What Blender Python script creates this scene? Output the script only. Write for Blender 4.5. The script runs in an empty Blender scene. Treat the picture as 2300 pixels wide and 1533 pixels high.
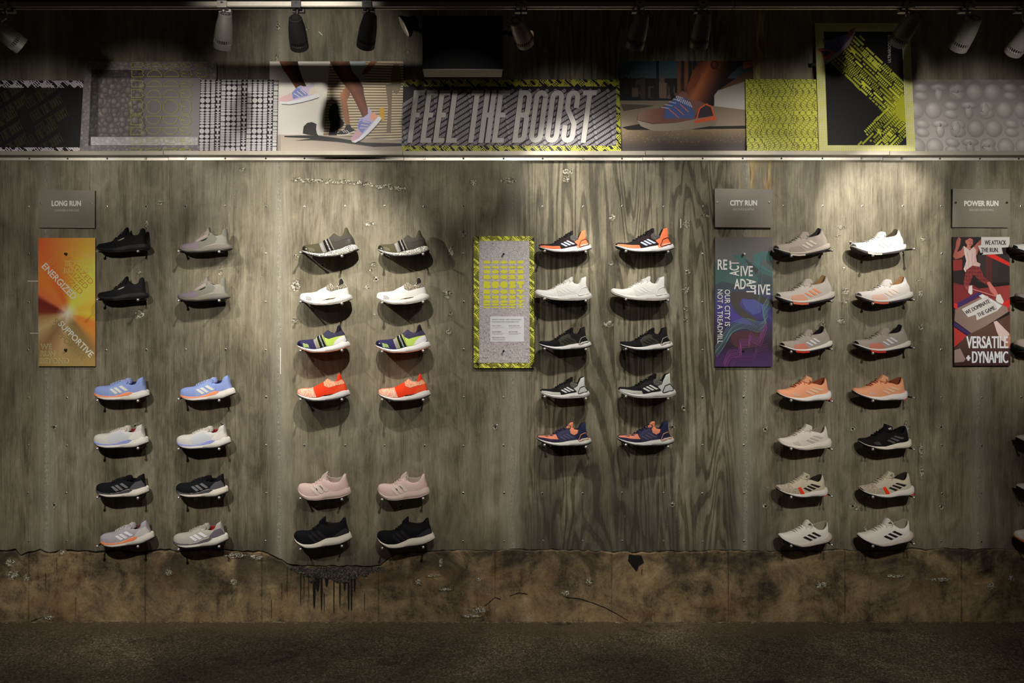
import bpy, bmesh, math, random
from mathutils import Vector, Matrix
from mathutils.geometry import tessellate_polygon

# ------------------------------------------------------------------ camera, world, lights, exposure
S = 428.0            # photo pixels per metre on the wall plane (y = 0)
X0, Y0 = 1050.0, 680.0   # vanishing point of the wall normal, in photo pixels
D = 4.7              # camera distance from the wall
F = S * D            # focal length in photo pixels
CZ = 715.0 / S       # eye height: the floor meets the wall at photo y = 1395
COL = bpy.context.scene.collection
SC = bpy.context.scene


def WX(px, d=0.0):
    return (px - X0) * (D - d) / F


def WZ(py, d=0.0):
    return CZ - (py - Y0) * (D - d) / F


cam_data = bpy.data.cameras.new('camera')
cam = bpy.data.objects.new('camera', cam_data)
COL.objects.link(cam)
cam.location = (0, -D, CZ)
cam.rotation_euler = (math.pi / 2, 0, 0)
cam_data.sensor_fit = 'HORIZONTAL'
cam_data.sensor_width = 36.0
cam_data.lens = 36.0 * F / 2300.0
cam_data.shift_x = (1150 - X0) / 2300.0
cam_data.shift_y = -(766.5 - Y0) / 2300.0
cam_data.clip_start = 0.05
SC.camera = cam

SC.view_settings.view_transform = 'Standard'
SC.view_settings.look = 'None'
SC.view_settings.gamma = 1.0
SC.view_settings.use_curve_mapping = False
SC.view_settings.exposure = 0.0

world = bpy.data.worlds.new('shop_ambient')
SC.world = world
world.use_nodes = True
bg = world.node_tree.nodes['Background']
bg.inputs['Color'].default_value = (1.0, 0.90, 0.76, 1)
bg.inputs['Strength'].default_value = 0.017

LIGHT_COL = (1.0, 0.96, 0.90)


def spot(name, loc, target, power, angle, blend=0.8, radius=0.018, parent=None):
    ld = bpy.data.lights.new(name, 'SPOT')
    ld.energy = power
    ld.spot_size = math.radians(angle)
    ld.spot_blend = blend
    ld.shadow_soft_size = radius
    ld.color = LIGHT_COL
    o = bpy.data.objects.new(name, ld)
    COL.objects.link(o)
    o.location = loc
    o.rotation_euler = (Vector(target) - Vector(loc)).to_track_quat('-Z', 'Y').to_euler()
    return o


# visible track lamps: photo x of the lamp, photo pixel aimed at on the wall, power, cone
TRACK_D = 1.1
LAMPS = [
    # px, py of head centre, target px, target py, watts, cone
    (14, 78, 760, 620, 68, 54),
    (503, 70, 430, 900, 52, 54),
    (668, 74, 740, 590, 26, 60),
    (826, 70, 730, 680, 108, 56),
    (1170, 72, 1330, 430, 82, 42),
    (1434, 70, 1240, 800, 48, 60),
    (1575, 68, 1440, 820, 46, 60),
    (2035, 66, 1690, 560, 18, 56),
    (2170, 76, 1850, 620, 24, 50),
    (2297, 88, 1978, 500, 112, 40),
]
# unseen spots with no track built; a few follow cast shadows, most are added for brightness: wall-x px, depth, z, target, watts, cone
FAR = [
    (2000, 2.45, 2.50, 1900, 900, 84, 46),
    (300, 2.45, 2.55, 220, 890, 96, 58),
    (1300, 2.45, 2.55, 1250, 960, 14, 50),
    (2250, 2.45, 2.55, 2320, 640, 150, 32),
    (775, 2.9, 2.93, 715, 200, 190, 25),
    (540, 2.45, 2.47, 540, 330, 70, 22),  # from here, spots added to light the ledge boards
    (1030, 2.45, 2.47, 1040, 335, 78, 22),
    (1270, 2.45, 2.47, 1275, 335, 76, 22),
    (1540, 2.45, 2.47, 1545, 322, 74, 24),
    (1760, 2.45, 2.47, 1765, 330, 78, 22),
    (1960, 2.45, 2.47, 1945, 300, 130, 25),
    (2180, 2.45, 2.47, 2190, 328, 100, 23),
    (330, 2.45, 2.47, 330, 315, 110, 25),
    (80, 2.45, 2.47, 90, 325, 60, 23),
    (330, 2.45, 2.5, 330, 1400, 110, 50),  # from here, spots added to light the wall foot and floor
    (1080, 2.45, 2.5, 1080, 1400, 110, 50),
    (1830, 2.45, 2.5, 1830, 1400, 90, 50),
]
for i, (px, d, z, tx, ty, w, a) in enumerate(FAR):
    spot('unseen_rear_spot', ((px - X0) / S, -d, z), (WX(tx), 0, WZ(ty)), w, a, blend=0.9, radius=0.03)

# ------------------------------------------------------------------ helpers
def lin(c):
    out = []
    for v in c[:3]:
        v = v / 255.0
        out.append(v / 12.92 if v <= 0.04045 else ((v + 0.055) / 1.055) ** 2.4)
    return tuple(out)


class NT:
    """small node-tree builder"""

    def __init__(self, mat):
        self.t = mat.node_tree
        self.bsdf = self.t.nodes['Principled BSDF']

    def n(self, kind, **kw):
        nd = self.t.nodes.new('ShaderNode' + kind)
        for k, v in kw.items():
            if k.startswith('i_'):
                key = k[2:]
                sock = nd.inputs[int(key)] if key.isdigit() else nd.inputs[key.replace('_', ' ')]
                if hasattr(v, 'node'):
                    self.t.links.new(v, sock)
                else:
                    sock.default_value = v
            else:
                setattr(nd, k, v)
        return nd

    def math(self, op, a, b=0.0, c=0.0, clamp=False):
        nd = self.n('Math', operation=op, use_clamp=clamp)
        for i, v in enumerate((a, b, c)):
            if hasattr(v, 'node'):
                self.t.links.new(v, nd.inputs[i])
            else:
                nd.inputs[i].default_value = v
        return nd.outputs[0]

    def ramp(self, fac, stops):
        nd = self.n('ValToRGB')
        el = nd.color_ramp.elements
        while len(el) < len(stops):
            el.new(0.5)
        for e, (p, c) in zip(el, stops):
            e.position = p
            e.color = (c, c, c, 1) if not hasattr(c, '__len__') else (*c, 1)
        self.t.links.new(fac, nd.inputs[0])
        return nd.outputs[0]

    def mix(self, fac, a, b, mode='MIX'):
        nd = self.n('Mix', data_type='RGBA', blend_type=mode)
        for i, v in ((0, fac), (6, a), (7, b)):
            if hasattr(v, 'node'):
                self.t.links.new(v, nd.inputs[i])
            elif i == 0:
                nd.inputs[i].default_value = v
            else:
                nd.inputs[i].default_value = (*v[:3], 1)
        return nd.outputs[2]

    def link(self, a, b):
        self.t.links.new(a, self.bsdf.inputs[b])

    def coords(self, scale=(1, 1, 1), src='Object', loc=(0, 0, 0)):
        tc = self.n('TexCoord')
        mp = self.n('Mapping')
        mp.inputs['Scale'].default_value = scale
        mp.inputs['Location'].default_value = loc
        self.t.links.new(tc.outputs[src], mp.inputs['Vector'])
        return mp.outputs[0]

    def noise(self, vec, scale=1.0, detail=3.0, rough=0.55, dist=0.0):
        nd = self.n('TexNoise', i_Scale=scale, i_Detail=detail, i_Roughness=rough, i_Distortion=dist)
        self.t.links.new(vec, nd.inputs['Vector'])
        return nd.outputs[0]

    def voronoi(self, vec, scale, feature='F1', rnd=1.0):
        nd = self.n('TexVoronoi', feature=feature, i_Scale=scale, i_Randomness=rnd)
        self.t.links.new(vec, nd.inputs['Vector'])
        return nd

    def bump(self, h, strength=0.3, dist=0.01):
        b = self.n('Bump', i_Strength=strength, i_Distance=dist)
        self.t.links.new(h, b.inputs['Height'])
        self.t.links.new(b.outputs[0], self.bsdf.inputs['Normal'])


MATS = {}


def new_mat(name, color=(200, 200, 200), rough=0.6, metal=0.0, spec=0.5):
    m = bpy.data.materials.new(name)
    m.use_nodes = True
    b = m.node_tree.nodes['Principled BSDF']
    b.inputs['Base Color'].default_value = (*lin(color), 1)
    b.inputs['Roughness'].default_value = rough
    b.inputs['Metallic'].default_value = metal
    b.inputs['Specular IOR Level'].default_value = spec
    return m


def fabric(color, kind='plain', color2=None):
    key = ('f', tuple(color), kind, tuple(color2) if color2 else None)
    if key in MATS:
        return MATS[key]
    m = new_mat('fabric_' + kind, color, 0.85, spec=0.2)
    nt = NT(m)
    v = nt.coords((1, 1, 1))
    c1 = lin(color)
    if kind == 'plain':
        n = nt.noise(v, 900, 2)
        f = nt.ramp(n, [(0.3, 0.0), (0.7, 1.0)])
        nt.link(nt.mix(f, tuple(x * 0.86 for x in c1), tuple(min(1, x * 1.1) for x in c1)), 'Base Color')
        nt.bump(n, 0.25, 0.001)
    elif kind == 'leopard':
        vo = nt.voronoi(v, 165, 'DISTANCE_TO_EDGE')
        e = nt.ramp(vo.outputs['Distance'], [(0.10, 0.0), (0.16, 1.0), (0.36, 1.0), (0.42, 0.0)])
        nt.link(nt.mix(e, c1, lin(color2)), 'Base Color')
    elif kind == 'speckle':
        vo = nt.voronoi(v, 330)
        e = nt.ramp(vo.outputs['Distance'], [(0.38, 0.0), (0.5, 1.0)])
        nt.link(nt.mix(e, c1, lin(color2)), 'Base Color')
    elif kind == 'heather':
        vv = nt.coords((150, 150, 420))
        e = nt.ramp(nt.noise(vv, 1.0, 3, 0.6, 1.5), [(0.42, 0.0), (0.6, 1.0)])
        nt.link(nt.mix(e, c1, lin(color2)), 'Base Color')
    elif kind == 'lines':
        w = nt.n('TexWave', wave_type='BANDS', bands_direction='DIAGONAL', i_Scale=75.0, i_Distortion=1.2)
        nt.t.links.new(v, w.inputs['Vector'])
        e = nt.ramp(w.outputs[1], [(0.45, 0.0), (0.6, 1.0)])
        nt.link(nt.mix(e, c1, lin(color2)), 'Base Color')
        nt.bump(w.outputs[1], 0.4, 0.001)
    MATS[key] = m
    return m


def foam(color):
    key = ('m', tuple(color))
    if key in MATS:
        return MATS[key]
    m = new_mat('foam_midsole', color, 0.6, spec=0.3)
    nt = NT(m)
    vo = nt.voronoi(nt.coords(), 260, 'DISTANCE_TO_EDGE')
    nt.bump(vo.outputs['Distance'], 0.25, 0.001)
    MATS[key] = m
    return m


def rubber(color):
    key = ('r', tuple(color))
    if key in MATS:
        return MATS[key]
    m = new_mat('rubber', color, 0.55, spec=0.35)
    nt = NT(m)
    nt.bump(nt.noise(nt.coords(), 400, 2), 0.2, 0.001)
    MATS[key] = m
    return m


def flat(name, color, rough=0.5, metal=0.0, spec=0.4, bump=0.0, bscale=300):
    key = (name, tuple(color), rough, metal)
    if key in MATS:
        return MATS[key]
    m = new_mat(name, color, rough, metal, spec)
    nt = NT(m)
    n = nt.noise(nt.coords(), bscale, 3)
    c = lin(color)
    nt.link(nt.mix(n, tuple(x * 0.9 for x in c), tuple(min(1, x * 1.1) for x in c)), 'Base Color')
    if bump:
        nt.bump(n, bump, 0.001)
    MATS[key] = m
    return m


class MB:
    """collects verts/faces with material slots and links them as ONE mesh object"""

    def __init__(self):
        self.v, self.f, self.m, self.chip = [], [], [], {}

    def add(self, vs, fs, mi=0, chip=None):
        o = len(self.v)
        if chip:
            for i, c in enumerate(chip):
                self.chip[o + i] = c
        self.v += [tuple(v) for v in vs]
        self.f += [tuple(i + o for i in f) for f in fs]
        self.m += [mi] * len(fs)

    def box(self, x0, x1, y0, y1, z0, z1, mi=0, mat=None):
        vs = [Vector((x, y, z)) for z in (z0, z1) for y in (y0, y1) for x in (x0, x1)]
        if mat is not None:
            vs = [mat @ v for v in vs]
        self.add(vs, [(0, 2, 3, 1), (4, 5, 7, 6), (0, 1, 5, 4), (2, 6, 7, 3), (0, 4, 6, 2), (1, 3, 7, 5)], mi)

    def lathe(self, prof, n=24, mat=None, mi=0, caps=True):
        """profile of (radius, z) turned about z"""
        vs, fs = [], []
        for r, z in prof:
            for k in range(n):
                a = 2 * math.pi * k / n
                vs.append(Vector((r * math.cos(a), r * math.sin(a), z)))
        for i in range(len(prof) - 1):
            for k in range(n):
                a, b = i * n + k, i * n + (k + 1) % n
                fs.append((a, b, b + n, a + n))
        if caps:
            fs.append(tuple(range(n - 1, -1, -1)))
            fs.append(tuple((len(prof) - 1) * n + k for k in range(n)))
        if mat is not None:
            vs = [mat @ v for v in vs]
        self.add(vs, fs, mi)

    def tube(self, pts, r, n=6, mi=0, closed=False):
        pts = [Vector(p) for p in pts]
        vs, fs = [], []
        up = Vector((0.13, 0.31, 0.94))
        for i, p in enumerate(pts):
            a = pts[max(0, i - 1)]
            b = pts[min(len(pts) - 1, i + 1)]
            t = (b - a).normalized()
            s = t.cross(up)
            if s.length < 1e-4:
                s = t.cross(Vector((1, 0, 0)))
            s.normalize()
            u = s.cross(t)
            for k in range(n):
                an = 2 * math.pi * k / n
                vs.append(p + s * (r * math.cos(an)) + u * (r * math.sin(an)))
        for i in range(len(pts) - 1):
            for k in range(n):
                a, b = i * n + k, i * n + (k + 1) % n
                fs.append((a, b, b + n, a + n))
        fs.append(tuple(range(n - 1, -1, -1)))
        fs.append(tuple((len(pts) - 1) * n + k for k in range(n)))
        self.add(vs, fs, mi)

    def mesh(self, name, mats, smooth=False):
        me = bpy.data.meshes.new(name)
        me.from_pydata(self.v, [], self.f)
        for m in (mats if isinstance(mats, (list, tuple)) else [mats]):
            me.materials.append(m)
        me.polygons.foreach_set('material_index', self.m)
        if self.chip:
            at = me.attributes.new('chip', 'FLOAT', 'POINT')
            for i, c in self.chip.items():
                at.data[i].value = c
        bm = bmesh.new()
        bm.from_mesh(me)
        bmesh.ops.remove_doubles(bm, verts=bm.verts, dist=1e-6)
        bmesh.ops.recalc_face_normals(bm, faces=bm.faces)
        bm.to_mesh(me)
        bm.free()
        if smooth:
            me.polygons.foreach_set('use_smooth', [True] * len(me.polygons))
            try:
                me.set_sharp_from_angle(angle=math.radians(42))
            except Exception:
                pass
        me.update()
        return me

    def build(self, name, mats, parent=None, smooth=False):
        return link(name, self.mesh(name, mats, smooth), parent)


def link(name, data, parent=None):
    o = bpy.data.objects.new(name, data)
    COL.objects.link(o)
    if parent is not None:
        o.parent = parent
    return o


def tag(o, label, cat, group=None):
    o['label'] = label
    o['category'] = cat
    if group:
        o['group'] = group
    return o


def thing(name, label, cat, loc=(0, 0, 0), group=None):
    o = link(name, None)
    o.location = loc
    return tag(o, label, cat, group)


def copy_tree(o, parent=None):
    c = o.copy()
    COL.objects.link(c)
    if parent is not None:
        c.parent = parent
    for ch in list(o.children):
        copy_tree(ch, c)
    return c


STEEL = flat('brushed_steel', (190, 185, 175), 0.35, 1.0)
CHROME = flat('polished_steel', (226, 222, 214), 0.28, 0.85)
ALU = flat('aluminium', (205, 198, 184), 0.42, 0.9, bscale=60)
BLACKMET = flat('black_metal', (18, 18, 18), 0.5)


GLYPHS = {}


def glyph_tris(s, bold=0.0):
    key = (s, bold)
    if key in GLYPHS:
        return GLYPHS[key]
    cu = bpy.data.curves.new('lettering', 'FONT')
    cu.body = s
    cu.size = 1.0
    cu.offset = bold
    cu.resolution_u = 3
    o = bpy.data.objects.new('lettering', cu)
    COL.objects.link(o)
    dg = bpy.context.evaluated_depsgraph_get()
    me = o.evaluated_get(dg).to_mesh()
    me.calc_loop_triangles()
    vs = [(v.co.x, v.co.y) for v in me.vertices]
    ts = [tuple(vs[i] for i in t.vertices) for t in me.loop_triangles]
    o.evaluated_get(dg).to_mesh_clear()
    bpy.data.objects.remove(o)
    bpy.data.curves.remove(cu)
    xs = [p[0] for t in ts for p in t] or [0]
    GLYPHS[key] = (ts, min(xs), max(xs))
    return GLYPHS[key]



# ------------------------------------------------------------------ the setting
random.seed(7)
HOLE_X = [-25, 64, 150, 239, 328, 417, 506, 597, 684, 775, 863, 953, 1041, 1131.5, 1219, 1309.5, 1397, 1490,
          1578, 1670.5, 1759, 1848, 1938, 2028, 2115, 2204.5, 2293, 2381, 2470]
HOLE_Y = [463, 570, 678, 785, 892, 1000, 1107, 1215]


def wall_material():
    m = new_mat('board_marked_concrete', (110, 105, 85), 0.62, spec=0.35)
    nt = NT(m)
    tc = nt.n('TexCoord').outputs['Object']
    sep = nt.n('SeparateXYZ')
    nt.t.links.new(tc, sep.inputs[0])
    x, z = sep.outputs[0], sep.outputs[2]
    # plywood sheets
    pan = nt.math('DIVIDE', nt.math('SUBTRACT', x, WX(627)), 1.2235)
    pid = nt.math('FLOOR', pan)
    fr = nt.math('FRACT', pan)
    wn = nt.n('TexWhiteNoise', noise_dimensions='1D')
    nt.t.links.new(pid, wn.inputs['W'])
    ptone = wn.outputs[0]
    # per-sheet offset of the grain
    comb = nt.n('CombineXYZ')
    nt.t.links.new(x, comb.inputs[0])
    nt.t.links.new(nt.math('MULTIPLY', pid, 3.7), comb.inputs[1])
    nt.t.links.new(z, comb.inputs[2])
    P = comb.outputs[0]

    def sc(sx, sz, src=P):
        mp = nt.n('Mapping')
        mp.inputs['Scale'].default_value = (sx, 1, sz)
        nt.t.links.new(src, mp.inputs[0])
        return mp.outputs[0]
    streak = nt.noise(sc(8.0, 0.75), 1.0, 4, 0.6, 0.7)
    mid = nt.noise(sc(38, 2.2), 1.0, 4, 0.65, 0.5)
    fine = nt.noise(sc(210, 7.0), 1.0, 3, 0.7)
    blotch = nt.noise(sc(1.3, 1.3), 1.0, 6, 0.6, 0.4)
    # cathedral grain: contour lines of a stretched noise field
    field = nt.noise(sc(3.6, 0.36), 1.0, 3, 0.5, 0.4)
    rings = nt.math('SINE', nt.math('ADD', nt.math('MULTIPLY', field, 150.0), nt.math('MULTIPLY', fine, 1.6)))
    rings = nt.ramp(nt.math('MULTIPLY_ADD', rings, 0.5, 0.5), [(0.22, 0.0), (0.42, 0.9), (0.9, 1.0)])
    ringw = nt.ramp(nt.noise(sc(0.9, 0.7), 1.0, 2), [(0.42, 0.0), (0.6, 1.0)])
    # the plywood figure is strongest on the sheet left of the CITY RUN plate
    strong = nt.ramp(nt.math('ABSOLUTE', nt.math('SUBTRACT', x, WX(1420))), [(0.42, 1.0), (0.75, 0.25)])
    ringamt = nt.math('MULTIPLY', nt.math('MAXIMUM', ringw, strong), strong)
    hair = nt.noise(sc(520, 11.0), 1.0, 2, 0.7)
    cloud = nt.noise(sc(11, 4.5), 1.0, 6, 0.7, 0.6)
    v = nt.math('MULTIPLY', nt.math('SUBTRACT', streak, 0.5), 0.34)
    v = nt.math('ADD', v, nt.math('MULTIPLY', nt.math('SUBTRACT', mid, 0.5), 0.36))
    v = nt.math('ADD', v, nt.math('MULTIPLY', nt.math('SUBTRACT', fine, 0.5), 0.36))
    v = nt.math('ADD', v, nt.math('MULTIPLY', nt.math('SUBTRACT', hair, 0.5), 0.42))
    v = nt.math('ADD', v, nt.math('MULTIPLY', nt.math('SUBTRACT', cloud, 0.5), 0.80))
    v = nt.math('ADD', v, nt.math('MULTIPLY', nt.math('SUBTRACT', blotch, 0.5), 0.80))
    v = nt.math('ADD', v, nt.math('MULTIPLY', nt.math('SUBTRACT', ptone, 0.5), 0.08))
    v = nt.math('ADD', v, nt.math('MULTIPLY', nt.math('MULTIPLY', nt.math('SUBTRACT', rings, 0.65), ringamt), 0.26))
    v = nt.math('ADD', v, 0.5)
    col = nt.ramp(v, [(0.0, lin((40, 37, 28))), (0.30, lin((90, 83, 65))), (0.50, lin((124, 116, 94))),
                      (0.70, lin((149, 141, 117))), (1.0, lin((190, 182, 154)))])
    ln = nt.ramp(nt.noise(sc(130, 2.6), 1.0, 4, 0.7), [(0.60, 0.0), (0.68, 1.0)])
    lm = nt.ramp(nt.noise(sc(5, 2.2), 1.0, 4, 0.6), [(0.44, 0.15), (0.62, 0.8)])
    col = nt.mix(nt.math('MULTIPLY', ln, lm), col, lin((58, 54, 42)))
    dk = nt.noise(sc(4.5, 0.65), 1.0, 6, 0.68, 0.9)
    dk = nt.ramp(dk, [(0.54, 0.0), (0.64, 0.35), (0.75, 0.6)])
    col = nt.mix(dk, col, lin((68, 64, 51)))
    # dark damp stain low on the figured sheet and along the foot of the wall
    st = nt.noise(sc(3.2, 1.1), 1.0, 5, 0.65, 1.2)
    zone = nt.math('MULTIPLY', nt.ramp(nt.math('ABSOLUTE', nt.math('SUBTRACT', x, WX(1440))), [(0.5, 1.0), (0.72, 0.0)]),
                   nt.ramp(z, [(0.55, 1.0), (1.15, 0.0)]))
    stain = nt.math('MULTIPLY', nt.ramp(st, [(0.42, 0.0), (0.55, 1.0)]), zone)
    col = nt.mix(nt.math('MULTIPLY', stain, 0.75), col, lin((52, 50, 43)))
    foot = nt.ramp(nt.math('ADD', z, nt.math('MULTIPLY', st, 0.35)), [(0.50, 0.55), (0.72, 0.0)])
    col = nt.mix(foot, col, lin((56, 52, 42)))
    # upper wall mixed darker above the ledge
    up = nt.ramp(nt.math('ADD', z, nt.math('MULTIPLY', st, 0.3)), [(0.7, 0.0), (0.9, 1.0)])
    up = nt.ramp(nt.math('SUBTRACT', nt.math('ADD', z, nt.math('MULTIPLY', st, 0.3)), 2.0), [(0.55, 0.0), (0.8, 0.25)])
    col = nt.mix(up, col, lin((66, 62, 50)))
    # pits and pale specks
    vo = nt.voronoi(sc(70, 70), 1.0)
    pit = nt.ramp(vo.outputs['Distance'], [(0.05, 1.0), (0.11, 0.0)])
    pm = nt.ramp(nt.noise(sc(6, 5), 1.0, 2), [(0.5, 0.0), (0.6, 1.0)])
    pit = nt.math('MULTIPLY', pit, pm)
    col = nt.mix(nt.math('MULTIPLY', pit, 0.8), col, lin((30, 28, 22)))
    sp = nt.ramp(nt.noise(sc(95, 60), 1.0, 3, 0.7), [(0.69, 0.0), (0.75, 1.0)])
    spm = nt.ramp(nt.noise(sc(4, 3), 1.0, 3), [(0.5, 0.0), (0.68, 1.0)])
    col = nt.mix(nt.math('MULTIPLY', nt.math('MULTIPLY', sp, spm), 0.7), col, lin((205, 198, 178)))
    # seams between the sheets: gritty pale lines with dark dots
    edge = nt.math('MINIMUM', fr, nt.math('SUBTRACT', 1.0, fr))
    wob = nt.math('MULTIPLY', nt.math('SUBTRACT', nt.noise(sc(2, 9), 1.0, 3), 0.5), 0.012)
    edge = nt.math('ADD', edge, wob)
    seam = nt.ramp(edge, [(0.0045, 1.0), (0.012, 0.0)])
    grit = nt.noise(sc(110, 80), 1.0, 4, 0.7)
    gcol = nt.ramp(grit, [(0.34, lin((22, 20, 16))), (0.45, lin((120, 114, 94))), (0.6, lin((150, 143, 122))), (0.7, lin((226, 219, 199)))])
    gm = nt.ramp(nt.noise(sc(1.0, 3.5), 1.0, 2), [(0.35, 0.45), (0.55, 1.0)])
    col = nt.mix(nt.math('MULTIPLY', seam, gm), col, gcol)
    soft = nt.ramp(nt.math('ADD', edge, nt.math('MULTIPLY', nt.math('SUBTRACT', cloud, 0.5), 0.06)), [(0.0, 0.5), (0.055, 0.0)])
    col = nt.mix(soft, col, lin((158, 153, 136)))
    # mineral run: ochre streaks under the joint in the track
    xs = nt.math('ADD', x, nt.math('MULTIPLY', nt.math('SUBTRACT', nt.noise(sc(7, 2.2), 1.0, 3), 0.5), 0.25))
    run = nt.ramp(nt.math('ABSOLUTE', nt.math('SUBTRACT', xs, WX(1700))), [(0.05, 1.0), (0.15, 0.0)])
    run = nt.math('MULTIPLY', run, nt.ramp(nt.noise(sc(34, 2.6), 1.0, 4, 0.65), [(0.46, 0.0), (0.6, 1.0)]))
    run = nt.math('MULTIPLY', run, nt.ramp(nt.math('SUBTRACT', z, 1.6), [(0.42, 0.0), (0.62, 1.0)]))
    rcol = nt.ramp(nt.noise(sc(60, 9), 1.0, 3), [(0.4, lin((122, 86, 42))), (0.55, lin((176, 148, 84))), (0.7, lin((205, 192, 140)))])
    col = nt.mix(nt.math('MULTIPLY', run, 0.85), col, rcol)
    ca = nt.n('Attribute', attribute_name='chip').outputs['Fac']
    cn = nt.noise(nt.coords((62, 62, 62)), 1.0, 5, 0.62)
    cm = nt.ramp(nt.math('ADD', ca, nt.math('MULTIPLY', nt.math('SUBTRACT', cn, 0.5), 1.5)), [(0.44, 0.0), (0.54, 1.0)])
    cm = nt.math('MULTIPLY', cm, nt.ramp(ca, [(0.02, 0.0), (0.15, 1.0)]))
    ccol = nt.ramp(nt.noise(nt.coords((115, 115, 115)), 1.0, 4, 0.65), [(0.38, lin((30, 27, 22))), (0.47, lin((126, 120, 100))), (0.55, lin((172, 165, 144))), (0.63, lin((232, 226, 208)))])  # broken concrete tones, with chip highlights and shadows put into the ramp
    col = nt.mix(nt.math('MULTIPLY', cm, 0.9), col, ccol)
    nt.link(col, 'Base Color')
    h = nt.math('ADD', nt.math('MULTIPLY', fine, 0.5), nt.math('MULTIPLY', mid, 0.6))
    h = nt.math('ADD', h, nt.math('MULTIPLY', nt.math('MULTIPLY', rings, ringamt), 0.25))
    h = nt.math('SUBTRACT', h, nt.math('MULTIPLY', pit, 1.2))
    h = nt.math('ADD', h, nt.math('MULTIPLY', nt.math('MULTIPLY', seam, grit), 1.6))
    h = nt.math('SUBTRACT', h, nt.math('MULTIPLY', cm, nt.math('MULTIPLY_ADD', cn, 1.6, 0.2)))
    nt.bump(h, 0.7, 0.004)
    return m


def plinth_material():
    m = new_mat('brown_concrete', (110, 92, 62), 0.7, spec=0.3)
    nt = NT(m)
    v = nt.coords()
    n1 = nt.noise(nt.coords((5, 1, 6)), 1.0, 8, 0.72, 0.6)
    n2 = nt.noise(nt.coords((11, 1, 5)), 1.0, 5, 0.65, 0.6)
    n3 = nt.noise(nt.coords((90, 1, 70)), 1.0, 3, 0.6)
    s = nt.math('ADD', nt.math('MULTIPLY', n1, 0.55), nt.math('ADD', nt.math('MULTIPLY', n2, 0.3), nt.math('MULTIPLY', n3, 0.15)))
    col = nt.ramp(s, [(0.37, lin((40, 34, 26))), (0.43, lin((84, 72, 53))), (0.50, lin((132, 114, 82))), (0.57, lin((158, 136, 98))), (0.68, lin((190, 174, 142)))])
    rust = nt.ramp(nt.noise(nt.coords((4, 1, 7), loc=(3, 0, 1)), 1.0, 4, 0.6), [(0.5, 0.0), (0.68, 0.35)])
    col = nt.mix(rust, col, lin((140, 96, 58)))
    tc = nt.n('SeparateXYZ')
    nt.t.links.new(v, tc.inputs[0])
    z = tc.outputs[2]
    x = tc.outputs[0]
    # black damp under the crack, strongest at the left
    dm = nt.noise(nt.coords((2.6, 1, 3.2), loc=(5, 0, 2)), 1.0, 5, 0.65, 0.7)
    damp = nt.math('MULTIPLY', nt.ramp(dm, [(0.42, 0.0), (0.58, 1.0)]),
                   nt.ramp(nt.math('ADD', z, nt.math('MULTIPLY', dm, 0.2)), [(0.22, 0.25), (0.45, 0.85)]))
    col = nt.mix(damp, col, lin((40, 36, 30)))
    # narrow vertical board joints
    fr = nt.math('FRACT', nt.math('DIVIDE', nt.math('SUBTRACT', x, WX(1112)), 0.6115))
    e = nt.math('MINIMUM', fr, nt.math('SUBTRACT', 1.0, fr))
    j = nt.ramp(nt.math('ADD', e, nt.math('MULTIPLY', nt.math('SUBTRACT', n2, 0.5), 0.02)), [(0.002, 0.6), (0.006, 0.0)])
    col = nt.mix(j, col, lin((44, 38, 28)))
    vo = nt.voronoi(nt.coords((60, 1, 60)), 1.0)
    pit = nt.ramp(vo.outputs['Distance'], [(0.06, 0.8), (0.13, 0.0)])
    col = nt.mix(pit, col, lin((30, 26, 20)))
    scr = nt.ramp(nt.noise(nt.coords((14, 1, 60), loc=(0, 0, 4)), 1.0, 4, 0.7), [(0.66, 0.0), (0.72, 0.5)])
    col = nt.mix(scr, col, lin((190, 176, 150)))
    ca = nt.n('Attribute', attribute_name='chip').outputs['Fac']
    cn = nt.noise(nt.coords((62, 62, 62)), 1.0, 5, 0.62)
    cm = nt.ramp(nt.math('ADD', ca, nt.math('MULTIPLY', nt.math('SUBTRACT', cn, 0.5), 1.5)), [(0.44, 0.0), (0.54, 1.0)])
    cm = nt.math('MULTIPLY', cm, nt.ramp(ca, [(0.02, 0.0), (0.15, 1.0)]))
    ccol = nt.ramp(nt.noise(nt.coords((115, 115, 115)), 1.0, 4, 0.65), [(0.38, lin((30, 27, 22))), (0.47, lin((126, 120, 100))), (0.55, lin((172, 165, 144))), (0.63, lin((232, 226, 208)))])  # same ramp: highlights and shadows of the chips are coloured in
    col = nt.mix(nt.math('MULTIPLY', cm, 0.9), col, ccol)
    nt.link(col, 'Base Color')
    h = nt.math('ADD', nt.math('MULTIPLY', n2, 1.0), nt.math('MULTIPLY', n3, 0.5))
    h = nt.math('SUBTRACT', h, nt.math('ADD', pit, nt.math('MULTIPLY', j, 0.8)))
    h = nt.math('SUBTRACT', h, nt.math('MULTIPLY', cm, nt.math('MULTIPLY_ADD', cn, 1.6, 0.2)))
    nt.bump(h, 0.6, 0.006)
    return m


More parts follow.
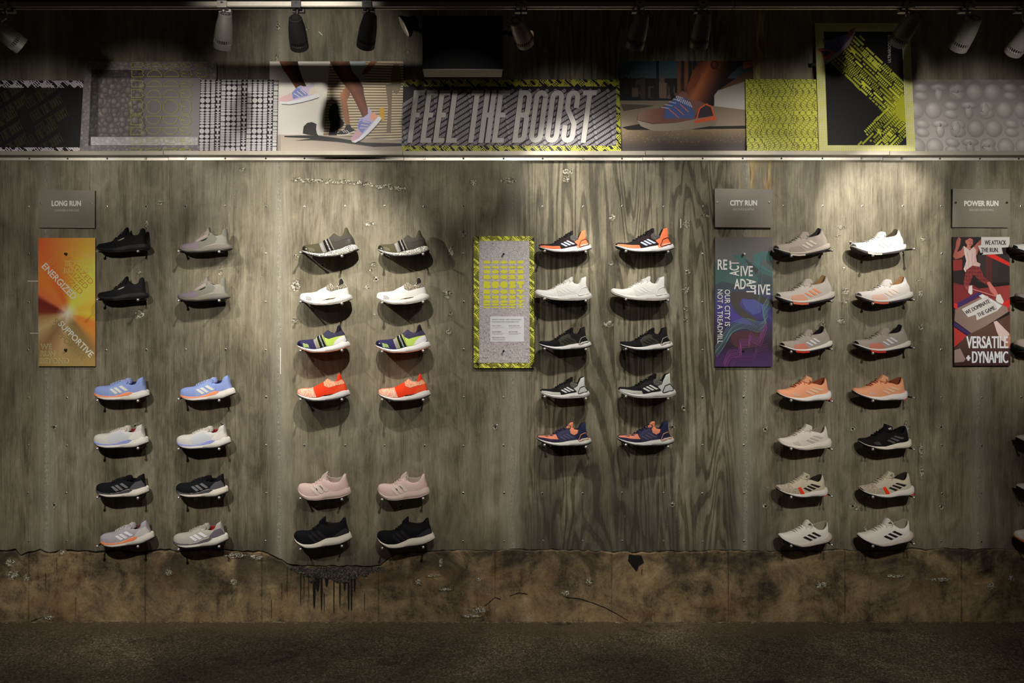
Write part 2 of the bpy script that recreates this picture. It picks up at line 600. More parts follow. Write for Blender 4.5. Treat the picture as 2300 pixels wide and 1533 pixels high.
def floor_material():
    m = new_mat('ground_concrete_floor', (60, 52, 42), 0.55, spec=0.4)
    nt = NT(m)
    v = nt.coords()
    big = nt.noise(v, 1.4, 5, 0.6, 0.6)
    vo = nt.voronoi(v, 130)
    agg = vo.outputs['Color']
    bw = nt.n('RGBToBW')
    nt.t.links.new(agg, bw.inputs[0])
    n3 = nt.noise(v, 105, 3, 0.75)
    s = nt.math('ADD', nt.math('MULTIPLY', big, 0.5), nt.math('ADD', nt.math('MULTIPLY', bw.outputs[0], 0.3), nt.math('MULTIPLY', n3, 0.42)))
    col = nt.ramp(s, [(0.40, lin((20, 18, 15))), (0.56, lin((66, 57, 44))), (0.68, lin((92, 80, 63))), (0.84, lin((150, 137, 115)))])
    # strip along the wall mixed towards an even brown
    sep = nt.n('SeparateXYZ')
    nt.t.links.new(v, sep.inputs[0])
    strip = nt.ramp(nt.math('ADD', sep.outputs[1], nt.math('MULTIPLY', nt.noise(v, 2.2, 4), 0.5)), [(-0.1, 0.0), (0.16, 0.55)])
    col = nt.mix(strip, col, lin((84, 70, 52)))
    stn = nt.ramp(nt.noise(nt.coords((3, 5, 1)), 1.0, 4, 0.6, 0.5), [(0.62, 0.0), (0.7, 0.75)])
    col = nt.mix(stn, col, lin((24, 21, 17)))
    sp = nt.ramp(nt.noise(v, 75, 2, 0.7), [(0.74, 0.0), (0.79, 0.8)])
    col = nt.mix(sp, col, lin((190, 178, 155)))
    nt.link(col, 'Base Color')
    nt.bump(nt.math('ADD', n3, nt.math('MULTIPLY', bw.outputs[0], 0.4)), 0.35, 0.003)
    return m


WALL_M = wall_material()
PLINTH_M = plinth_material()
INSERT_M = flat('zinc_insert', (196, 190, 176), 0.4, 0.8)
HOLE_M = flat('hole_shadow_void', (8, 7, 6), 0.9)
GRIT_M = new_mat('broken_concrete', (170, 163, 145), 0.85)
_nt = NT(GRIT_M)
_g = _nt.noise(_nt.coords(), 110, 4, 0.7)
_nt.link(_nt.ramp(_g, [(0.35, lin((60, 56, 46))), (0.5, lin((146, 139, 120))), (0.68, lin((222, 214, 196)))]), 'Base Color')
_nt.bump(_g, 0.9, 0.004)
CRACK_M = flat('crack_void', (16, 14, 11), 0.95)
TAR_M = flat('tar_drip', (26, 24, 21), 0.45)

XL, XR = -4.2, 4.6
# jagged line where the form-marked wall meets the brown foot (photo pixels)
crack = [(-750, 1238), (0, 1235), (15, 1238), (35, 1233), (46, 1246), (62, 1241), (78, 1238), (90, 1233), (110, 1240), (135, 1236),
         (150, 1235), (180, 1236), (215, 1240), (250, 1235), (290, 1237), (310, 1240), (340, 1236), (380, 1232), (400, 1238),
         (430, 1236), (480, 1232), (510, 1236), (545, 1239), (580, 1236), (600, 1242), (625, 1254), (645, 1264), (680, 1271), (740, 1271), (800, 1271),
         (855, 1270), (870, 1256), (890, 1244), (930, 1239), (970, 1237), (1005, 1236), (1040, 1237), (1090, 1235), (1150, 1234), (1210, 1234),
         (1270, 1234), (1310, 1236), (1380, 1239), (1410, 1240), (1450, 1239), (1500, 1238), (1560, 1237), (1640, 1236), (1700, 1237), (1760, 1238),
         (1830, 1238), (1880, 1233), (1920, 1238), (1960, 1236), (2020, 1236), (2045, 1230), (2080, 1234), (2110, 1231), (2150, 1232), (2190, 1236),
         (2230, 1231), (2270, 1235), (2330, 1236), (3100, 1236)]
line = []
for (a, b), (c, d) in zip(crack[:-1], crack[1:]):
    n = max(1, int((c - a) / 9)) if -50 < c < 2400 else 2
    for k in range(n):
        t = k / n
        line.append((a + (c - a) * t, b + (d - b) * t + random.uniform(-1.7, 1.7)))
line.append(crack[-1])

mb = MB()
ZT = 3.7
top = [(WX(px), 0.0, WZ(py)) for px, py in line]
# upper wall face with the jagged lower edge, bevelled back at the crack
vs, fs = [], []
for (x, y, z) in top:
    vs += [(x, 0.0, ZT), (x, 0.0, z + 0.004), (x, 0.012, z - 0.004), (x, 0.16, z - 0.004), (x, 0.16, ZT)]
for i in range(len(top) - 1):
    a, b = i * 5, (i + 1) * 5
    for k in range(4):
        fs.append((a + k, b + k, b + k + 1, a + k + 1))
    fs.append((a + 4, b + 4, b, a))
mb.add(vs, fs, 0)
# screw inserts set flush in the wall on a grid, each a pale ring round a dark hole
for hx in HOLE_X:
    for hy in HOLE_Y:
        c = Vector((WX(hx + random.uniform(-1, 1)), 0, WZ(hy + random.uniform(-1, 1))))
        r1 = random.uniform(0.0048, 0.0068)
        r0 = r1 * random.uniform(0.42, 0.7)
        n = 10
        ring = [(c.x + r1 * math.cos(2 * math.pi * k / n), -0.0012, c.z + r1 * math.sin(2 * math.pi * k / n)) for k in range(n)]
        ring += [(c.x + r0 * math.cos(2 * math.pi * k / n), -0.0020, c.z + r0 * math.sin(2 * math.pi * k / n)) for k in range(n)]
        mb.add(ring, [(k, (k + 1) % n, n + (k + 1) % n, n + k) for k in range(n)], 1)
        mb.add([(c.x + r0 * math.cos(2 * math.pi * k / n), -0.0016, c.z + r0 * math.sin(2 * math.pi * k / n)) for k in range(n)],
               [tuple(range(n))], 2)


def spall(mb, px, py, rx, ry, mi=0, seed=0, lift=0.003, hole=False):
    """broken patch: a disc that fades into the wall at its rim; the material breaks it up by its 'chip' value"""
    rnd = random.Random(seed + int(px * 7 + py))
    n = 14
    vs, ch = [], []
    for q, cnt in ((0.0, 1), (0.35, n), (0.7, n), (1.35, n)):
        for k in range(cnt):
            a = 2 * math.pi * k / n
            rr = q * (0.8 + 0.4 * rnd.random())
            d = 0.0005 + (0 if q > 1 else rnd.random() * lift)
            vs.append((WX(px + rx * rr * math.cos(a)), -d, WZ(py + ry * rr * math.sin(a))))
            ch.append({0.0: 1.0, 0.35: 0.92, 0.7: 0.62, 1.35: 0.0}[q])
    fs = [(0, 1 + k, 1 + (k + 1) % n) for k in range(n)]
    for r in range(2):
        o = 1 + r * n
        for k in range(n):
            fs.append((o + k, o + n + k, o + n + (k + 1) % n, o + (k + 1) % n))
    mb.add(vs, fs, mi, ch)
    if hole:
        m_ = 9
        mb.add([(WX(px + rx * .33 * math.cos(2 * math.pi * k / m_)), -lift - 0.001, WZ(py + ry * .33 * math.sin(2 * math.pi * k / m_))) for k in range(m_)],
               [tuple(range(m_))], 2)


SPALLS = [(664, 641, 13, 15), (664, 719, 8, 6), (666, 575, 6, 7), (830, 503, 12, 7), (840, 592, 9, 5), (833, 606, 6, 4), (825, 645, 7, 6),
          (842, 708, 5, 5), (1006, 660, 11, 9), (1013, 565, 6, 13), (1013, 705, 6, 6), (1040, 525, 6, 9), (1375, 490, 8, 10), (1372, 592, 6, 4), (1366, 727, 13, 9),
          (1545, 610, 8, 8), (1540, 649, 9, 10), (1540, 695, 6, 8), (1540, 718, 5, 6), (1542, 504, 10, 12), (1272, 402, 9, 8), (1890, 510, 9, 4), (1883, 529, 6, 3),
          (1898, 653, 9, 8), (1896, 677, 8, 6), (1895, 603, 5, 4), (1889, 720, 11, 7), (1848, 727, 8, 8), (2068, 659, 6, 9), (2063, 627, 7, 4), (2073, 535, 6, 7),
          (2068, 735, 6, 10), (330, 505, 5, 10), (313, 612, 6, 4), (496, 612, 5, 6), (315, 706, 13, 12), (360, 455, 10, 6), (1585, 484, 12, 4), (1008, 745, 7, 7),
          (2035, 960, 9, 16), (2068, 1010, 6, 20), (2070, 1060, 5, 16), (1950, 1112, 16, 6), (1925, 1140, 12, 5), (1945, 1190, 6, 14), (545, 380, 8, 6), (440, 1120, 7, 6),
          (1140, 405, 20, 7), (1275, 385, 14, 8), (1063, 410, 9, 8), (915, 118, 5, 4), (692, 66, 6, 4), (625, 60, 5, 12), (622, 130, 4, 10)]
for (px, py, rx, ry) in SPALLS:
    spall(mb, px, py, rx, ry, 0, 1)
# form-tie holes
for px, py in [(1113, 958), (1510, 958), (1510, 1133), (1719, 963), (1915, 962), (2114, 958), (2114, 1137), (1719, 1136), (1915, 1136), (122, 958), (122, 1133),
               (304, 955), (500, 953), (725, 595), (1910, 546), (845, 627), (1137, 1237), (712, 1142), (900, 1137), (1535, 915)]:
    spall(mb, px, py, 7, 7, 0, 3, 0.002, True)
# ragged ridge left by a sheet joint high on the wall
for k in range(34):
    px = 660 + k * 7.4
    spall(mb, px, 404 + (k / 34.0) ** 2 * 22 + random.uniform(-2.5, 2.5), random.uniform(6, 11), random.uniform(3, 6), 0, k, 0.004)
# pencil-white scratches
for (a, b, c, d) in [(62, 631, 86, 631), (68, 748, 86, 748), (716, 71, 724, 79), (1529, 492, 1529, 512), (630, 780, 630, 840)]:
    w = 1.0
    dx, dz = (WX(c) - WX(a)), (WZ(d) - WZ(b))
    L = math.hypot(dx, dz)
    nx, nz = -dz / L * w / S, dx / L * w / S
    mb.add([(WX(a) - nx, -0.0011, WZ(b) - nz), (WX(a) + nx, -0.0011, WZ(b) + nz), (WX(c) + nx, -0.0011, WZ(d) + nz), (WX(c) - nx, -0.0011, WZ(d) - nz)], [(0, 1, 2, 3)], 6)
CHALK_M = flat('chalk_mark', (214, 210, 198), 0.9)
wall = mb.build('wall_back', [WALL_M, INSERT_M, HOLE_M, GRIT_M, CRACK_M, WALL_M, CHALK_M])
wall['kind'] = 'structure'

# brown foot of the wall, standing a touch proud of the wall above
mb = MB()
vs, fs = [], []
rnd = random.Random(3)
for (px, py) in line:
    x = WX(px)
    z = WZ(py + (1.0 + rnd.uniform(-0.4, 2.6) if px < 880 else rnd.uniform(-1.6, 1.5)))
    p = 0.004 + rnd.random() * 0.003
    vs += [(x, -0.004, 0.0), (x, -0.004, z - 0.030), (x, -p, z - 0.006), (x, -p * 0.5, z), (x, 0.16, z), (x, 0.16, 0.0)]
for i in range(len(line) - 1):
    a, b = i * 6, (i + 1) * 6
    for k in range(5):
        fs.append((a + k, b + k, b + k + 1, a + k + 1))
mb.add(vs, fs, 0)
for (px, py, rx, ry) in [(25, 1262, 14, 10), (30, 1290, 16, 12), (62, 1297, 7, 6), (140, 1240, 8, 6), (380, 1283, 10, 9), (525, 1305, 8, 7), (530, 1246, 26, 6), (575, 1250, 16, 6),
                         (940, 1305, 8, 8), (1000, 1322, 16, 4), (1075, 1300, 6, 5), (1323, 1305, 9, 7), (1845, 1312, 16, 9), (2010, 1292, 20, 4), (2110, 1300, 24, 5), (2225, 1315, 9, 8), (2270, 1297, 8, 8),
                         (1270, 1330, 10, 6), (1075, 1368, 18, 8), (1060, 1382, 20, 4), (110, 1385, 14, 5), (990, 1262, 5, 12), (975, 1292, 14, 3)]:
    vs0 = len(mb.v)
    spall(mb, px, py, rx, ry, 0, 5, 0.004)
    mb.v[vs0:] = [(x, y - 0.0045, z) for (x, y, z) in mb.v[vs0:]]


def decal(mb, pts, mi, d):
    vs = [(WX(px), -d, WZ(py)) for px, py in pts]
    mb.add(vs, [t for t in tessellate_polygon([[Vector((v[0], v[2], 0)) for v in vs]])], mi)


# tar that has run down from the broken ledge: a ragged band with drips
band = [(645, 1272), (860, 1272), (852, 1279), (838, 1283), (820, 1294), (806, 1288), (790, 1292), (772, 1287), (760, 1296), (744, 1290), (730, 1300), (716, 1293), (700, 1297), (688, 1290), (672, 1286), (655, 1279)]
decal(mb, band, 4, 0.0062)
for (px, w, y1) in [(676, 2, 1360), (684, 1.4, 1340), (693, 1.2, 1350), (705, 6, 1366), (713, 9, 1330), (722, 4, 1372), (733, 8, 1318), (728, 2, 1376), (750, 2.4, 1378), (764, 3, 1365), (775, 6, 1328), (783, 4, 1372),
                    (791, 4, 1374), (797, 5, 1330), (820, 2.6, 1296), (838, 1.6, 1290), (846, 2.4, 1288), (820, 1.6, 1376), (634, 1, 1352), (610, 1.2, 1390), (645, 1, 1345), (104, 1.4, 1330), (128, 1, 1295), (1440, 1.2, 1294), (172, 1.2, 1385)]:
    y0 = 1276 if px > 640 and y1 != 1376 or px == 791 else y1 - 45
    w *= 0.62 if y0 == 1276 else 0.45
    px += random.uniform(-1.5, 1.5)
    decal(mb, [(px - w, y0), (px + w, y0), (px + w * 0.9, y0 + (y1 - y0) * .5), (px + w * .55, y1 - 6), (px, y1), (px - w * .55, y1 - 8), (px - w * .8, y0 + (y1 - y0) * .6)], 2, 0.0058)
for k in range(26):
    vs0 = len(mb.v)
    spall(mb, random.uniform(688, 800), random.uniform(1287, 1306), random.uniform(4, 9), random.uniform(2.5, 5), 3 if k % 2 else 4, k, 0.006)
    mb.v[vs0:] = [(x, y - 0.006, z) for (x, y, z) in mb.v[vs0:]]
decal(mb, [(1412, 1244), (1440, 1246), (1446, 1262), (1434, 1270), (1430, 1282), (1424, 1276), (1418, 1268), (1410, 1258)], 2, 0.0062)
# hairline cracks
for pts in ([(1270, 1340), (1300, 1343), (1330, 1352), (1358, 1363), (1385, 1377), (1410, 1392)], [(1145, 1337), (1165, 1330), (1185, 1333)], [(1085, 1362), (1098, 1352), (1112, 1340), (1125, 1345)],
            [(70, 1394), (92, 1386), (110, 1380)]):
    for (a, b), (c, d) in zip(pts[:-1], pts[1:]):
        for k in range(3):
            t0, t1 = k / 3, (k + 1) / 3
            w = random.uniform(0.5, 1.3)
            decal(mb, [(a + (c - a) * t0, b + (d - b) * t0 - w), (a + (c - a) * t1, b + (d - b) * t1 - w), (a + (c - a) * t1, b + (d - b) * t1 + w), (a + (c - a) * t0, b + (d - b) * t0 + w)], 2, 0.0052)
DARKGRIT_M = new_mat('tarred_broken_concrete', (60, 56, 50), 0.8)
_nt = NT(DARKGRIT_M)
_g = _nt.noise(_nt.coords(), 130, 4, 0.7)
_nt.link(_nt.ramp(_g, [(0.4, lin((24, 22, 19))), (0.55, lin((70, 64, 56))), (0.7, lin((150, 142, 128)))]), 'Base Color')
_nt.bump(_g, 0.9, 0.004)
base = mb.build('wall_foot', [PLINTH_M, GRIT_M, TAR_M, DARKGRIT_M, DARKGRIT_M])
base['kind'] = 'structure'

mb = MB()
mb.box(XL - 1, XR + 1, -6.2, 0.16, -0.12, 0.0)
floor = mb.build('floor', floor_material())
floor['kind'] = 'structure'
# crumbled mortar along the joint of wall and floor
mb = MB()
rnd = random.Random(11)
for k in range(900):
    px = rnd.uniform(-120, 2420)
    x, r = WX(px), rnd.uniform(0.002, 0.008)
    y = -0.006 - abs(rnd.gauss(0, 0.010))
    vs = [(x + r * 1.8 * math.cos(a) * (0.6 + .5 * rnd.random()), y + r * math.sin(a) * (0.6 + .5 * rnd.random()), 0.0005) for a in (0, 1.05, 2.1, 3.14, 4.19, 5.24)]
    vs.append((x, y, r * rnd.uniform(0.2, 0.55)))
    mb.add(vs, [(i, (i + 1) % 6, 6) for i in range(6)])
MORTAR_M = new_mat('crumbled_mortar', (140, 124, 96), 0.9)
_nt = NT(MORTAR_M)
_g = _nt.noise(_nt.coords(), 40, 4, 0.7)
_nt.link(_nt.ramp(_g, [(0.38, lin((50, 43, 32))), (0.62, lin((128, 114, 88))), (0.75, lin((190, 178, 150)))]), 'Base Color')
o = mb.build('mortar_crumbs', MORTAR_M)
tag(o, 'pale crumbled mortar along the joint of wall and floor', 'rubble')
o['kind'] = 'stuff'

# ------------------------------------------------------------------ aluminium picture ledge, five lengths
LEDGE_M = flat('dull_aluminium', (150, 143, 129), 0.5, 0.6, bscale=60)
SHELF_D = 0.088
Z_SH_T, Z_SH_B = WZ(343, SHELF_D), WZ(347.2, SHELF_D)
LEDGE = [(-760, 373, 0.4, 'far left length of aluminium picture ledge under the black slogan board and grey pebbled board'),
         (373, 906, 0.0, 'length of aluminium picture ledge carrying the BOOST grid board and running legs photo'),
         (906, 1446, 0.4, 'length of aluminium picture ledge carrying the wide FEEL THE BOOST board'),
         (1446, 1990, 0.0, 'length of aluminium picture ledge carrying the shoe photo and yellow wave board'),
         (1990, 2900, 0.5, 'far right length of aluminium picture ledge under the white puffy letters board')]
SCREWS = [66, 152, 241, 328, 417, 506, 597, 684, 776, 863, 953, 1041, 1131, 1219, 1310, 1397, 1490, 1578, 1668, 1755, 1847, 1935, 2025, 2111, 2201, 2288]
KNOBS = {417, 863, 953, 1310, 1490, 2025, 1935, 328}
for (a, b, dy, lab) in LEDGE:
    x0, x1 = WX(a, 0.05) + 0.0012, WX(b, 0.05) - 0.0012
    t = thing('picture_ledge', lab, 'ledge', ((x0 + x1) / 2, 0, Z_SH_B), 'aluminium picture ledge lengths')
    cx = (x0 + x1) / 2
    dz = -dy / S
    m = MB()
    m.box(x0 - cx, x1 - cx, -SHELF_D, -0.001, 0 + dz, Z_SH_T - Z_SH_B + dz)
    m.box(x0 - cx, x1 - cx, -SHELF_D - 0.003, -SHELF_D + 0.002, -0.001 + dz, Z_SH_T - Z_SH_B + 0.010 + dz)
    m.build('shelf_tray', LEDGE_M, t)
    m = MB()
    zt, zb = WZ(352 + dy, 0.014) - Z_SH_B, WZ(359.6 + dy, 0.014) - Z_SH_B
    m.box(x0 - cx, x1 - cx, -0.014, -0.001, zb, zt)
    m.box(x0 - cx, x1 - cx, -0.018, -0.013, zt - 0.003, zt)
    m.box(x0 - cx, x1 - cx, -0.006, -0.001, zt, 0.001 + dz)
    m.build('fixing_rail', ALU, t)
    for s in SCREWS:
        if a < s < b:
            q = MB()
            big = s in KNOBS
            r = 0.0062 if big else 0.0048
            M = Matrix.Translation((WX(s, 0.014) - cx, -0.013, (zt + zb) / 2)) @ Matrix.Rotation(math.pi / 2, 4, 'X')
            if big:
                q.lathe([(r * 0.8, 0), (r, 0.003), (r, 0.008), (r * 0.6, 0.0105)], 12, M)
                q.build('standoff_knob', CHROME, t, True)
            else:
                q.lathe([(r, 0), (r, 0.0022), (r * 0.45, 0.0026), (r * 0.4, 0.0012)], 12, M)
                q.build('screw', BLACKMET, t)

# ------------------------------------------------------------------ ceiling track in front of the wall, with its lamps
TR = F / (D - TRACK_D)


def TX(px):
    return (px - X0) / TR


def TZ(py):
    return CZ - (py - Y0) / TR


LAMP_MET = flat('satin_grey_metal', (128, 124, 116), 0.42, 0.55, bscale=40)
LAMP_DARK = flat('lamp_vent_dark', (12, 12, 12), 0.6)
LENS_M = flat('lamp_lens', (230, 228, 220), 0.2)
TRACK_M = flat('track_aluminium', (146, 140, 128), 0.45, 0.8, bscale=60)
for (a, b, lab) in [(-640, 1646, 'long ceiling lighting track running from the left edge to the joint above the shoe photo'),
                    (1648, 2800, 'ceiling lighting track length running from the joint to the right edge')]:
    x0, x1 = TX(a), TX(b)
    cx = (x0 + x1) / 2
    t = thing('lighting_track', lab, 'lighting track', (cx, -TRACK_D, TZ(10)), 'ceiling lighting track lengths')
    z = lambda py: TZ(py) - TZ(10)
    m = MB()
    for y0, y1 in ((-0.020, -0.013), (0.013, 0.020)):
        m.box(x0 - cx, x1 - cx, y0, y1, z(17.5), z(7))
    m.box(x0 - cx, x1 - cx, -0.013, 0.013, z(7.5), z(7))
    m.box(x0 - cx, x1 - cx, -0.020, -0.008, z(18.4), z(16.6))
    m.box(x0 - cx, x1 - cx, 0.008, 0.020, z(18.4), z(16.6))
    m.build('track_channel', TRACK_M, t)
    m = MB()
    m.box(x0 - cx, x1 - cx, -0.036, 0.030, z(4.5), z(-22))
    m.build('support_beam', TRACK_M, t)
    m = MB()
    m.box(x0 - cx, x1 - cx, -0.010, 0.010, z(7.2), z(4.3))
    m.build('joining_web', BLACKMET, t)

LAMP_LABELS = ['grey track spotlight cut by the left edge of the picture', 'pale grey track spotlight hanging straight above the BOOST grid board',
               'dark track spotlight over the airborne foot in the running legs photo', 'dark track spotlight just left of the black twin-headed emergency lamp',
               'track spotlight seen from behind, right of the black emergency lamp box', 'track spotlight over the ankle side of the shoe photo, nearer the emergency lamp',
               'track spotlight tilted left, just left of the rusty streak on the wall', 'silver track spotlight in front of the tall black shoe poster',
               'track spotlight showing its slotted back end above the white puffy letters', 'track spotlight cut by the right edge of the picture']


LAMP_BLACK = flat('satin_black_metal', (34, 32, 30), 0.5, 0.2)


def build_lamp(i, px, py, tx, ty, watts, cone):
    LAMP_MET = LAMP_BLACK if i in (2, 3) else globals()['LAMP_MET']
    hz = TZ(py)
    hx = TX(px)
    t = thing('track_spotlight', LAMP_LABELS[i], 'spotlight', (hx, -TRACK_D, hz), 'track spotlights along the ceiling')
    tgt = Vector((WX(tx), 0, WZ(ty)))
    c = Vector((hx, -TRACK_D, hz))
    d = (tgt - c).normalized()
    # heads hang steeper than the beam centre; the reflector throws light forward
    R = d.to_track_quat('Z', 'Y').to_matrix().to_4x4()
    m = MB()
    m.lathe([(0.0225, -0.070), (0.0265, -0.068), (0.0275, -0.060), (0.0335, -0.025), (0.0365, 0.012), (0.0365, 0.030)], 28, R)
    body = m.build('lamp_body', LAMP_MET, t, True)
    m = MB()
    m.lathe([(0.0225, -0.0725), (0.0225, -0.0695)], 24, R, caps=True)
    for k in range(8):
        a = k * math.pi / 4
        M = R @ Matrix.Rotation(a, 4, 'Z') @ Matrix.Translation((0.0165, 0, -0.0727))
        m.box(-0.0028, 0.0028, -0.0042, 0.0042, -0.0006, 0.0006, 1, M)
    m.build('rear_cap', [LAMP_MET, LAMP_DARK], t)
    m = MB()
    m.lathe([(0.0325, 0.030), (0.0325, 0.046)], 24, R, 0, False)
    m.build('vent_core', LAMP_DARK, t, True)
    m = MB()
    for k in range(26):
        a = k * 2 * math.pi / 26
        M = R @ Matrix.Rotation(a, 4, 'Z') @ Matrix.Translation((0.0350, 0, 0.038))
        m.box(-0.0028, 0.0022, -0.0016, 0.0016, -0.009, 0.009, 0, M)
    m.build('vent_fins', LAMP_MET, t)
    m = MB()
    m.lathe([(0.0335, 0.044), (0.0375, 0.046), (0.0375, 0.068), (0.0355, 0.069), (0.0335, 0.060)], 28, R, 0, False)
    m.build('front_ring', LAMP_MET, t, True)
    m = MB()
    m.lathe([(0.0335, 0.0575), (0.0335, 0.059)], 24, R)
    m.build('front_lens', LENS_M, t, True)
    # adapter box clipped in the track, stem and knuckle
    zb, zt_ = TZ(26) - hz, TZ(7.5) - hz
    ax = {0: 0.0, 4: 0.0}.get(i, 0.0)
    m = MB()
    m.box(ax - 0.019, ax + 0.019, -0.034, -0.0215, zb + 0.006, zt_)
    m.box(ax - 0.019, ax + 0.019, -0.030, 0.012, zb + 0.006, TZ(18.9) - hz)
    m.box(ax - 0.023, ax + 0.026, 0.006, 0.030, zb, TZ(18.9) - hz)
    m.box(ax - 0.005, ax + 0.006, -0.0352, -0.0335, zt_ - 0.010, zt_ - 0.004, 1)
    m.build('track_adapter', [LAMP_MET, LAMP_DARK], t)
    m = MB()
    back = R @ Vector((0, 0, -0.045))
    # the knuckle sits on the upper side of the body
    upv = Vector((0, 0, 1)) - d * d.z
    upv.normalize()
    kn = back + upv * 0.030
    m.tube([(ax, -0.006, zb + 0.008), (ax, -0.006, max(kn.z + 0.006, zb - 0.028)), tuple(kn), tuple(back)], 0.0065, 10)
    m.lathe([(0.004, -0.010), (0.009, -0.008), (0.009, 0.008), (0.004, 0.010)], 12, Matrix.Translation(kn) @ Matrix.Rotation(math.pi / 2, 4, 'Y'))
    m.build('stem', LAMP_MET, t, True)
    lo = spot('beam', c + d * 0.085, tgt, watts, cone)
    return t


for i, L in enumerate(LAMPS):
    build_lamp(i, *L)

# ------------------------------------------------------------------ black emergency lamp box with two swivel heads
ED = 0.85
ES = F / (D - ED)
ex = lambda px: (px - X0) / ES
ez = lambda py: CZ - (py - Y0) / ES
GLOSS_BLACK = flat('gloss_black_plastic', (6, 6, 6), 0.55, spec=0.08)
PLATE_M = flat('dull_alu_plate', (96, 90, 80), 0.4, 0.4)
REFL_M = flat('faceted_reflector', (225, 215, 200), 0.3, 0.9)
bx0, bx1, bz0, bz1 = ex(949), ex(1130), ez(155), ez(35)
cxm, czm = (bx0 + bx1) / 2, (bz0 + bz1) / 2
t = thing('emergency_lamp', 'black box lamp unit with two swivelling side heads hanging above the FEEL THE BOOST board', 'emergency light', (cxm, -ED, czm))
m = MB()
w, h = (bx1 - bx0) / 2, (bz1 - bz0) / 2
m.box(-w, w, 0, 0.10, -h, h)
m.build('housing', GLOSS_BLACK, t)
m = MB()
m.box(-w + 0.002, w - 0.002, 0.001, 0.128, -h - 0.0025, -h)
m.build('base_plate', PLATE_M, t)
m = MB()
m.tube([(ex(1040) - cxm, 0.05, h), (ex(1040) - cxm, 0.05, h + 0.30)], 0.008, 12)
m.lathe([(0.009, 0), (0.010, 0.004), (0.010, 0.02), (0.008, 0.024)], 12, Matrix.Translation((ex(1040) - cxm, 0.05, h)))
m.build('hanging_rod', LAMP_MET, t, True)
for q in (983, 1093):
    m = MB()
    m.tube([(ex(q) - cxm, 0.05, h), (ex(q) - cxm, 0.05, h + 0.30)], 0.0012, 6)
    m.build('hanging_wire', STEEL, t)
for sgn, (jx, jy), (hx_, hy_), dirv in ((-1, (944, 62), (917, 46), Vector((-0.86, -0.10, -0.48))), (1, (1137, 66), (1174, 74), Vector((0.60, -0.35, -0.62)))):
    dirv.normalize()
    c = Vector((ex(hx_) - cxm, 0.05, ez(hy_) - czm))
    j = Vector((ex(jx) - cxm, 0.05, ez(jy) - czm))
    R = Matrix.Translation(c) @ dirv.to_track_quat('Z', 'Y').to_matrix().to_4x4()
    m = MB()
    m.lathe([(0.018, -0.040), (0.022, -0.036), (0.026, -0.022), (0.034, -0.004), (0.050, 0.014), (0.052, 0.022), (0.050, 0.024)], 8, R)
    hd = m.build('lamp_head', GLOSS_BLACK, t)
    m = MB()
    prof = [(0.047, 0.026), (0.043, 0.0275), (0.030, 0.030), (0.0, 0.031)]
    m.lathe(prof[:-1] + [(0.004, 0.031)], 24, R)
    m.build('lens', REFL_M, hd, False)
    m = MB()
    for p, r in ((j, 0.011), (j.lerp(c, 0.35), 0.014)):
        m.lathe([(r * math.sin(math.pi * k / 8) + 1e-4, -r * math.cos(math.pi * k / 8)) for k in range(9)], 14, Matrix.Translation(p))
    m.tube([(sgn * w, 0.05, j.z), tuple(j), tuple(c)], 0.006, 8)
    m.build('ball_joint', GLOSS_BLACK, hd, True)

# conduit stub on the wall behind the tall poster
m = MB()
m.box(WX(1817), WX(1833), -0.034, -0.001, WZ(150, .02), WZ(143, .02))
o = m.build('wall_clip', BLACKMET)
tag(o, 'small black clip sticking out left of the tall shoe poster', 'clip')

# ------------------------------------------------------------------ running shoes
K = 1.0 / 15.3333 / (S * D / (D - 0.108))     # trace unit -> metres


def pchip(pts):
    xs = [p[0] for p in pts]
    ys = [p[1] for p in pts]
    n = len(xs)
    h = [xs[i + 1] - xs[i] for i in range(n - 1)]
    dl = [(ys[i + 1] - ys[i]) / h[i] for i in range(n - 1)]
    d = [0.0] * n
    d[0], d[-1] = dl[0], dl[-1]
    for i in range(1, n - 1):
        if dl[i - 1] * dl[i] > 0:
            w1, w2 = 2 * h[i] + h[i - 1], h[i] + 2 * h[i - 1]
            d[i] = (w1 + w2) / (w1 / dl[i - 1] + w2 / dl[i])

    def f(x):
        if x <= xs[0]:
            return ys[0]
        if x >= xs[-1]:
            return ys[-1]
        lo = 0
        while x > xs[lo + 1]:
            lo += 1
        t = (x - xs[lo]) / h[lo]
        a, b = ys[lo], ys[lo + 1]
        return (a * (1 + 2 * t) * (1 - t) ** 2 + d[lo] * h[lo] * t * (1 - t) ** 2 + b * t * t * (3 - 2 * t) + d[lo + 1] * h[lo] * t * t * (t - 1))
    return f


PLAN = pchip([(0, .006), (.015, .018), (.05, .029), (.12, .038), (.25, .0455), (.35, .047), (.5, .0415), (.62, .037), (.8, .0355), (.9, .0325), (.955, .026), (.985, .016), (1, .005)])

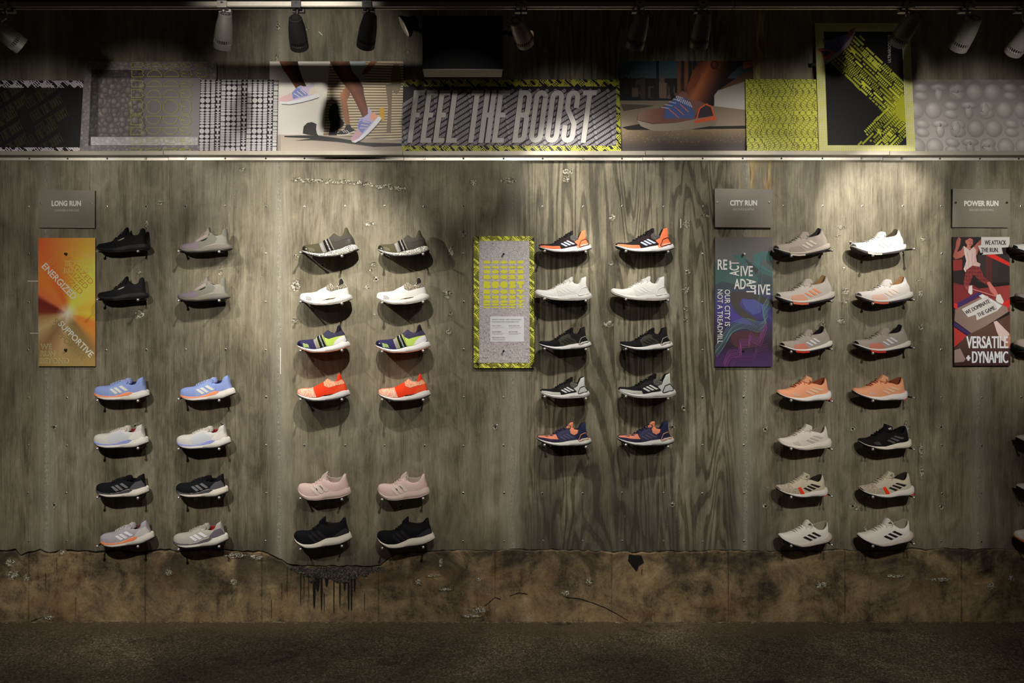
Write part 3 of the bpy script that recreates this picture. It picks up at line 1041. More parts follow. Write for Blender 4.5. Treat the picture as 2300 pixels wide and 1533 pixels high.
FAM = {
    'A': dict(toe=(150, 870), heel=(2020, 900),
              bot=[(150, 900), (240, 975), (360, 1030), (550, 1068), (900, 1065), (1250, 1035), (1650, 1005), (1900, 965), (2020, 915)],
              out=[(150, 890), (230, 950), (350, 1002), (550, 1045), (900, 1042), (1250, 1012), (1650, 982), (1900, 938), (2020, 900)],
              mid=[(150, 878), (300, 915), (600, 945), (900, 925), (1200, 840), (1500, 790), (1870, 757), (1960, 800), (2020, 890)],
              top=[(155, 860), (250, 780), (480, 730), (700, 675), (800, 600), (950, 480), (1080, 410), (1230, 395), (1400, 440), (1480, 465), (1600, 450), (1680, 390), (1715, 260), (1780, 197), (1832, 250), (1850, 450), (1880, 690), (1895, 755)],
              throat=(740, 1230), collar=1230, tongue=[(1000, 500), (1080, 330), (1185, 185), (1215, 170), (1250, 340), (1400, 430), (1300, 490)],
              laces=(760, 1060, 5), ripple=30,
              polys=dict(toe=[(155, 870), (280, 762), (500, 728), (715, 668), (830, 700), (900, 770), (950, 880), (900, 915), (600, 932), (300, 902)],
                         stay=[(735, 640), (800, 598), (950, 478), (1080, 410), (1215, 430), (1205, 500), (860, 690), (740, 660)],
                         slash=[(960, 660), (1205, 540), (1165, 595), (1050, 655)],
                         heel=[(1465, 480), (1545, 570), (1460, 730), (1870, 750), (1835, 540), (1690, 440), (1600, 455)],
                         band=[(160, 885), (300, 905), (600, 930), (900, 915), (1200, 815), (1470, 735), (1870, 750), (1500, 785), (1200, 838), (900, 923), (600, 943), (300, 913)])),
    'B': dict(toe=(135, 740), heel=(2040, 900),
              bot=[(138, 840), (250, 945), (400, 1015), (700, 1070), (1200, 1068), (1600, 1058), (1850, 1005), (2045, 925)],
              out=[(138, 820), (250, 930), (400, 995), (700, 1045), (1200, 1045), (1600, 1032), (1850, 960), (2045, 895)],
              mid=[(135, 765), (250, 830), (450, 880), (800, 905), (1030, 880), (1250, 805), (1450, 765), (1560, 790), (1750, 755), (1910, 718), (1990, 760), (2045, 885)],
              top=[(137, 740), (180, 650), (320, 590), (600, 570), (750, 525), (950, 445), (1150, 400), (1250, 425), (1360, 500), (1460, 528), (1560, 520), (1640, 460), (1695, 340), (1800, 282), (1850, 265), (1868, 480), (1912, 640), (1932, 718)],
              throat=(700, 1200), collar=1260, far=[(1260, 420), (1340, 430), (1450, 440), (1560, 445), (1640, 425), (1690, 330)], tongue=[(950, 470), (1150, 370), (1320, 307), (1400, 312), (1440, 400), (1430, 500), (1300, 520)],
              laces=(720, 1180, 6), ripple=60,
              polys=dict(rail=[(137, 770), (250, 835), (450, 885), (800, 910), (1030, 885), (1250, 808), (1440, 768), (1545, 800), (1400, 890), (1100, 930), (700, 945), (400, 930), (250, 905), (150, 845)],
                         s1=[(765, 672), (850, 650), (1050, 800), (965, 845)], s2=[(895, 632), (990, 608), (1195, 775), (1115, 808)], s3=[(1060, 585), (1150, 550), (1385, 708), (1295, 742)],
                         heel=[(1430, 765), (1470, 680), (1620, 530), (1835, 470), (1908, 640), (1925, 715), (1740, 755), (1560, 787)],
                         knit=[(720, 640), (1120, 470), (1420, 680), (1400, 760), (1000, 880), (760, 890)],
                         toe=[(140, 745), (190, 655), (320, 600), (520, 580), (600, 700), (560, 880), (300, 840)])),
    'C': dict(toe=(205, 870), heel=(2055, 920),
              bot=[(207, 950), (300, 1030), (550, 1125), (850, 1185), (1200, 1180), (1550, 1135), (1800, 1070), (2055, 965)],
              out=[(207, 930), (300, 1005), (550, 1100), (850, 1163), (1200, 1158), (1550, 1112), (1800, 1045), (2055, 945)],
              mid=[(205, 918), (330, 960), (500, 1010), (850, 1062), (1000, 1043), (1300, 960), (1500, 925), (1650, 860), (1900, 800), (2000, 830), (2055, 920)],
              top=[(207, 880), (240, 800), (350, 760), (600, 740), (790, 705), (900, 640), (1100, 540), (1180, 480), (1268, 405), (1350, 465), (1470, 520), (1545, 500), (1595, 400), (1620, 275), (1690, 228), (1762, 400), (1872, 560), (1940, 760), (1950, 800)],
              throat=(790, 1180), collar=1250, tongue=None, laces=None, ripple=46,
              polys=dict(strap=[(910, 640), (1090, 555), (1270, 940), (1040, 1010)], edge1=[(890, 655), (915, 640), (1055, 1005), (1025, 1015)], edge2=[(1070, 562), (1110, 550), (1290, 935), (1255, 945)],
                         grey=[(790, 708), (880, 655), (1015, 1015), (930, 1040)],
                         collar=[(1140, 520), (1265, 405), (1350, 468), (1470, 525), (1550, 500), (1700, 440), (1765, 420), (1870, 565), (1600, 625), (1330, 705), (1180, 645)],
                         tab=[(1545, 500), (1595, 400), (1620, 275), (1690, 228), (1762, 410), (1660, 470)],
                         side=[(1130, 545), (1190, 655), (1330, 710), (1600, 630), (1875, 575), (1940, 770), (1650, 855), (1480, 925), (1290, 945)],
                         heel=[(1490, 925), (1560, 780), (1700, 645), (1878, 585), (1942, 775), (1650, 858)],
                         cap=[(207, 915), (212, 830), (290, 785), (400, 860), (410, 965), (330, 958)],
                         badge=[(440, 850), (630, 890), (690, 1000), (480, 995)],
                         slot=[(1140, 985), (1330, 940), (1500, 915), (1400, 955), (1200, 1000)],
                         front=[(215, 900), (240, 802), (350, 764), (600, 744), (790, 709), (930, 1040), (700, 1046), (480, 1003), (330, 958)])),
    'D': dict(toe=(155, 850), heel=(2010, 985),
              bot=[(157, 895), (250, 1020), (400, 1130), (600, 1205), (800, 1215), (1200, 1182), (1600, 1150), (1850, 1072), (2012, 1005)],
              out=[(157, 880), (250, 1000), (400, 1105), (600, 1183), (800, 1190), (1200, 1160), (1600, 1125), (1850, 1047), (2012, 985)],
              mid=[(155, 838), (200, 880), (300, 970), (500, 1050), (750, 1062), (1000, 1000), (1250, 912), (1550, 890), (1900, 818), (1960, 865), (2012, 970)],
              top=[(157, 845), (185, 750), (245, 690), (400, 672), (600, 690), (750, 650), (870, 590), (960, 510), (1080, 440), (1190, 500), (1290, 590), (1450, 620), (1600, 588), (1690, 480), (1775, 350), (1832, 338), (1852, 500), (1902, 690), (1925, 815)],
              throat=(760, 1080), collar=1130, far=[(1135, 430), (1200, 440), (1290, 485), (1450, 512), (1600, 500), (1690, 440), (1770, 348)], tongue=[(950, 530), (1000, 400), (1100, 320), (1180, 260), (1205, 280), (1200, 400), (1190, 540)],
              laces=(770, 1060, 5), ripple=34,
              polys=dict(s1=[(640, 790), (720, 760), (960, 1005), (870, 1028)], s2=[(750, 725), (840, 690), (1105, 945), (1005, 985)], s3=[(900, 685), (985, 645), (1245, 890), (1150, 920)],
                         heel=[(1395, 895), (1560, 790), (1800, 640), (1885, 650), (1915, 810), (1560, 885)],
                         slot1=[(815, 790), (845, 785), (905, 860), (890, 870)], slot2=[(945, 705), (975, 705), (1085, 815), (1060, 820)])),
    'E': dict(toe=(85, 830), heel=(2130, 920),
              bot=[(88, 890), (170, 950), (400, 1022), (700, 1085), (1000, 1100), (1500, 1085), (1850, 1045), (2130, 950)],
              out=[(88, 855), (170, 900), (400, 992), (700, 1060), (1000, 1076), (1500, 1060), (1850, 1020), (2130, 928)],
              mid=[(85, 828), (140, 855), (400, 920), (700, 960), (950, 950), (1250, 890), (1530, 840), (1800, 850), (1960, 800), (2040, 790), (2090, 840), (2130, 915)],
              top=[(88, 812), (120, 762), (180, 742), (450, 750), (650, 700), (760, 640), (900, 540), (1100, 460), (1280, 385), (1400, 400), (1460, 470), (1590, 487), (1650, 420), (1720, 270), (1790, 245), (1870, 205), (1882, 430), (1967, 650), (2040, 785)],
              throat=(690, 1200), collar=1330, tongue=[(1100, 470), (1180, 380), (1340, 242), (1415, 238), (1420, 330), (1400, 430), (1280, 480)],
              laces=(700, 1140, 6), ripple=30,
              polys=dict(guard=[(125, 800), (300, 805), (600, 840), (870, 840), (912, 952), (700, 958), (400, 918), (138, 852)],
                         cage=[(905, 950), (880, 840), (815, 700), (960, 565), (1180, 480), (1280, 500), (1310, 620), (1430, 680), (1550, 790), (1530, 842), (1250, 888)],
                         heel=[(1440, 680), (1580, 600), (1645, 440), (1720, 275), (1790, 250), (1868, 210), (1882, 430), (1967, 650), (2035, 780), (1960, 800), (1800, 850), (1600, 845), (1540, 835)],
                         lip=[(1500, 840), (1800, 850), (1640, 920), (1550, 930)],
                         s1=[(900, 755), (960, 725), (1180, 840), (1100, 862)], s2=[(1010, 700), (1078, 675), (1320, 800), (1232, 822)], s3=[(1115, 645), (1182, 625), (1460, 765), (1370, 788)],
                         toe=[(95, 812), (130, 765), (180, 745), (450, 752), (650, 705), (760, 650), (830, 790), (870, 840), (600, 840), (300, 805), (125, 800)],
                         sock=[(1280, 480), (1300, 400), (1400, 405), (1460, 475), (1590, 492), (1560, 610), (1440, 675), (1310, 615)]),
              loop=[(1605, 862), (1690, 650), (1850, 582), (1890, 602), (2010, 770), (1990, 800), (1640, 890)],
              loopbar=[(1660, 850), (1720, 800), (1960, 755), (1985, 780), (1700, 845)]),
    'F': dict(toe=(275, 830), heel=(2110, 810),
              bot=[(280, 890), (400, 960), (550, 1030), (750, 1088), (1000, 1112), (1220, 1095), (1500, 1050), (1800, 990), (2000, 920), (2110, 838)],
              out=[(280, 868), (400, 925), (550, 985), (750, 1038), (1000, 1060), (1220, 1048), (1500, 1000), (1800, 935), (2000, 880), (2110, 815)],
              mid=[(275, 828), (380, 870), (550, 930), (750, 975), (1000, 985), (1220, 968), (1500, 890), (1800, 780), (2000, 695), (2050, 695), (2085, 740), (2110, 800)],
              top=[(278, 812), (312, 748), (450, 722), (680, 690), (800, 650), (930, 570), (1050, 500), (1180, 490), (1300, 510), (1400, 495), (1540, 470), (1680, 430), (1755, 360), (1792, 250), (1812, 212), (1880, 360), (1962, 500), (2008, 640), (2012, 692)],
              throat=(690, 1260), collar=1400, end=1816, far=[(1400, 480), (1500, 430), (1620, 355), (1690, 290), (1730, 205), (1762, 182), (1808, 208)], tongue=[(1050, 510), (1180, 330), (1260, 300), (1380, 322), (1420, 420), (1340, 560), (1200, 560)],
              laces=(710, 1180, 6), ripple=0,
              polys=dict(s1=[(1095, 755), (1162, 735), (1372, 845), (1302, 870)], s2=[(1225, 682), (1300, 660), (1502, 790), (1422, 815)], s3=[(1350, 622), (1422, 600), (1622, 730), (1552, 752)],
                         cap=[(278, 826), (312, 752), (370, 795), (392, 865), (330, 850)],
                         hatch=[(695, 840), (760, 815), (1050, 785), (1215, 945), (1210, 965), (1000, 982), (740, 972), (690, 930)],
                         seg=[(720, 1030), (1000, 1062), (1220, 1048), (1215, 1096), (1000, 1112), (750, 1088)])),
    'G': dict(toe=(275, 830), heel=(2190, 890),
              bot=[(280, 865), (380, 955), (700, 1060), (1000, 1125), (1250, 1140), (1600, 1102), (1960, 1068), (2110, 1035), (2190, 930)],
              out=[(280, 850), (380, 932), (700, 1043), (1000, 1105), (1250, 1120), (1600, 1080), (1960, 1048), (2110, 1010), (2190, 910)],
              mid=[(278, 828), (380, 900), (600, 970), (850, 1000), (1100, 1003), (1350, 950), (1600, 880), (1900, 835), (2010, 792), (2080, 735), (2140, 815), (2190, 885)],
              top=[(278, 818), (330, 762), (550, 740), (740, 680), (900, 580), (1050, 480), (1180, 430), (1300, 470), (1450, 490), (1600, 510), (1760, 545), (1835, 510), (1888, 425), (1918, 330), (1952, 294), (1985, 370), (2022, 600), (2085, 733)],
              throat=(760, 1280), collar=1480, end=1956, far=[(1485, 480), (1600, 440), (1750, 385), (1850, 325), (1905, 298), (1950, 292)], tongue=[(1100, 450), (1220, 330), (1240, 222), (1360, 262), (1480, 312), (1490, 430), (1350, 500), (1200, 480)],
              laces=(800, 1230, 6), ripple=0,
              polys=dict(s1=[(1200, 790), (1272, 752), (1532, 850), (1442, 890)], s2=[(1325, 715), (1392, 680), (1682, 775), (1592, 820)], s3=[(1450, 650), (1522, 617), (1842, 690), (1752, 742)],
                         strap=[(985, 772), (1088, 738), (1235, 960), (1230, 990), (1110, 1000)],
                         toe=[(285, 820), (330, 768), (550, 745), (740, 688), (850, 800), (980, 780), (1100, 1000), (850, 995), (600, 965), (380, 895)],
                         vent=[(700, 860), (900, 820), (1000, 960), (800, 940)],
                         seg=[(1960, 1048), (2110, 1010), (2150, 965), (2140, 1010), (2110, 1036), (1960, 1068)],
                         cap=[(282, 826), (300, 800), (360, 860), (385, 898), (340, 875)])),
    'H': dict(toe=(220, 760), heel=(2160, 880),
              bot=[(223, 795), (300, 882), (500, 1010), (800, 1130), (1000, 1176), (1250, 1170), (1600, 1110), (1900, 1062), (2100, 962), (2162, 900)],
              out=[(223, 780), (300, 864), (500, 990), (800, 1108), (1000, 1154), (1250, 1149), (1600, 1089), (1900, 1040), (2100, 940), (2162, 880)],
              mid=[(220, 758), (290, 822), (500, 922), (800, 1000), (1000, 1030), (1250, 1010), (1600, 930), (1850, 860), (1975, 765), (2040, 700), (2110, 780), (2162, 868)],
              top=[(223, 752), (250, 726), (450, 711), (700, 642), (900, 550), (1000, 490), (1120, 430), (1300, 450), (1480, 460), (1560, 528), (1660, 582), (1780, 578), (1880, 520), (1935, 450), (1968, 345), (1986, 325), (2003, 560), (2042, 698)],
              throat=(720, 1300), collar=1450, end=1988, far=[(1460, 455), (1560, 428), (1700, 392), (1850, 335), (1930, 305), (1982, 322)], tongue=[(1110, 440), (1140, 360), (1260, 242), (1320, 240), (1480, 408), (1450, 470), (1300, 500)],
              laces=(740, 1240, 6), ripple=0,
              polys=dict(s1=[(1015, 805), (1112, 770), (1377, 905), (1292, 940)], s2=[(1185, 735), (1272, 705), (1542, 835), (1452, 870)], s3=[(1350, 670), (1442, 637), (1702, 770), (1612, 800)])),
}


class ShoeShape:
    """side profile + plan -> 3-D surfaces, local metres: x along the shoe (toe at -), z up, -y faces the shop"""

    def __init__(self, fam):
        self.f = f = FAM[fam]
        (tx, ty), (hx, hy) = f['toe'], f['heel']
        self.tx, self.hx, self.L = tx, hx, hx - tx
        self.ox, self.oy = (tx + hx) / 2, max(p[1] for p in f['bot'])
        self.bot, self.out, self.mid, self.top = (pchip(f[k]) for k in ('bot', 'out', 'mid', 'top'))
        self.ux1 = f['top'][-1][0]
        fr = f.get('far')
        self.topf = pchip([p for p in f['top'] if p[0] < fr[0][0]] + fr + [p for p in f['top'] if p[0] > fr[-1][0]]) if fr else self.top
        self.ux0 = f['top'][0][0]
        self.tip = min((p for p in f['top'] if p[0] > f['collar'] + 150), key=lambda p: p[1])[0]

    def X(self, x):
        return (x - self.ox) * K

    def Z(self, y):
        return (self.oy - y) * K

    def w(self, x):
        return PLAN((x - self.tx) / self.L)

    def uw(self, x):
        return PLAN((x - self.ux0) / (self.ux1 - self.ux0)) * 0.93

    def a(self, x):
        c = self.f['collar']
        e = self.f.get('end', self.tip + 6)
        if x <= c or x >= e:
            return 0.0
        t = min(1, (x - c) / 220.0)
        r = max(0.0, min(1, (e - x) / 190.0))
        return min(0.021 * (t * t * (3 - 2 * t)) * (0.04 + 0.96 * math.sqrt(r)), self.uw(x) * 0.86)

    def upper_y(self, x, y):
        """half width of the upper at trace point (x, y)"""
        zb, zt = self.Z(self.mid(x)) - 0.003, self.Z(self.top(x))
        h = max(zt - zb, 1e-4)
        s = min(1, max(0, (self.Z(y) - zb) / h))
        t = math.asin(min(1, s ** (1 / 0.9)))
        a = self.a(x)
        return a + (self.uw(x) - a) * max(0.0, math.cos(t)) ** 0.72

    def mid_y(self, x, y, k=1.0):
        zb, zt = self.Z(self.out(x)), self.Z(self.mid(x))
        s = min(1, max(0, (self.Z(y) - zb) / max(zt - zb, 1e-4)))
        return self.w(x) * (0.965 + 0.05 * math.sin(s * math.pi) - 0.03 * s)

    def stations(self, x0, x1, n=46):
        return [x0 + (x1 - x0) * (0.5 - 0.5 * math.cos(math.pi * (0.62 * i / n + 0.0))) / (0.5 - 0.5 * math.cos(math.pi * 0.62)) if False else x0 + (x1 - x0) * self._e(i / n) for i in range(n + 1)]

    @staticmethod
    def _e(t):
        return t + 0.085 * math.sin(2 * math.pi * t) * -1.0

    def upper_mesh(self):
        m = MB()
        xs = self.stations(self.ux0, self.ux1, 60)
        nt_ = 9
        for sg in (-1, 1):
            vs, fs = [], []
            for x in xs:
                zb, zt = self.Z(self.mid(x)) - 0.003, self.Z((self.top if sg < 0 else self.topf)(x))
                zt = max(zt, zb + 0.001)
                a, wb = self.a(x), self.uw(x)
                for k in range(nt_ + 1):
                    t = math.pi / 2 * k / nt_
                    vs.append((self.X(x), sg * (a + (wb - a) * math.cos(t) ** 0.72 if k < nt_ else a), zb + (zt - zb) * math.sin(t) ** 0.9))
            r = nt_ + 1
            for i in range(len(xs) - 1):
                for k in range(nt_):
                    p = i * r + k
                    fs.append((p, p + 1, p + r + 1, p + r))
            fs.append(tuple(range(r)))
            fs.append(tuple((len(xs) - 1) * r + k for k in range(r)))
            m.add(vs, fs)
        return m

    def lining_mesh(self):
        m = MB()
        xs = [x for x in self.stations(self.ux0, self.ux1, 60) if self.a(x) > 0.0012]
        xs = [self.f['collar']] + xs
        vs, fs = [], []
        for x in xs:
            row = []
            for sg, tp in ((-1, self.top), (1, self.topf)):
                zb, zt = self.Z(self.mid(x)) + 0.006, self.Z(tp(x))
                a, wb = self.a(x), self.uw(x) * 0.80
                ai = max(a - 0.0035, 0.0)
                zm = zb + (zt - zb) * 0.45
                half = [(sg * a, zt + 0.0002), (sg * ai, zt - 0.0015), (sg * max(ai, min(wb, ai + 0.006)), zm), (sg * wb * 0.92, zb)]
                row += half if sg < 0 else half[::-1]
            vs += [(self.X(x), y, z) for y, z in row]
        r = 8
        for i in range(len(xs) - 1):
            for k in range(r - 1):
                p = i * r + k
                fs.append((p, p + 1, p + r + 1, p + r))
        zmin = min(self.Z(self.top(x)) for x in xs)
        for n_, f_ in enumerate(fs):
            i, k = divmod(n_, r - 1)
            tab = 'end' not in self.f and self.Z(self.top(xs[i])) > zmin + 0.012 and k in (0, 1, 5, 6) and i > len(xs) * 0.4
            m.add([], [])
            m.f.append(f_)
            m.m.append(1 if tab else 0)
        m.v = vs
        return m

    def band_mesh(self, lo, hi, wl, wm, wh, ripple=0, n=48):
        """closed solid between two profile curves"""
        m = MB()
        xs = self.stations(self.tx, self.hx, n if not ripple else 92)
        vs, fs = [], []
        r = 8
        for x in xs:
            z0, z1 = self.Z(lo(x)), self.Z(hi(x))
            if ripple:
                u = (x - self.tx) / self.L
                amp = 9 * K * min(1, u * 8, (1 - u) * 5)
                z0 += amp * (0.5 + 0.5 * math.sin((x - self.tx) / (1000.0 / ripple) * 2 * math.pi * 0.5))
            z1 = max(z1, z0 + 0.0006)
            w = self.w(x)
            q = [(wl * 0.86, z0), (wl, z0 + (z1 - z0) * 0.14), (wm, z0 + (z1 - z0) * 0.5), (wh, z1)]
            row = [(-w * a, z) for a, z in q] + [(w * a, z) for a, z in reversed(q)]
            vs += [(self.X(x), y, z) for y, z in row]
        for i in range(len(xs) - 1):
            for k in range(r):
                a, b = i * r + k, i * r + (k + 1) % r
                fs.append((a, b, b + r, a + r))
        fs.append(tuple(range(r)))
        fs.append(tuple((len(xs) - 1) * r + k for k in range(r)))
        m.add(vs, fs)
        return m

    def patch(self, polys, off=0.001, surf='upper', sides=(-1, 1)):
        """overlay panels laid on the side of the shoe, both sides; thin but with a turned-in edge"""
        m = MB()
        fn = self.upper_y if surf == 'upper' else (self.mid_y if surf == 'mid' else (lambda x, y: self.w(x) * 0.985))
        for poly in polys:
            bm = bmesh.new()
            vv = [bm.verts.new((x, y, 0)) for x, y in poly]
            for t in tessellate_polygon([[Vector((x, y, 0)) for x, y in poly]]):
                try:
                    bm.faces.new([vv[i] for i in t])
                except ValueError:
                    pass
            xa, xb = min(p[0] for p in poly), max(p[0] for p in poly)
            ya, yb = min(p[1] for p in poly), max(p[1] for p in poly)
            st = 34
            for lo, hi, no in ((xa, xb, (1, 0, 0)), (ya, yb, (0, 1, 0))):
                n = int((hi - lo) / st)
                for i in range(1, n + 1):
                    c = lo + (hi - lo) * i / (n + 1)
                    bmesh.ops.bisect_plane(bm, geom=bm.verts[:] + bm.edges[:] + bm.faces[:], plane_co=Vector(no) * c, plane_no=no)
            bm.verts.index_update()
            pts = [(v.co.x, v.co.y) for v in bm.verts]
            faces = [tuple(v.index for v in f.verts) for f in bm.faces]
            bnd = [tuple(v.index for v in e.verts) for e in bm.edges if len(e.link_faces) == 1]
            bm.free()
            for sg in sides:
                vs = []
                for inner in (0, 1):
                    for x, y in pts:
                        x2 = min(max(x, self.ux0 + 1), self.ux1 - 1) if surf == 'upper' else x
                        zt = self.Z(self.top(x2)) if surf == 'upper' else 1e9
                        z = min(self.Z(y), zt + 0.0006)
                        h = fn(x2, y)
                        vs.append((self.X(x2), sg * max(0.0, h + (off if not inner else -0.001)), z))
                n = len(pts)
                fs = list(faces) + [(a, b, b + n, a + n) for a, b in bnd]
                m.add(vs, fs)
        return m

    def tongue_mesh(self, poly):
        m = MB()
        cx = sum(p[0] for p in poly) / len(poly)
        cy = sum(p[1] for p in poly) / len(poly)
        vs = []
        for y, k in ((-0.0185, 0.80), (-0.012, 0.96), (0, 1.0), (0.012, 0.96), (0.0185, 0.80)):
            for px, py in poly:
                vs.append((self.X(cx + (px - cx) * k), y, self.Z(cy + (py - cy) * k)))
        n = len(poly)
        fs = []
        for r in range(4):
            for k in range(n):
                a, b = r * n + k, r * n + (k + 1) % n
                fs.append((a, b, b + n, a + n))
        for r in (0, 4):
            for t in tessellate_polygon([[Vector((p[0], p[1], 0)) for p in poly]]):
                fs.append(tuple(r * n + i for i in t))
        m.add(vs, fs)
        return m

    def lace_mesh(self, bow=True):
        x0, x1, n = self.f['laces']
        m = MB()

        def surf(x, s, sg):
            t = math.pi / 2 * s
            zb, zt = self.Z(self.mid(x)) - 0.003, self.Z(self.top(x))
            a, wb = self.a(x), self.uw(x)
            y = a + (wb - a) * max(0, math.cos(t)) ** 0.72
            return Vector((self.X(x), sg * y, zb + (zt - zb) * math.sin(t) ** 0.9 + 0.0022))
        for k in range(n):
            x = x0 + (x1 - x0) * k / (n - 1)
            dx = 40
            pts = []
            for i in range(9):
                q = -1 + 2 * i / 8
                s = 1 - 0.30 * abs(q) ** 1.1
                pts.append(surf(x + dx * q * (1 if k % 2 else -1) * 0.4 + 34 * abs(q), s, -1 if q < 0 else 1) + Vector((0, 0, 0.0016 * (1 - q * q))))
            m.tube(pts, 0.0023, 6)
        if bow:
            xe = x1 + 40
            zt = self.Z(self.top(xe)) + 0.004
            c = Vector((self.X(xe), 0, zt))
            for sg in (-1, 1):
                lp = [c + Vector((0.006 * math.sin(q) + 0.018 * math.sin(q / 2) ** 2, sg * (0.004 + 0.020 * math.sin(q / 2)), 0.010 * math.sin(q) + 0.004 - 0.012 * math.sin(q / 2) ** 2)) for q in [i * 2 * math.pi / 12 for i in range(13)]]
                m.tube(lp, 0.0017, 6)
                m.tube([c, c + Vector((-0.006, sg * 0.012, 0.004)), c + Vector((-0.012, sg * 0.022, -0.006)), c + Vector((-0.014, sg * 0.027, -0.016))], 0.0016, 6)
        return m


SHAPES = {k: ShoeShape(k) for k in FAM}
DATA = {}


def shoe_parts(fam, cw):
    """list of (part name, mesh data, child list) for a colourway, cached so that pairs share meshes"""
    key = (fam, cw['id'])
    if key in DATA:
        return DATA[key]
    sh = SHAPES[fam]
    f = sh.f
    P = f['polys']
    up = cw['upper']
    up = up if not isinstance(up, tuple) else fabric(up)
    parts = []

    def part(name, mb, mat, smooth=True, sub=None):
        parts.append((name, mb.mesh(name, mat, smooth), sub))
    part('upper', sh.upper_mesh(), up)
    part('lining', sh.lining_mesh(), [fabric(cw.get('lining', (40, 38, 36))), fabric(cw.get('tab_in', tuple(int(v * .82) for v in cw['base'])))])
    mm = cw.get('mid_mat') or foam(cw['mid'])
    part('midsole', sh.band_mesh(sh.out, sh.mid, 0.965, 1.015, 0.93), mm)
    part('outsole', sh.band_mesh(sh.bot, lambda x: sh.out(x) - 3, 0.93, 0.965, 0.96, f['ripple']), rubber(cw.get('outsole', (20, 19, 18))))
    if f['tongue']:
        part('tongue', sh.tongue_mesh(f['tongue']), fabric(cw.get('tongue', cw.get('base', (60, 60, 60)))))
    if f['laces'] and cw.get('laces'):
        part('laces', sh.lace_mesh(cw.get('bow', True)), fabric(cw['laces']))
    for (name, keys, mat, surf, off) in cw.get('patches', []):
        mat = fabric(mat) if isinstance(mat, tuple) else mat
        if name == 'side_stripes':
            name = 'side_stripe'
        elif name == 'cage_slots':
            name = 'cage_slot'
        for k in keys:
            part(name, sh.patch([P[k]], off, surf, (-1,)), mat)
            if name not in ('side_stripe', 'cage_slot', 'toe_badge', 'eyelet_piping', 'arch_slot', 'vent_panel', 'side_knit'):
                part(name, sh.patch([P[k]], off, surf, (1,)), mat)
    if cw.get('letters'):
        m = MB()
        ts, x0, x1 = glyph_tris('McCARTNEY', 0.02)
        kx = 430.0 / (x1 - x0)
        ca, sa = math.cos(math.radians(67)), math.sin(math.radians(67))
        for t in ts:
            vs = []
            for gx, gy in t:
                u, v = (gx - x0) * kx, -(gy - 0.35) * 62
                x, y = 1002 + u * ca - v * sa, 590 + u * sa + v * ca
                vs.append((sh.X(x), -(sh.upper_y(x, y) + 0.0026), sh.Z(y)))
            m.add(vs, [(0, 1, 2)])
        part('strap_lettering', m, fabric(cw['letters']), False)
    if cw.get('badge') and f['tongue']:
        bx_, by_ = (1290, 330) if fam == 'H' else (1330, 330)
        for k, (hgt, dx) in enumerate(((34, 0), (58, 34), (82, 70))):
            m = MB()
            q = [(bx_ + dx - 30, by_ + 70 - hgt + k * 8), (bx_ + dx - 8, by_ + 62 - hgt + k * 8), (bx_ + dx + 22, by_ + 70 + k * 8), (bx_ + dx - 6, by_ + 78 + k * 8)]
            m.add([(sh.X(x), -0.0192, sh.Z(y)) for x, y in q] + [(sh.X(x), -0.0150, sh.Z(y)) for x, y in q], [(0, 1, 2, 3), (0, 1, 5, 4), (1, 2, 6, 5), (2, 3, 7, 6), (3, 0, 4, 7)])
            part('tongue_mark', m, fabric(cw['badge']), False)
    if f.get('loop') and cw.get('loop'):
        for sg in (-1, 1):
            m = MB()
            lp = f['loop'] + [f['loop'][0], f['loop'][1]]
            pts = []
            for (xa, ya), (xb, yb) in zip(lp[:-1], lp[1:]):
                n = max(2, int(math.hypot(xb - xa, yb - ya) / 40))
                for i in range(n):
                    x, y = xa + (xb - xa) * i / n, ya + (yb - ya) * i / n
                    h = sh.upper_y(min(x, sh.ux1 - 2), y) if y < sh.mid(x) else sh.mid_y(x, y)
                    pts.append(Vector((sh.X(x), sg * (h + 0.0012), sh.Z(y))))
            m.tube(pts, 0.0021, 6)
            part('heel_clip', m, rubber(cw['loop']))
        if cw.get('loopbar'):
            part('heel_insert', sh.patch([f['loopbar']], 0.002, 'upper', (-1,)), rubber(cw['loopbar']))
    DATA[key] = parts
    return parts


def TR3(c):
    return ['s1', 's2', 's3'], fabric(c), 'upper', 0.0014


def cway(id_, base, mid, **k):
    d = dict(id=id_, base=base, upper=k.pop('upper', base), mid=mid)
    d.update(k)
    return d


def stripes(c, off=0.0018):
    return ('side_stripes', ['s1', 's2', 's3'], c, 'upper', off)


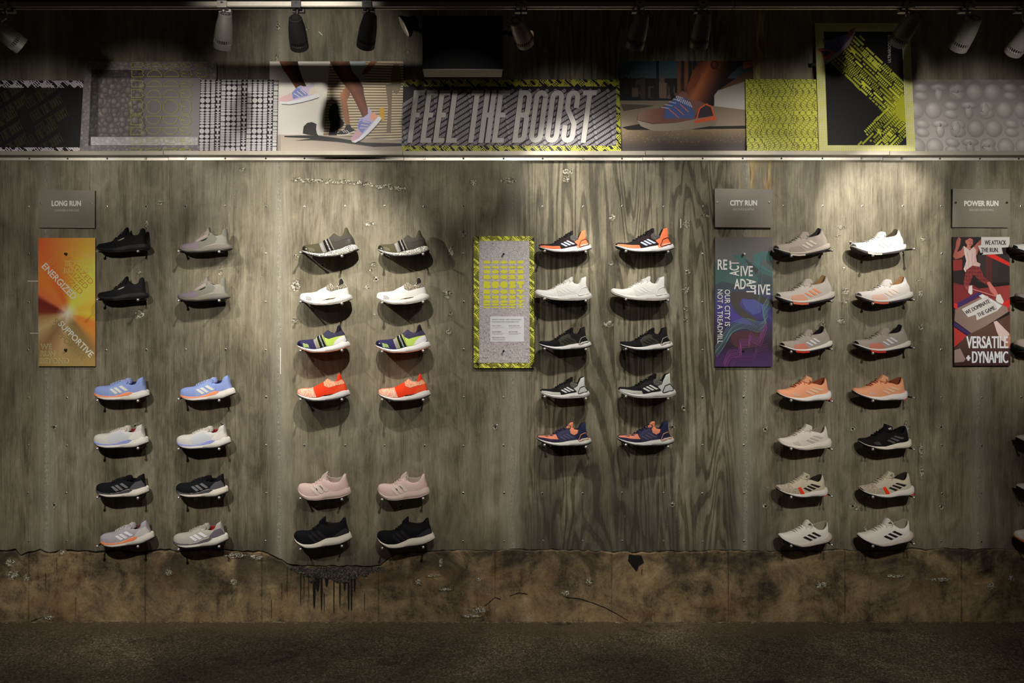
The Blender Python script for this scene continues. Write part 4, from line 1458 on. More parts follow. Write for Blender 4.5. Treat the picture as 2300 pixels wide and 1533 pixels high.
CW = {
    'A_black': cway('A_black', (30, 29, 29), (34, 32, 31), outsole=(16, 15, 15), lining=(15, 14, 14), tongue=(22, 21, 22), laces=(14, 14, 14),
                    patches=[('toe_box', ['toe'], (22, 21, 23), 'upper', .0008), ('heel_counter', ['heel'], (34, 33, 32), 'upper', .0012), ('eyelet_piping', ['slash'], (190, 182, 170), 'upper', .0016)]),
    'A_grey': cway('A_grey', (114, 112, 100), (108, 102, 92), outsole=(30, 27, 27), lining=(36, 33, 30), tongue=(140, 132, 121), laces=(152, 141, 128),
                   patches=[('toe_box', ['toe'], (120, 107, 114), 'upper', .0008), ('eyestay', ['stay'], (146, 134, 124), 'upper', .0012), ('heel_counter', ['heel'], (134, 130, 118), 'upper', .0012),
                            ('eyelet_piping', ['slash'], (16, 15, 14), 'upper', .0018), ('foot_band', ['band'], (146, 139, 124), 'upper', .0014)]),
    'B_blue': cway('B_blue', (138, 156, 208), (236, 228, 216), lining=(48, 46, 84), tongue=(150, 164, 214), laces=(176, 190, 226), outsole=(22, 20, 20),
                   patches=[('side_knit', ['knit'], fabric((138, 156, 208), 'lines', (158, 174, 214)), 'upper', .0007), ('guide_rail', ['rail'], (244, 150, 108), 'mid', .0016), stripes((226, 224, 212)), ('heel_counter', ['heel'], (146, 160, 212), 'upper', .0014)]),
    'B_lilac': cway('B_lilac', (204, 200, 192), (232, 226, 216), lining=(150, 40, 46), tongue=(206, 196, 186), laces=(214, 208, 200), outsole=(22, 20, 20),
                    patches=[('side_knit', ['knit'], fabric((203, 200, 193), 'lines', (180, 190, 206)), 'upper', .0008), ('guide_rail', ['rail'], (142, 150, 206), 'mid', .0014), ('heel_counter', ['heel'], (226, 218, 210), 'upper', .0014)]),
    'B_black': cway('B_black', (16, 16, 19), (240, 230, 212), lining=(10, 10, 11), tongue=(14, 14, 16), laces=(16, 16, 18), outsole=(20, 19, 18),
                    patches=[('guide_rail', ['rail'], (72, 69, 72), 'mid', .0016), stripes((112, 111, 112)), ('heel_counter', ['heel'], (88, 84, 88), 'upper', .0014)]),
    'B_coral': cway('B_coral', (190, 182, 186), (228, 220, 208), lining=(112, 66, 66), tongue=(186, 174, 178), laces=(214, 206, 204), outsole=(30, 26, 24),
                    upper=fabric((196, 188, 190), 'lines', (136, 130, 138)),
                    patches=[('guide_rail', ['rail'], (244, 138, 84), 'mid', .0016), stripes((232, 228, 232)), ('heel_counter', ['heel'], (204, 197, 190), 'upper', .0014)]),
    'B_slate': cway('B_slate', (180, 172, 162), (238, 232, 218), lining=(168, 48, 44), tongue=(176, 168, 158), laces=(186, 178, 168), outsole=(36, 33, 32),
                    patches=[('guide_rail', ['rail'], (98, 94, 98), 'mid', .0016), stripes((236, 234, 238)), ('heel_counter', ['heel'], (108, 103, 108), 'upper', .0014)]),
    'C_leopard': cway('C_leopard', (74, 70, 48), (20, 19, 17), letters=(206, 200, 186), lining=(40, 36, 32), outsole=(24, 21, 18), mid_mat=fabric((236, 230, 216), 'leopard', (18, 17, 16)),
                      patches=[('rear_wrap', ['side'], (66, 60, 54), 'upper', .0008), ('collar', ['collar'], (72, 66, 60), 'upper', .0012), ('grey_band', ['grey'], (138, 134, 128), 'upper', .0012), ('strap', ['strap'], (14, 13, 13), 'upper', .0020),
                               ('strap_edging', ['edge1', 'edge2'], (120, 116, 106), 'upper', .0024), ('toe_cap', ['cap'], flat('shiny_cap', (26, 28, 18), 0.25), 'upper', .0012), ('heel_counter', ['heel'], flat('satin_moulded', (60, 56, 50), 0.35), 'upper', .0016),
                               ('toe_badge', ['badge'], fabric((70, 66, 46), 'lines', (120, 112, 96)), 'upper', .0012)]),
    'C_white': cway('C_white', (224, 220, 212), (228, 224, 216), lining=(34, 30, 28), outsole=(188, 178, 164),
                    patches=[('collar', ['collar'], fabric((196, 186, 164), 'speckle', (84, 76, 64)), 'upper', .0010), ('heel_tab', ['tab'], (40, 37, 35), 'upper', .0016), ('strap', ['strap'], (236, 232, 222), 'upper', .0020),
                             ('toe_badge', ['badge'], fabric((238, 234, 226), 'lines', (92, 70, 58)), 'upper', .0012), ('arch_slot', ['slot'], (96, 78, 44), 'upper', .0022)]),
    'C_navy': cway('C_navy', (46, 42, 78), (240, 236, 230), letters=(206, 214, 208), lining=(58, 46, 34), outsole=(196, 118, 84),
                   patches=[('rear_wrap', ['side'], (190, 216, 96), 'upper', .0008), ('collar', ['collar'], (62, 58, 82), 'upper', .0012), ('heel_tab', ['tab'], (30, 26, 26), 'upper', .0017), ('grey_band', ['grey'], (152, 142, 138), 'upper', .0012),
                            ('strap', ['strap'], (16, 17, 15), 'upper', .0020), ('strap_edging', ['edge1', 'edge2'], (170, 176, 96), 'upper', .0024), ('heel_counter', ['heel'], (232, 230, 228), 'upper', .0016),
                            ('toe_cap', ['cap'], flat('shiny_navy_cap', (24, 20, 50), 0.2), 'upper', .0012), ('toe_badge', ['badge'], fabric((196, 220, 130), 'lines', (60, 66, 60)), 'upper', .0013)]),
    'C_orange': cway('C_orange', (236, 66, 30), (228, 222, 216), lining=(212, 196, 180), outsole=(24, 22, 22),
                     patches=[('toe_knit', ['front'], fabric((232, 74, 40), 'speckle', (238, 210, 180)), 'upper', .0008), ('collar', ['collar'], fabric((232, 84, 44), 'speckle', (232, 190, 150)), 'upper', .0009), ('heel_tab', ['tab'], (226, 58, 30), 'upper', .0016),
                              ('strap', ['grey', 'strap'], (240, 64, 22), 'upper', .0020), ('heel_counter', ['heel'], (238, 84, 44), 'upper', .0014), ('arch_slot', ['slot'], (40, 24, 18), 'upper', .0022)]),
    'D_pink': cway('D_pink', (222, 192, 182), (226, 202, 190), lining=(196, 178, 164), tongue=(224, 198, 186), laces=(226, 208, 196), outsole=(216, 196, 184),
                   patches=[stripes((230, 214, 200)), ('cage_slots', ['slot1', 'slot2'], (30, 22, 20), 'upper', .0022), ('heel_counter', ['heel'], (220, 188, 178), 'upper', .0010)]),
    'D_black': cway('D_black', (13, 12, 14), (236, 226, 208), lining=(36, 30, 30), tongue=(14, 13, 15), laces=(15, 14, 16), outsole=(26, 22, 22), bow=False,
                    patches=[stripes((34, 31, 35)), ('heel_counter', ['heel'], (48, 45, 47), 'upper', .0012)]),
    'E_orange': cway('E_orange', (30, 29, 30), (240, 237, 234), lining=(22, 20, 20), tongue=(34, 32, 32), laces=(16, 15, 15), outsole=(24, 20, 20), loop=(66, 18, 14), loopbar=(250, 214, 190),
                     patches=[('toe_guard', ['guard'], (252, 128, 84), 'upper', .0012), ('cage', ['cage'], (40, 28, 30), 'upper', .0012), ('heel_panel', ['heel'], (252, 128, 82), 'upper', .0012), ('heel_lip', ['lip'], (250, 150, 110), 'mid', .0012),
                              ('sock_collar', ['sock'], fabric((30, 30, 32), 'speckle', (96, 94, 90)), 'upper', .0008), stripes((206, 216, 238), .0022)]),
    'E_white': cway('E_white', (230, 228, 222), (228, 224, 218), lining=(196, 188, 176), tongue=(230, 227, 220), laces=(228, 225, 218), outsole=(206, 198, 186), loop=(226, 222, 214),
                    patches=[('cage', ['cage'], (224, 222, 216), 'upper', .0012), ('heel_panel', ['heel'], (228, 226, 220), 'upper', .0010), stripes((232, 230, 224), .0022)]),
    'E_black': cway('E_black', (20, 19, 19), (238, 234, 228), lining=(16, 15, 15), tongue=(20, 19, 19), laces=(12, 12, 12), outsole=(24, 22, 20), loop=(160, 158, 150), loopbar=(236, 232, 224),
                    patches=[('cage', ['cage'], (58, 58, 50), 'upper', .0012), ('heel_panel', ['heel'], (28, 27, 27), 'upper', .0010), stripes((34, 34, 31), .0022)]),
    'E_mono': cway('E_mono', (22, 22, 22), (234, 231, 224), lining=(30, 28, 27), tongue=(24, 23, 23), laces=(15, 15, 15), outsole=(196, 190, 180), loop=(14, 14, 13),
                   patches=[('toe_guard', ['guard'], (192, 194, 182), 'upper', .0012), ('cage', ['cage'], (34, 34, 32), 'upper', .0012), ('heel_panel', ['heel'], (202, 206, 196), 'upper', .0012),
                            ('sock_collar', ['sock'], fabric((34, 33, 33), 'speckle', (100, 98, 92)), 'upper', .0008), stripes((230, 228, 220), .0022)]),
    'E_navy': cway('E_navy', (46, 46, 72), (228, 226, 214), lining=(34, 34, 54), tongue=(232, 146, 106), laces=(36, 38, 62), outsole=(26, 24, 26), loop=(216, 146, 112), loopbar=(228, 220, 206),
                   patches=[('toe_knit', ['toe'], (226, 138, 106), 'upper', .0008), ('toe_guard', ['guard'], (46, 42, 66), 'upper', .0012), ('cage', ['cage'], (58, 57, 82), 'upper', .0012), ('heel_panel', ['heel'], (38, 40, 66), 'upper', .0012),
                            ('sock_collar', ['sock'], (226, 140, 104), 'upper', .0010), stripes((88, 84, 108), .0022)]),
    'F_beige': cway('F_beige', (178, 166, 152), (196, 184, 168), lining=(44, 38, 34), tongue=(180, 168, 152), laces=(188, 178, 162), outsole=(40, 37, 37),
                    patches=[('toe_cap', ['cap'], (52, 48, 50), 'upper', .0014), ('side_knit', ['hatch'], fabric((182, 170, 152), 'lines', (140, 130, 116)), 'upper', .001), ('sole_insert', ['seg'], (206, 194, 176), 'out', .002), stripes((222, 212, 192))]),
    'F_white': cway('F_white', (206, 203, 197), (216, 212, 206), lining=(70, 60, 46), tongue=(206, 201, 193), laces=(196, 190, 181), outsole=(74, 70, 68),
                    patches=[('toe_cap', ['cap'], (98, 92, 88), 'upper', .0014), ('sole_insert', ['seg'], (196, 188, 176), 'out', .002), stripes((224, 220, 212))]),
    'F_orange': cway('F_orange', (206, 196, 184), (222, 212, 200), lining=(150, 116, 72), tongue=(204, 192, 178), laces=(198, 188, 174), outsole=(46, 44, 48),
                     patches=[('toe_cap', ['cap'], (58, 54, 56), 'upper', .0014), ('side_knit', ['hatch'], fabric((210, 190, 172), 'lines', (240, 140, 96)), 'upper', .001), ('sole_insert', ['seg'], (232, 116, 82), 'out', .002), stripes((246, 156, 112))]),
    'F_peach': cway('F_peach', (210, 203, 195), (214, 207, 199), lining=(150, 110, 70), tongue=(210, 203, 194), laces=(200, 193, 184), outsole=(56, 52, 54),
                    patches=[('toe_cap', ['cap'], (74, 70, 72), 'upper', .0014), ('side_knit', ['hatch'], fabric((212, 202, 191), 'lines', (226, 162, 130)), 'upper', .001), ('sole_insert', ['seg'], (212, 98, 68), 'out', .002), stripes((226, 202, 184))]),
    'F_red': cway('F_red', (172, 160, 148), (236, 228, 216), lining=(30, 26, 26), tongue=(176, 164, 150), laces=(184, 174, 158), outsole=(16, 15, 15),
                  patches=[('toe_cap', ['cap'], (14, 13, 13), 'upper', .0014), ('side_knit', ['hatch'], fabric((172, 150, 134), 'lines', (244, 108, 74)), 'upper', .001), ('sole_insert', ['seg'], (226, 48, 38), 'out', .002), stripes((226, 222, 224))]),
    'G_peach': cway('G_peach', (248, 170, 126), (244, 238, 230), lining=(140, 70, 46), tongue=(246, 176, 132), laces=(186, 88, 56), outsole=(60, 54, 50),
                    patches=[('vent_panel', ['vent'], (226, 182, 152), 'upper', .001), ('sole_insert', ['seg'], (220, 80, 46), 'out', .002), stripes((242, 200, 168))]),
    'G_white': cway('G_white', (224, 214, 202), (232, 222, 208), lining=(150, 138, 122), tongue=(224, 214, 200), laces=(222, 212, 198), outsole=(206, 196, 182),
                    patches=[('vent_panel', ['vent'], (206, 198, 184), 'upper', .001), stripes((196, 188, 174))]),
    'G_black': cway('G_black', (20, 19, 19), (234, 224, 204), badge=(226, 222, 214), lining=(12, 12, 12), tongue=(22, 21, 21), laces=(16, 15, 15), outsole=(18, 17, 17),
                    patches=[('vent_panel', ['vent'], (70, 62, 58), 'upper', .001), stripes((92, 90, 88))]),
    'G_red': cway('G_red', (202, 190, 164), (232, 224, 212), badge=(96, 88, 74), lining=(52, 44, 36), tongue=(208, 196, 168), laces=(210, 198, 172), outsole=(18, 16, 16),
                  patches=[('toe_knit', ['toe'], fabric((206, 192, 166), 'heather', (132, 118, 104)), 'upper', .0008), ('midfoot_strap', ['strap'], (255, 62, 26), 'upper', .0022), ('toe_cap', ['cap'], (24, 20, 20), 'upper', .0014), ('sole_insert', ['seg'], (226, 66, 52), 'out', .002), stripes((36, 27, 28))]),
    'H_white': cway('H_white', (232, 224, 212), (208, 194, 182), badge=(34, 28, 26), lining=(166, 156, 136), tongue=(230, 220, 208), laces=(222, 212, 198), outsole=(16, 15, 16),
                    patches=[stripes((34, 26, 24))]),
}

# (column, row): family, colourway, zoom window, toe (x, y), heel (x, y) in that window at 6.0526x, short name, label
W1, W2, W3, W4, W5, W6, W7, W8, W9, W10, W11, W12, W13 = ((180, 490), (180, 830), (180, 1040), (630, 490), (630, 710), (630, 1040), (1180, 490), (1180, 710), (1180, 930),
                                                          (1720, 490), (1720, 710), (1720, 930), (1720, 1150))
ZM = 2300.0 / 380.0
SHOES = [
    ('A', 'A_black', W1, (178, 378), (905, 400), 0, 'upper all-black shoe by the orange poster', 'all-black sock-like running shoe at top, beside the LONG RUN burst poster'),
    ('A', 'A_black', W1, (192, 1040), (888, 1062), 0, 'lower all-black shoe by the orange poster', 'all-black sock-like running shoe second from top beside the orange burst poster'),
    ('A', 'A_grey', W1, (1303, 388), (2040, 402), 1, 'upper mauve-toed grey shoe', 'grey running shoe with mauve toe and scalloped sole, upper of two'),
    ('A', 'A_grey', W1, (1287, 1052), (2008, 1070), 1, 'lower mauve-toed grey shoe', 'grey running shoe with mauve toe and scalloped sole, lower of two'),
    ('B', 'B_blue', W2, (143, 293), (896, 356), 0, 'left lavender-blue shoe', 'lavender-blue running shoe with coral rail and white sole, left of its pair'),
    ('B', 'B_blue', W2, (1320, 318), (2078, 326), 1, 'right lavender-blue shoe', 'lavender-blue running shoe with coral rail and white sole, right of its pair'),
    ('B', 'B_lilac', W2, (138, 950), (884, 1000), 0, 'left pale grey lilac-railed shoe', 'pale grey running shoe with lilac rail and blue knit lines, left of its pair'),
    ('B', 'B_lilac', W2, (1274, 968), (2014, 1000), 1, 'right pale grey lilac-railed shoe', 'pale grey running shoe with lilac rail and blue knit lines, right of its pair'),
    ('B', 'B_black', W3, (172, 350), (891, 404), 0, 'left black grey-heeled shoe', 'black running shoe with grey heel, grey stripes and white sole, left of its pair'),
    ('B', 'B_black', W3, (1264, 350), (1980, 404), 1, 'right black grey-heeled shoe', 'black running shoe with grey heel, grey stripes and white sole, right of its pair'),
    ('B', 'B_coral', W3, (225, 1050), (964, 1030), 0, 'line-knit grey orange-railed shoe', 'grey line-knit running shoe with orange rail and white stripes above the crack'),
    ('B', 'B_slate', W3, (1230, 1050), (1982, 1056), 1, 'grey shoe with dark grey heel', 'warm grey running shoe with dark grey heel and rail and white stripes'),
    ('C', 'C_leopard', W4, (268, 405), (1050, 402), 2, 'left leopard-soled shoe', 'olive slip-on running shoe with leopard print sole and black strap, left one'),
    ('C', 'C_leopard', W4, (1310, 392), (2025, 420), 3, 'right leopard-soled shoe', 'olive slip-on running shoe with leopard print sole and black strap, right one'),
    ('C', 'C_white', W4, (240, 1058), (964, 1080), 2, 'left white slip-on with dark heel tab', 'white slip-on running shoe with speckled collar and dark heel tab, left one'),
    ('C', 'C_white', W4, (1294, 1046), (2026, 1070), 3, 'right white slip-on with dark heel tab', 'white slip-on running shoe with speckled collar and dark heel tab, right one'),
    ('C', 'C_navy', W5, (202, 373), (932, 393), 2, 'left navy and lime slip-on', 'navy and lime slip-on running shoe with lettered black strap, left one'),
    ('C', 'C_navy', W5, (1280, 372), (2038, 396), 3, 'right navy and lime slip-on', 'navy and lime slip-on running shoe with lettered black strap, right one'),
    ('C', 'C_orange', W5, (203, 1034), (932, 1060), 2, 'left bright orange slip-on', 'bright orange slip-on running shoe with speckled toe and white sole, left one'),
    ('C', 'C_orange', W5, (1316, 1034), (2037, 1062), 3, 'right bright orange slip-on', 'bright orange slip-on running shoe with speckled toe and white sole, right one'),
    ('D', 'D_pink', W6, (212, 366), (945, 419), 2, 'left pale pink shoe', 'pale pink knit running shoe on its own pink sole, left one'),
    ('D', 'D_pink', W6, (1306, 372), (2026, 414), 3, 'right pale pink shoe', 'pale pink knit running shoe on its own pink sole, right one'),
    ('D', 'D_black', W6, (157, 1026), (956, 1040), 2, 'left black white-soled bottom shoe', 'plain black knit running shoe with white sole above the tar drips, left one'),
    ('D', 'D_black', W6, (1297, 1026), (2095, 1044), 3, 'right black white-soled bottom shoe', 'plain black knit running shoe with white sole above the tar drips, right one'),
    ('E', 'E_orange', W7, (190, 376), (920, 397), 4, 'left black shoe with orange heel', 'black running shoe with bright orange heel and toe band, left one'),
    ('E', 'E_orange', W7, (1244, 358), (2051, 393), 5, 'right black shoe with orange heel', 'black running shoe with bright orange heel and toe band, right one'),
    ('E', 'E_white', W7, (140, 1000), (926, 1066), 4, 'left all-white shoe', 'all-white running shoe, left one, beside the yellow-bordered poster'),
    ('E', 'E_white', W7, (1182, 982), (1990, 1074), 5, 'right all-white shoe', 'all-white running shoe, right one, under the black and orange shoe'),
    ('E', 'E_black', W8, (195, 372), (916, 392), 4, 'left black shoe with silver heel outline', 'black running shoe with silver heel outline and white sole, left one'),
    ('E', 'E_black', W8, (1305, 378), (2036, 398), 5, 'right black shoe with silver heel outline', 'black running shoe with silver heel outline and white sole, right one'),
    ('E', 'E_mono', W8, (212, 1026), (894, 1066), 4, 'left black shoe with pale grey heel', 'black running shoe with white stripes and pale grey heel, left one'),
    ('E', 'E_mono', W8, (1280, 1004), (2078, 1056), 5, 'right black shoe with pale grey heel', 'black running shoe with white stripes and pale grey heel, right one'),
    ('E', 'E_navy', W9, (164, 330), (920, 386), 4, 'left coral and navy shoe', 'navy running shoe with coral toe and tongue, left one'),
    ('E', 'E_navy', W9, (1270, 330), (2052, 378), 5, 'right coral and navy shoe', 'navy running shoe with coral toe and tongue, right one'),
    ('F', 'F_beige', W10, (148, 395), (922, 382), 6, 'beige-grey cream-striped shoe', 'beige-grey running shoe with cream stripes beside the REACTIVE poster'),
    ('F', 'F_white', W10, (1206, 366), (1962, 396), 7, 'brightest white grey-toed shoe', 'bright white running shoe with grey toe cap, in the brightest pool of light'),
    ('F', 'F_orange', W10, (170, 1048), (988, 1046), 6, 'off-white orange-striped shoe', 'off-white running shoe with orange stripes and an orange patch in its sole'),
    ('F', 'F_peach', W10, (1278, 1040), (2058, 1046), 7, 'white faintly peach-striped shoe', 'white running shoe with faint peach knit and an orange patch in its sole'),
    ('F', 'F_red', W11, (230, 388), (954, 380), 6, 'left grey red-patched shoe', 'grey running shoe with orange-red knit patch and white stripes, left one'),
    ('F', 'F_red', W11, (1240, 368), (2026, 384), 7, 'right grey red-patched shoe', 'grey running shoe with orange-red knit patch and white stripes, right one'),
    ('G', 'G_peach', W11, (190, 1036), (938, 1080), 6, 'left peach shoe', 'peach running shoe with rust laces and white sole, left one'),
    ('G', 'G_peach', W11, (1228, 1012), (1982, 1080), 7, 'right peach shoe', 'peach running shoe with rust laces and white sole, right one'),
    ('G', 'G_white', W12, (208, 372), (940, 396), 6, 'off-white grey-striped shoe', 'off-white running shoe with pale grey stripes under the peach shoe'),
    ('G', 'G_black', W12, (1308, 372), (2036, 404), 7, 'black shoe with dark grey stripes', 'black running shoe with dark grey stripes, beside the off-white one'),
    ('G', 'G_red', W12, (180, 1012), (890, 1066), 6, 'left beige red-strapped shoe', 'beige running shoe with red strap and black stripes, left one'),
    ('G', 'G_red', W12, (1318, 1024), (2075, 1047), 7, 'right beige red-strapped shoe', 'beige running shoe with red strap and black stripes, right one'),
    ('H', 'H_white', W13, (213, 336), (946, 366), 6, 'left white black-striped shoe', 'white running shoe with three black stripes in the bottom row, left one'),
    ('H', 'H_white', W13, (1297, 330), (2063, 347), 7, 'right white black-striped shoe', 'white running shoe with three black stripes in the bottom row, right one'),
]
CW['F_cut'] = cway('F_cut', (226, 222, 212), (30, 28, 30), lining=(30, 28, 26), tongue=(220, 214, 204), laces=(210, 204, 194), outsole=(16, 15, 16), patches=[('toe_cap', ['cap'], (22, 18, 24), 'upper', .0014), stripes((30, 28, 28))])
CW['F_cut2'] = cway('F_cut2', (150, 142, 134), (28, 26, 26), lining=(30, 28, 26), tongue=(150, 142, 134), laces=(40, 38, 36), outsole=(16, 15, 16), patches=[stripes((30, 28, 28))])
CW['B_cut'] = cway('B_cut', (176, 160, 150), (40, 37, 36), lining=(30, 28, 26), tongue=(170, 158, 150), laces=(150, 140, 134), outsole=(18, 17, 17), patches=[stripes((60, 56, 54))])
CW['G_cut'] = cway('G_cut', (214, 204, 190), (24, 22, 22), lining=(30, 28, 26), tongue=(214, 204, 190), laces=(200, 190, 176), outsole=(16, 15, 15), patches=[stripes((40, 36, 36))])
CW['B_rust'] = cway('B_rust', (222, 214, 202), (214, 120, 64), lining=(60, 50, 44), tongue=(222, 214, 202), laces=(214, 206, 194), outsole=(30, 26, 24), patches=[stripes((60, 50, 46))])
WE = (2250, 0)
for fam, cw, toe, dyy, short, lab in [('F', 'F_cut', (2284, 554), 0, 'topmost shoe cut by the edge', 'white shoe with black toe and sole, cut by the right picture edge'),
                                      ('F', 'F_cut2', (2293, 664), 0, 'grey-toed second shoe cut by the edge', 'grey-toed black-soled shoe cut by the edge, beside the DOMINATE lettering'),
                                      ('B', 'B_cut', (2291, 772), 0, 'taupe third shoe cut by the edge', 'taupe shoe tip cut by the picture edge, beside the VERSATILE lettering'),
                                      ('G', 'G_cut', (2296, 985), 0, 'fourth shoe cut by the edge', 'pale shoe tip cut by the right edge, topmost below the DYNAMIC poster'),
                                      ('G', 'G_cut', (2297, 1095), 0, 'fifth shoe cut by the edge', 'shoe tip at the right edge, second one below the DYNAMIC poster'),
                                      ('B', 'B_rust', (2291, 1206), 0, 'bottom rust-soled shoe cut by the edge', 'white shoe tip with rust-coloured sole, lowest at the right picture edge')]:
    SHOES.append((fam, cw, WE, ((toe[0] - 2250) * ZM, toe[1] * ZM), ((toe[0] + 124 - 2250) * ZM, (toe[1] + 3) * ZM), 8, short, lab))

PEG_ROOT = [(239, 328), (417, 506), (684, 775), (863, 953), (1219, 1309.5), (1397, 1489.7), (1759, 1848), (1938, 2028), (2274, 2363)]
DC = 0.061          # distance of a shoe's centre line from the wall
DN = 0.108          # distance of its near side
GROUPS = ['running shoes on the wall']


def build_peg(name_label, x, z):
    t = thing('shoe_peg', name_label, 'peg', (x, 0, z), 'ball-tipped steel pegs')
    return t


_pm = MB()
_pm.lathe([(0.0040, 0.0), (0.0040, 0.113)], 12, Matrix.Rotation(math.pi / 2, 4, 'X'))
PEG_ROD = _pm.mesh('peg_rod', BLACKMET, True)
_pm = MB()
_r = 0.0074
_pm.lathe([(_r * math.sin(math.pi * k / 8) + 1e-4, 0.1165 - _r * math.cos(math.pi * k / 8)) for k in range(9)], 14, Matrix.Rotation(math.pi / 2, 4, 'X'))
PEG_BALL = _pm.mesh('peg_ball', CHROME, True)

for fam, cwn, win, toe, heel, col, short, lab in SHOES:
    sh = SHAPES[fam]
    cw = CW[cwn]
    tp = (win[0] + toe[0] / ZM, win[1] + toe[1] / ZM)
    hp = (win[0] + heel[0] / ZM, win[1] + heel[1] / ZM)
    A, B = Vector((WX(tp[0], DN), WZ(tp[1], DN))), Vector((WX(hp[0], DN), WZ(hp[1], DN)))
    a = Vector((sh.X(sh.f['toe'][0]), sh.Z(sh.f['toe'][1])))
    b = Vector((sh.X(sh.f['heel'][0]), sh.Z(sh.f['heel'][1])))
    s = (B - A).length / (b - a).length
    ang = math.atan2(B.y - A.y, B.x - A.x) - math.atan2(b.y - a.y, b.x - a.x)
    ca, sa = math.cos(ang), math.sin(ang)
    org = A - Vector((s * (ca * a.x - sa * a.y), s * (sa * a.x + ca * a.y)))
    t = thing('running_shoe', lab, 'shoe', (org.x, -DC, org.y), GROUPS[0])
    t.rotation_euler = (0, -ang, 0)
    t.scale = (s, 1.0, s)
    for name, me, sub in shoe_parts(fam, cw):
        link(name, me, t)
    # pegs touch the sole from below
    for which, px in zip(('toe', 'heel'), PEG_ROOT[col]):
        x = WX(px)
        # sole height at that x: invert the placement approximately
        best, near = None, (9, 0)
        for k in range(121):
            ex_ = sh.tx + sh.L * k / 120
            lx, lz = sh.X(ex_), sh.Z(sh.bot(ex_))
            gx, gz = org.x + s * (ca * lx - sa * lz), org.y + s * (sa * lx + ca * lz)
            if abs(gx - x) < 0.006 and (best is None or gz < best):
                best = gz
            if abs(gx - x) < near[0]:
                near = (abs(gx - x), gz)
        if best is None:
            best = near[1]
        pz = best - 0.0041
        p = build_peg('steel peg under the %s of the %s' % (which, short), x, pz)
        link('rod', PEG_ROD, p)
        link('ball_tip', PEG_BALL, p)

# ------------------------------------------------------------------ printed boards
PRINT_M = new_mat('printed_card', (200, 200, 200), 0.42, spec=0.35)
_nt = NT(PRINT_M)
_at = _nt.n('Attribute', attribute_name='ink')
_nt.link(_at.outputs['Color'], 'Base Color')



def arc(cx, cy, rx, ry, a0, a1, n=6):
    return [(cx + rx * math.cos(math.radians(a0 + (a1 - a0) * i / n)), cy + ry * math.sin(math.radians(a0 + (a1 - a0) * i / n))) for i in range(n + 1)]


# heavy condensed capitals as strokes in a 1-high cell (y up); w = cell width, t = stroke
def block_letter(ch, w, t):
    h, r = t / 2, w * 0.5 - t / 2
    L, R, B, T = h, w - h, h, 1 - h
    rr = min(r, 0.17)
    if ch == 'F':
        return [[(L, 0), (L, 1)], [(0, T), (w, T)], [(0, .53), (w * .82, .53)]]
    if ch == 'E':
        return [[(L, 0), (L, 1)], [(0, T), (w, T)], [(0, .53), (w * .86, .53)], [(0, B), (w, B)]]
    if ch == 'L':
        return [[(L, 0), (L, 1)], [(0, B), (w, B)]]
    if ch == 'T':
        return [[(w / 2, 0), (w / 2, 1)], [(0, T), (w, T)]]
    if ch == 'H':
        return [[(L, 0), (L, 1)], [(R, 0), (R, 1)], [(0, .53), (w, .53)]]
    if ch == 'O':
        p = arc(R - rr, T - rr, rr, rr, 0, 90, 3) + arc(L + rr, T - rr, rr, rr, 90, 180, 3) + arc(L + rr, B + rr, rr, rr, 180, 270, 3) + arc(R - rr, B + rr, rr, rr, 270, 360, 3)
        return [p + [p[0]]]
    if ch == 'B':
        return [[(L, 0), (L, 1)], [(L, T)] + arc(R - rr, T - rr, rr, rr, 90, 0, 3) + arc(R - rr, .53 + rr * .8, rr, rr * .8, 0, -90, 3) + [(L, .53)],
                [(L, .53)] + arc(R - rr, .53 - rr * .8, rr, rr * .8, 90, 0, 3) + arc(R - rr, B + rr, rr, rr, 0, -90, 3) + [(L, B)]]
    if ch == 'S':
        return [[(R, .68), (R, T - rr)] + arc(R - rr, T - rr, rr, rr, 0, 90, 3) + arc(L + rr, T - rr, rr, rr, 90, 180, 3) + [(L, .66), (R, .36)] +
                arc(R - rr, B + rr, rr, rr, 0, -90, 3) + arc(L + rr, B + rr, rr, rr, 270, 180, 3) + [(L, .32)]]
    return []


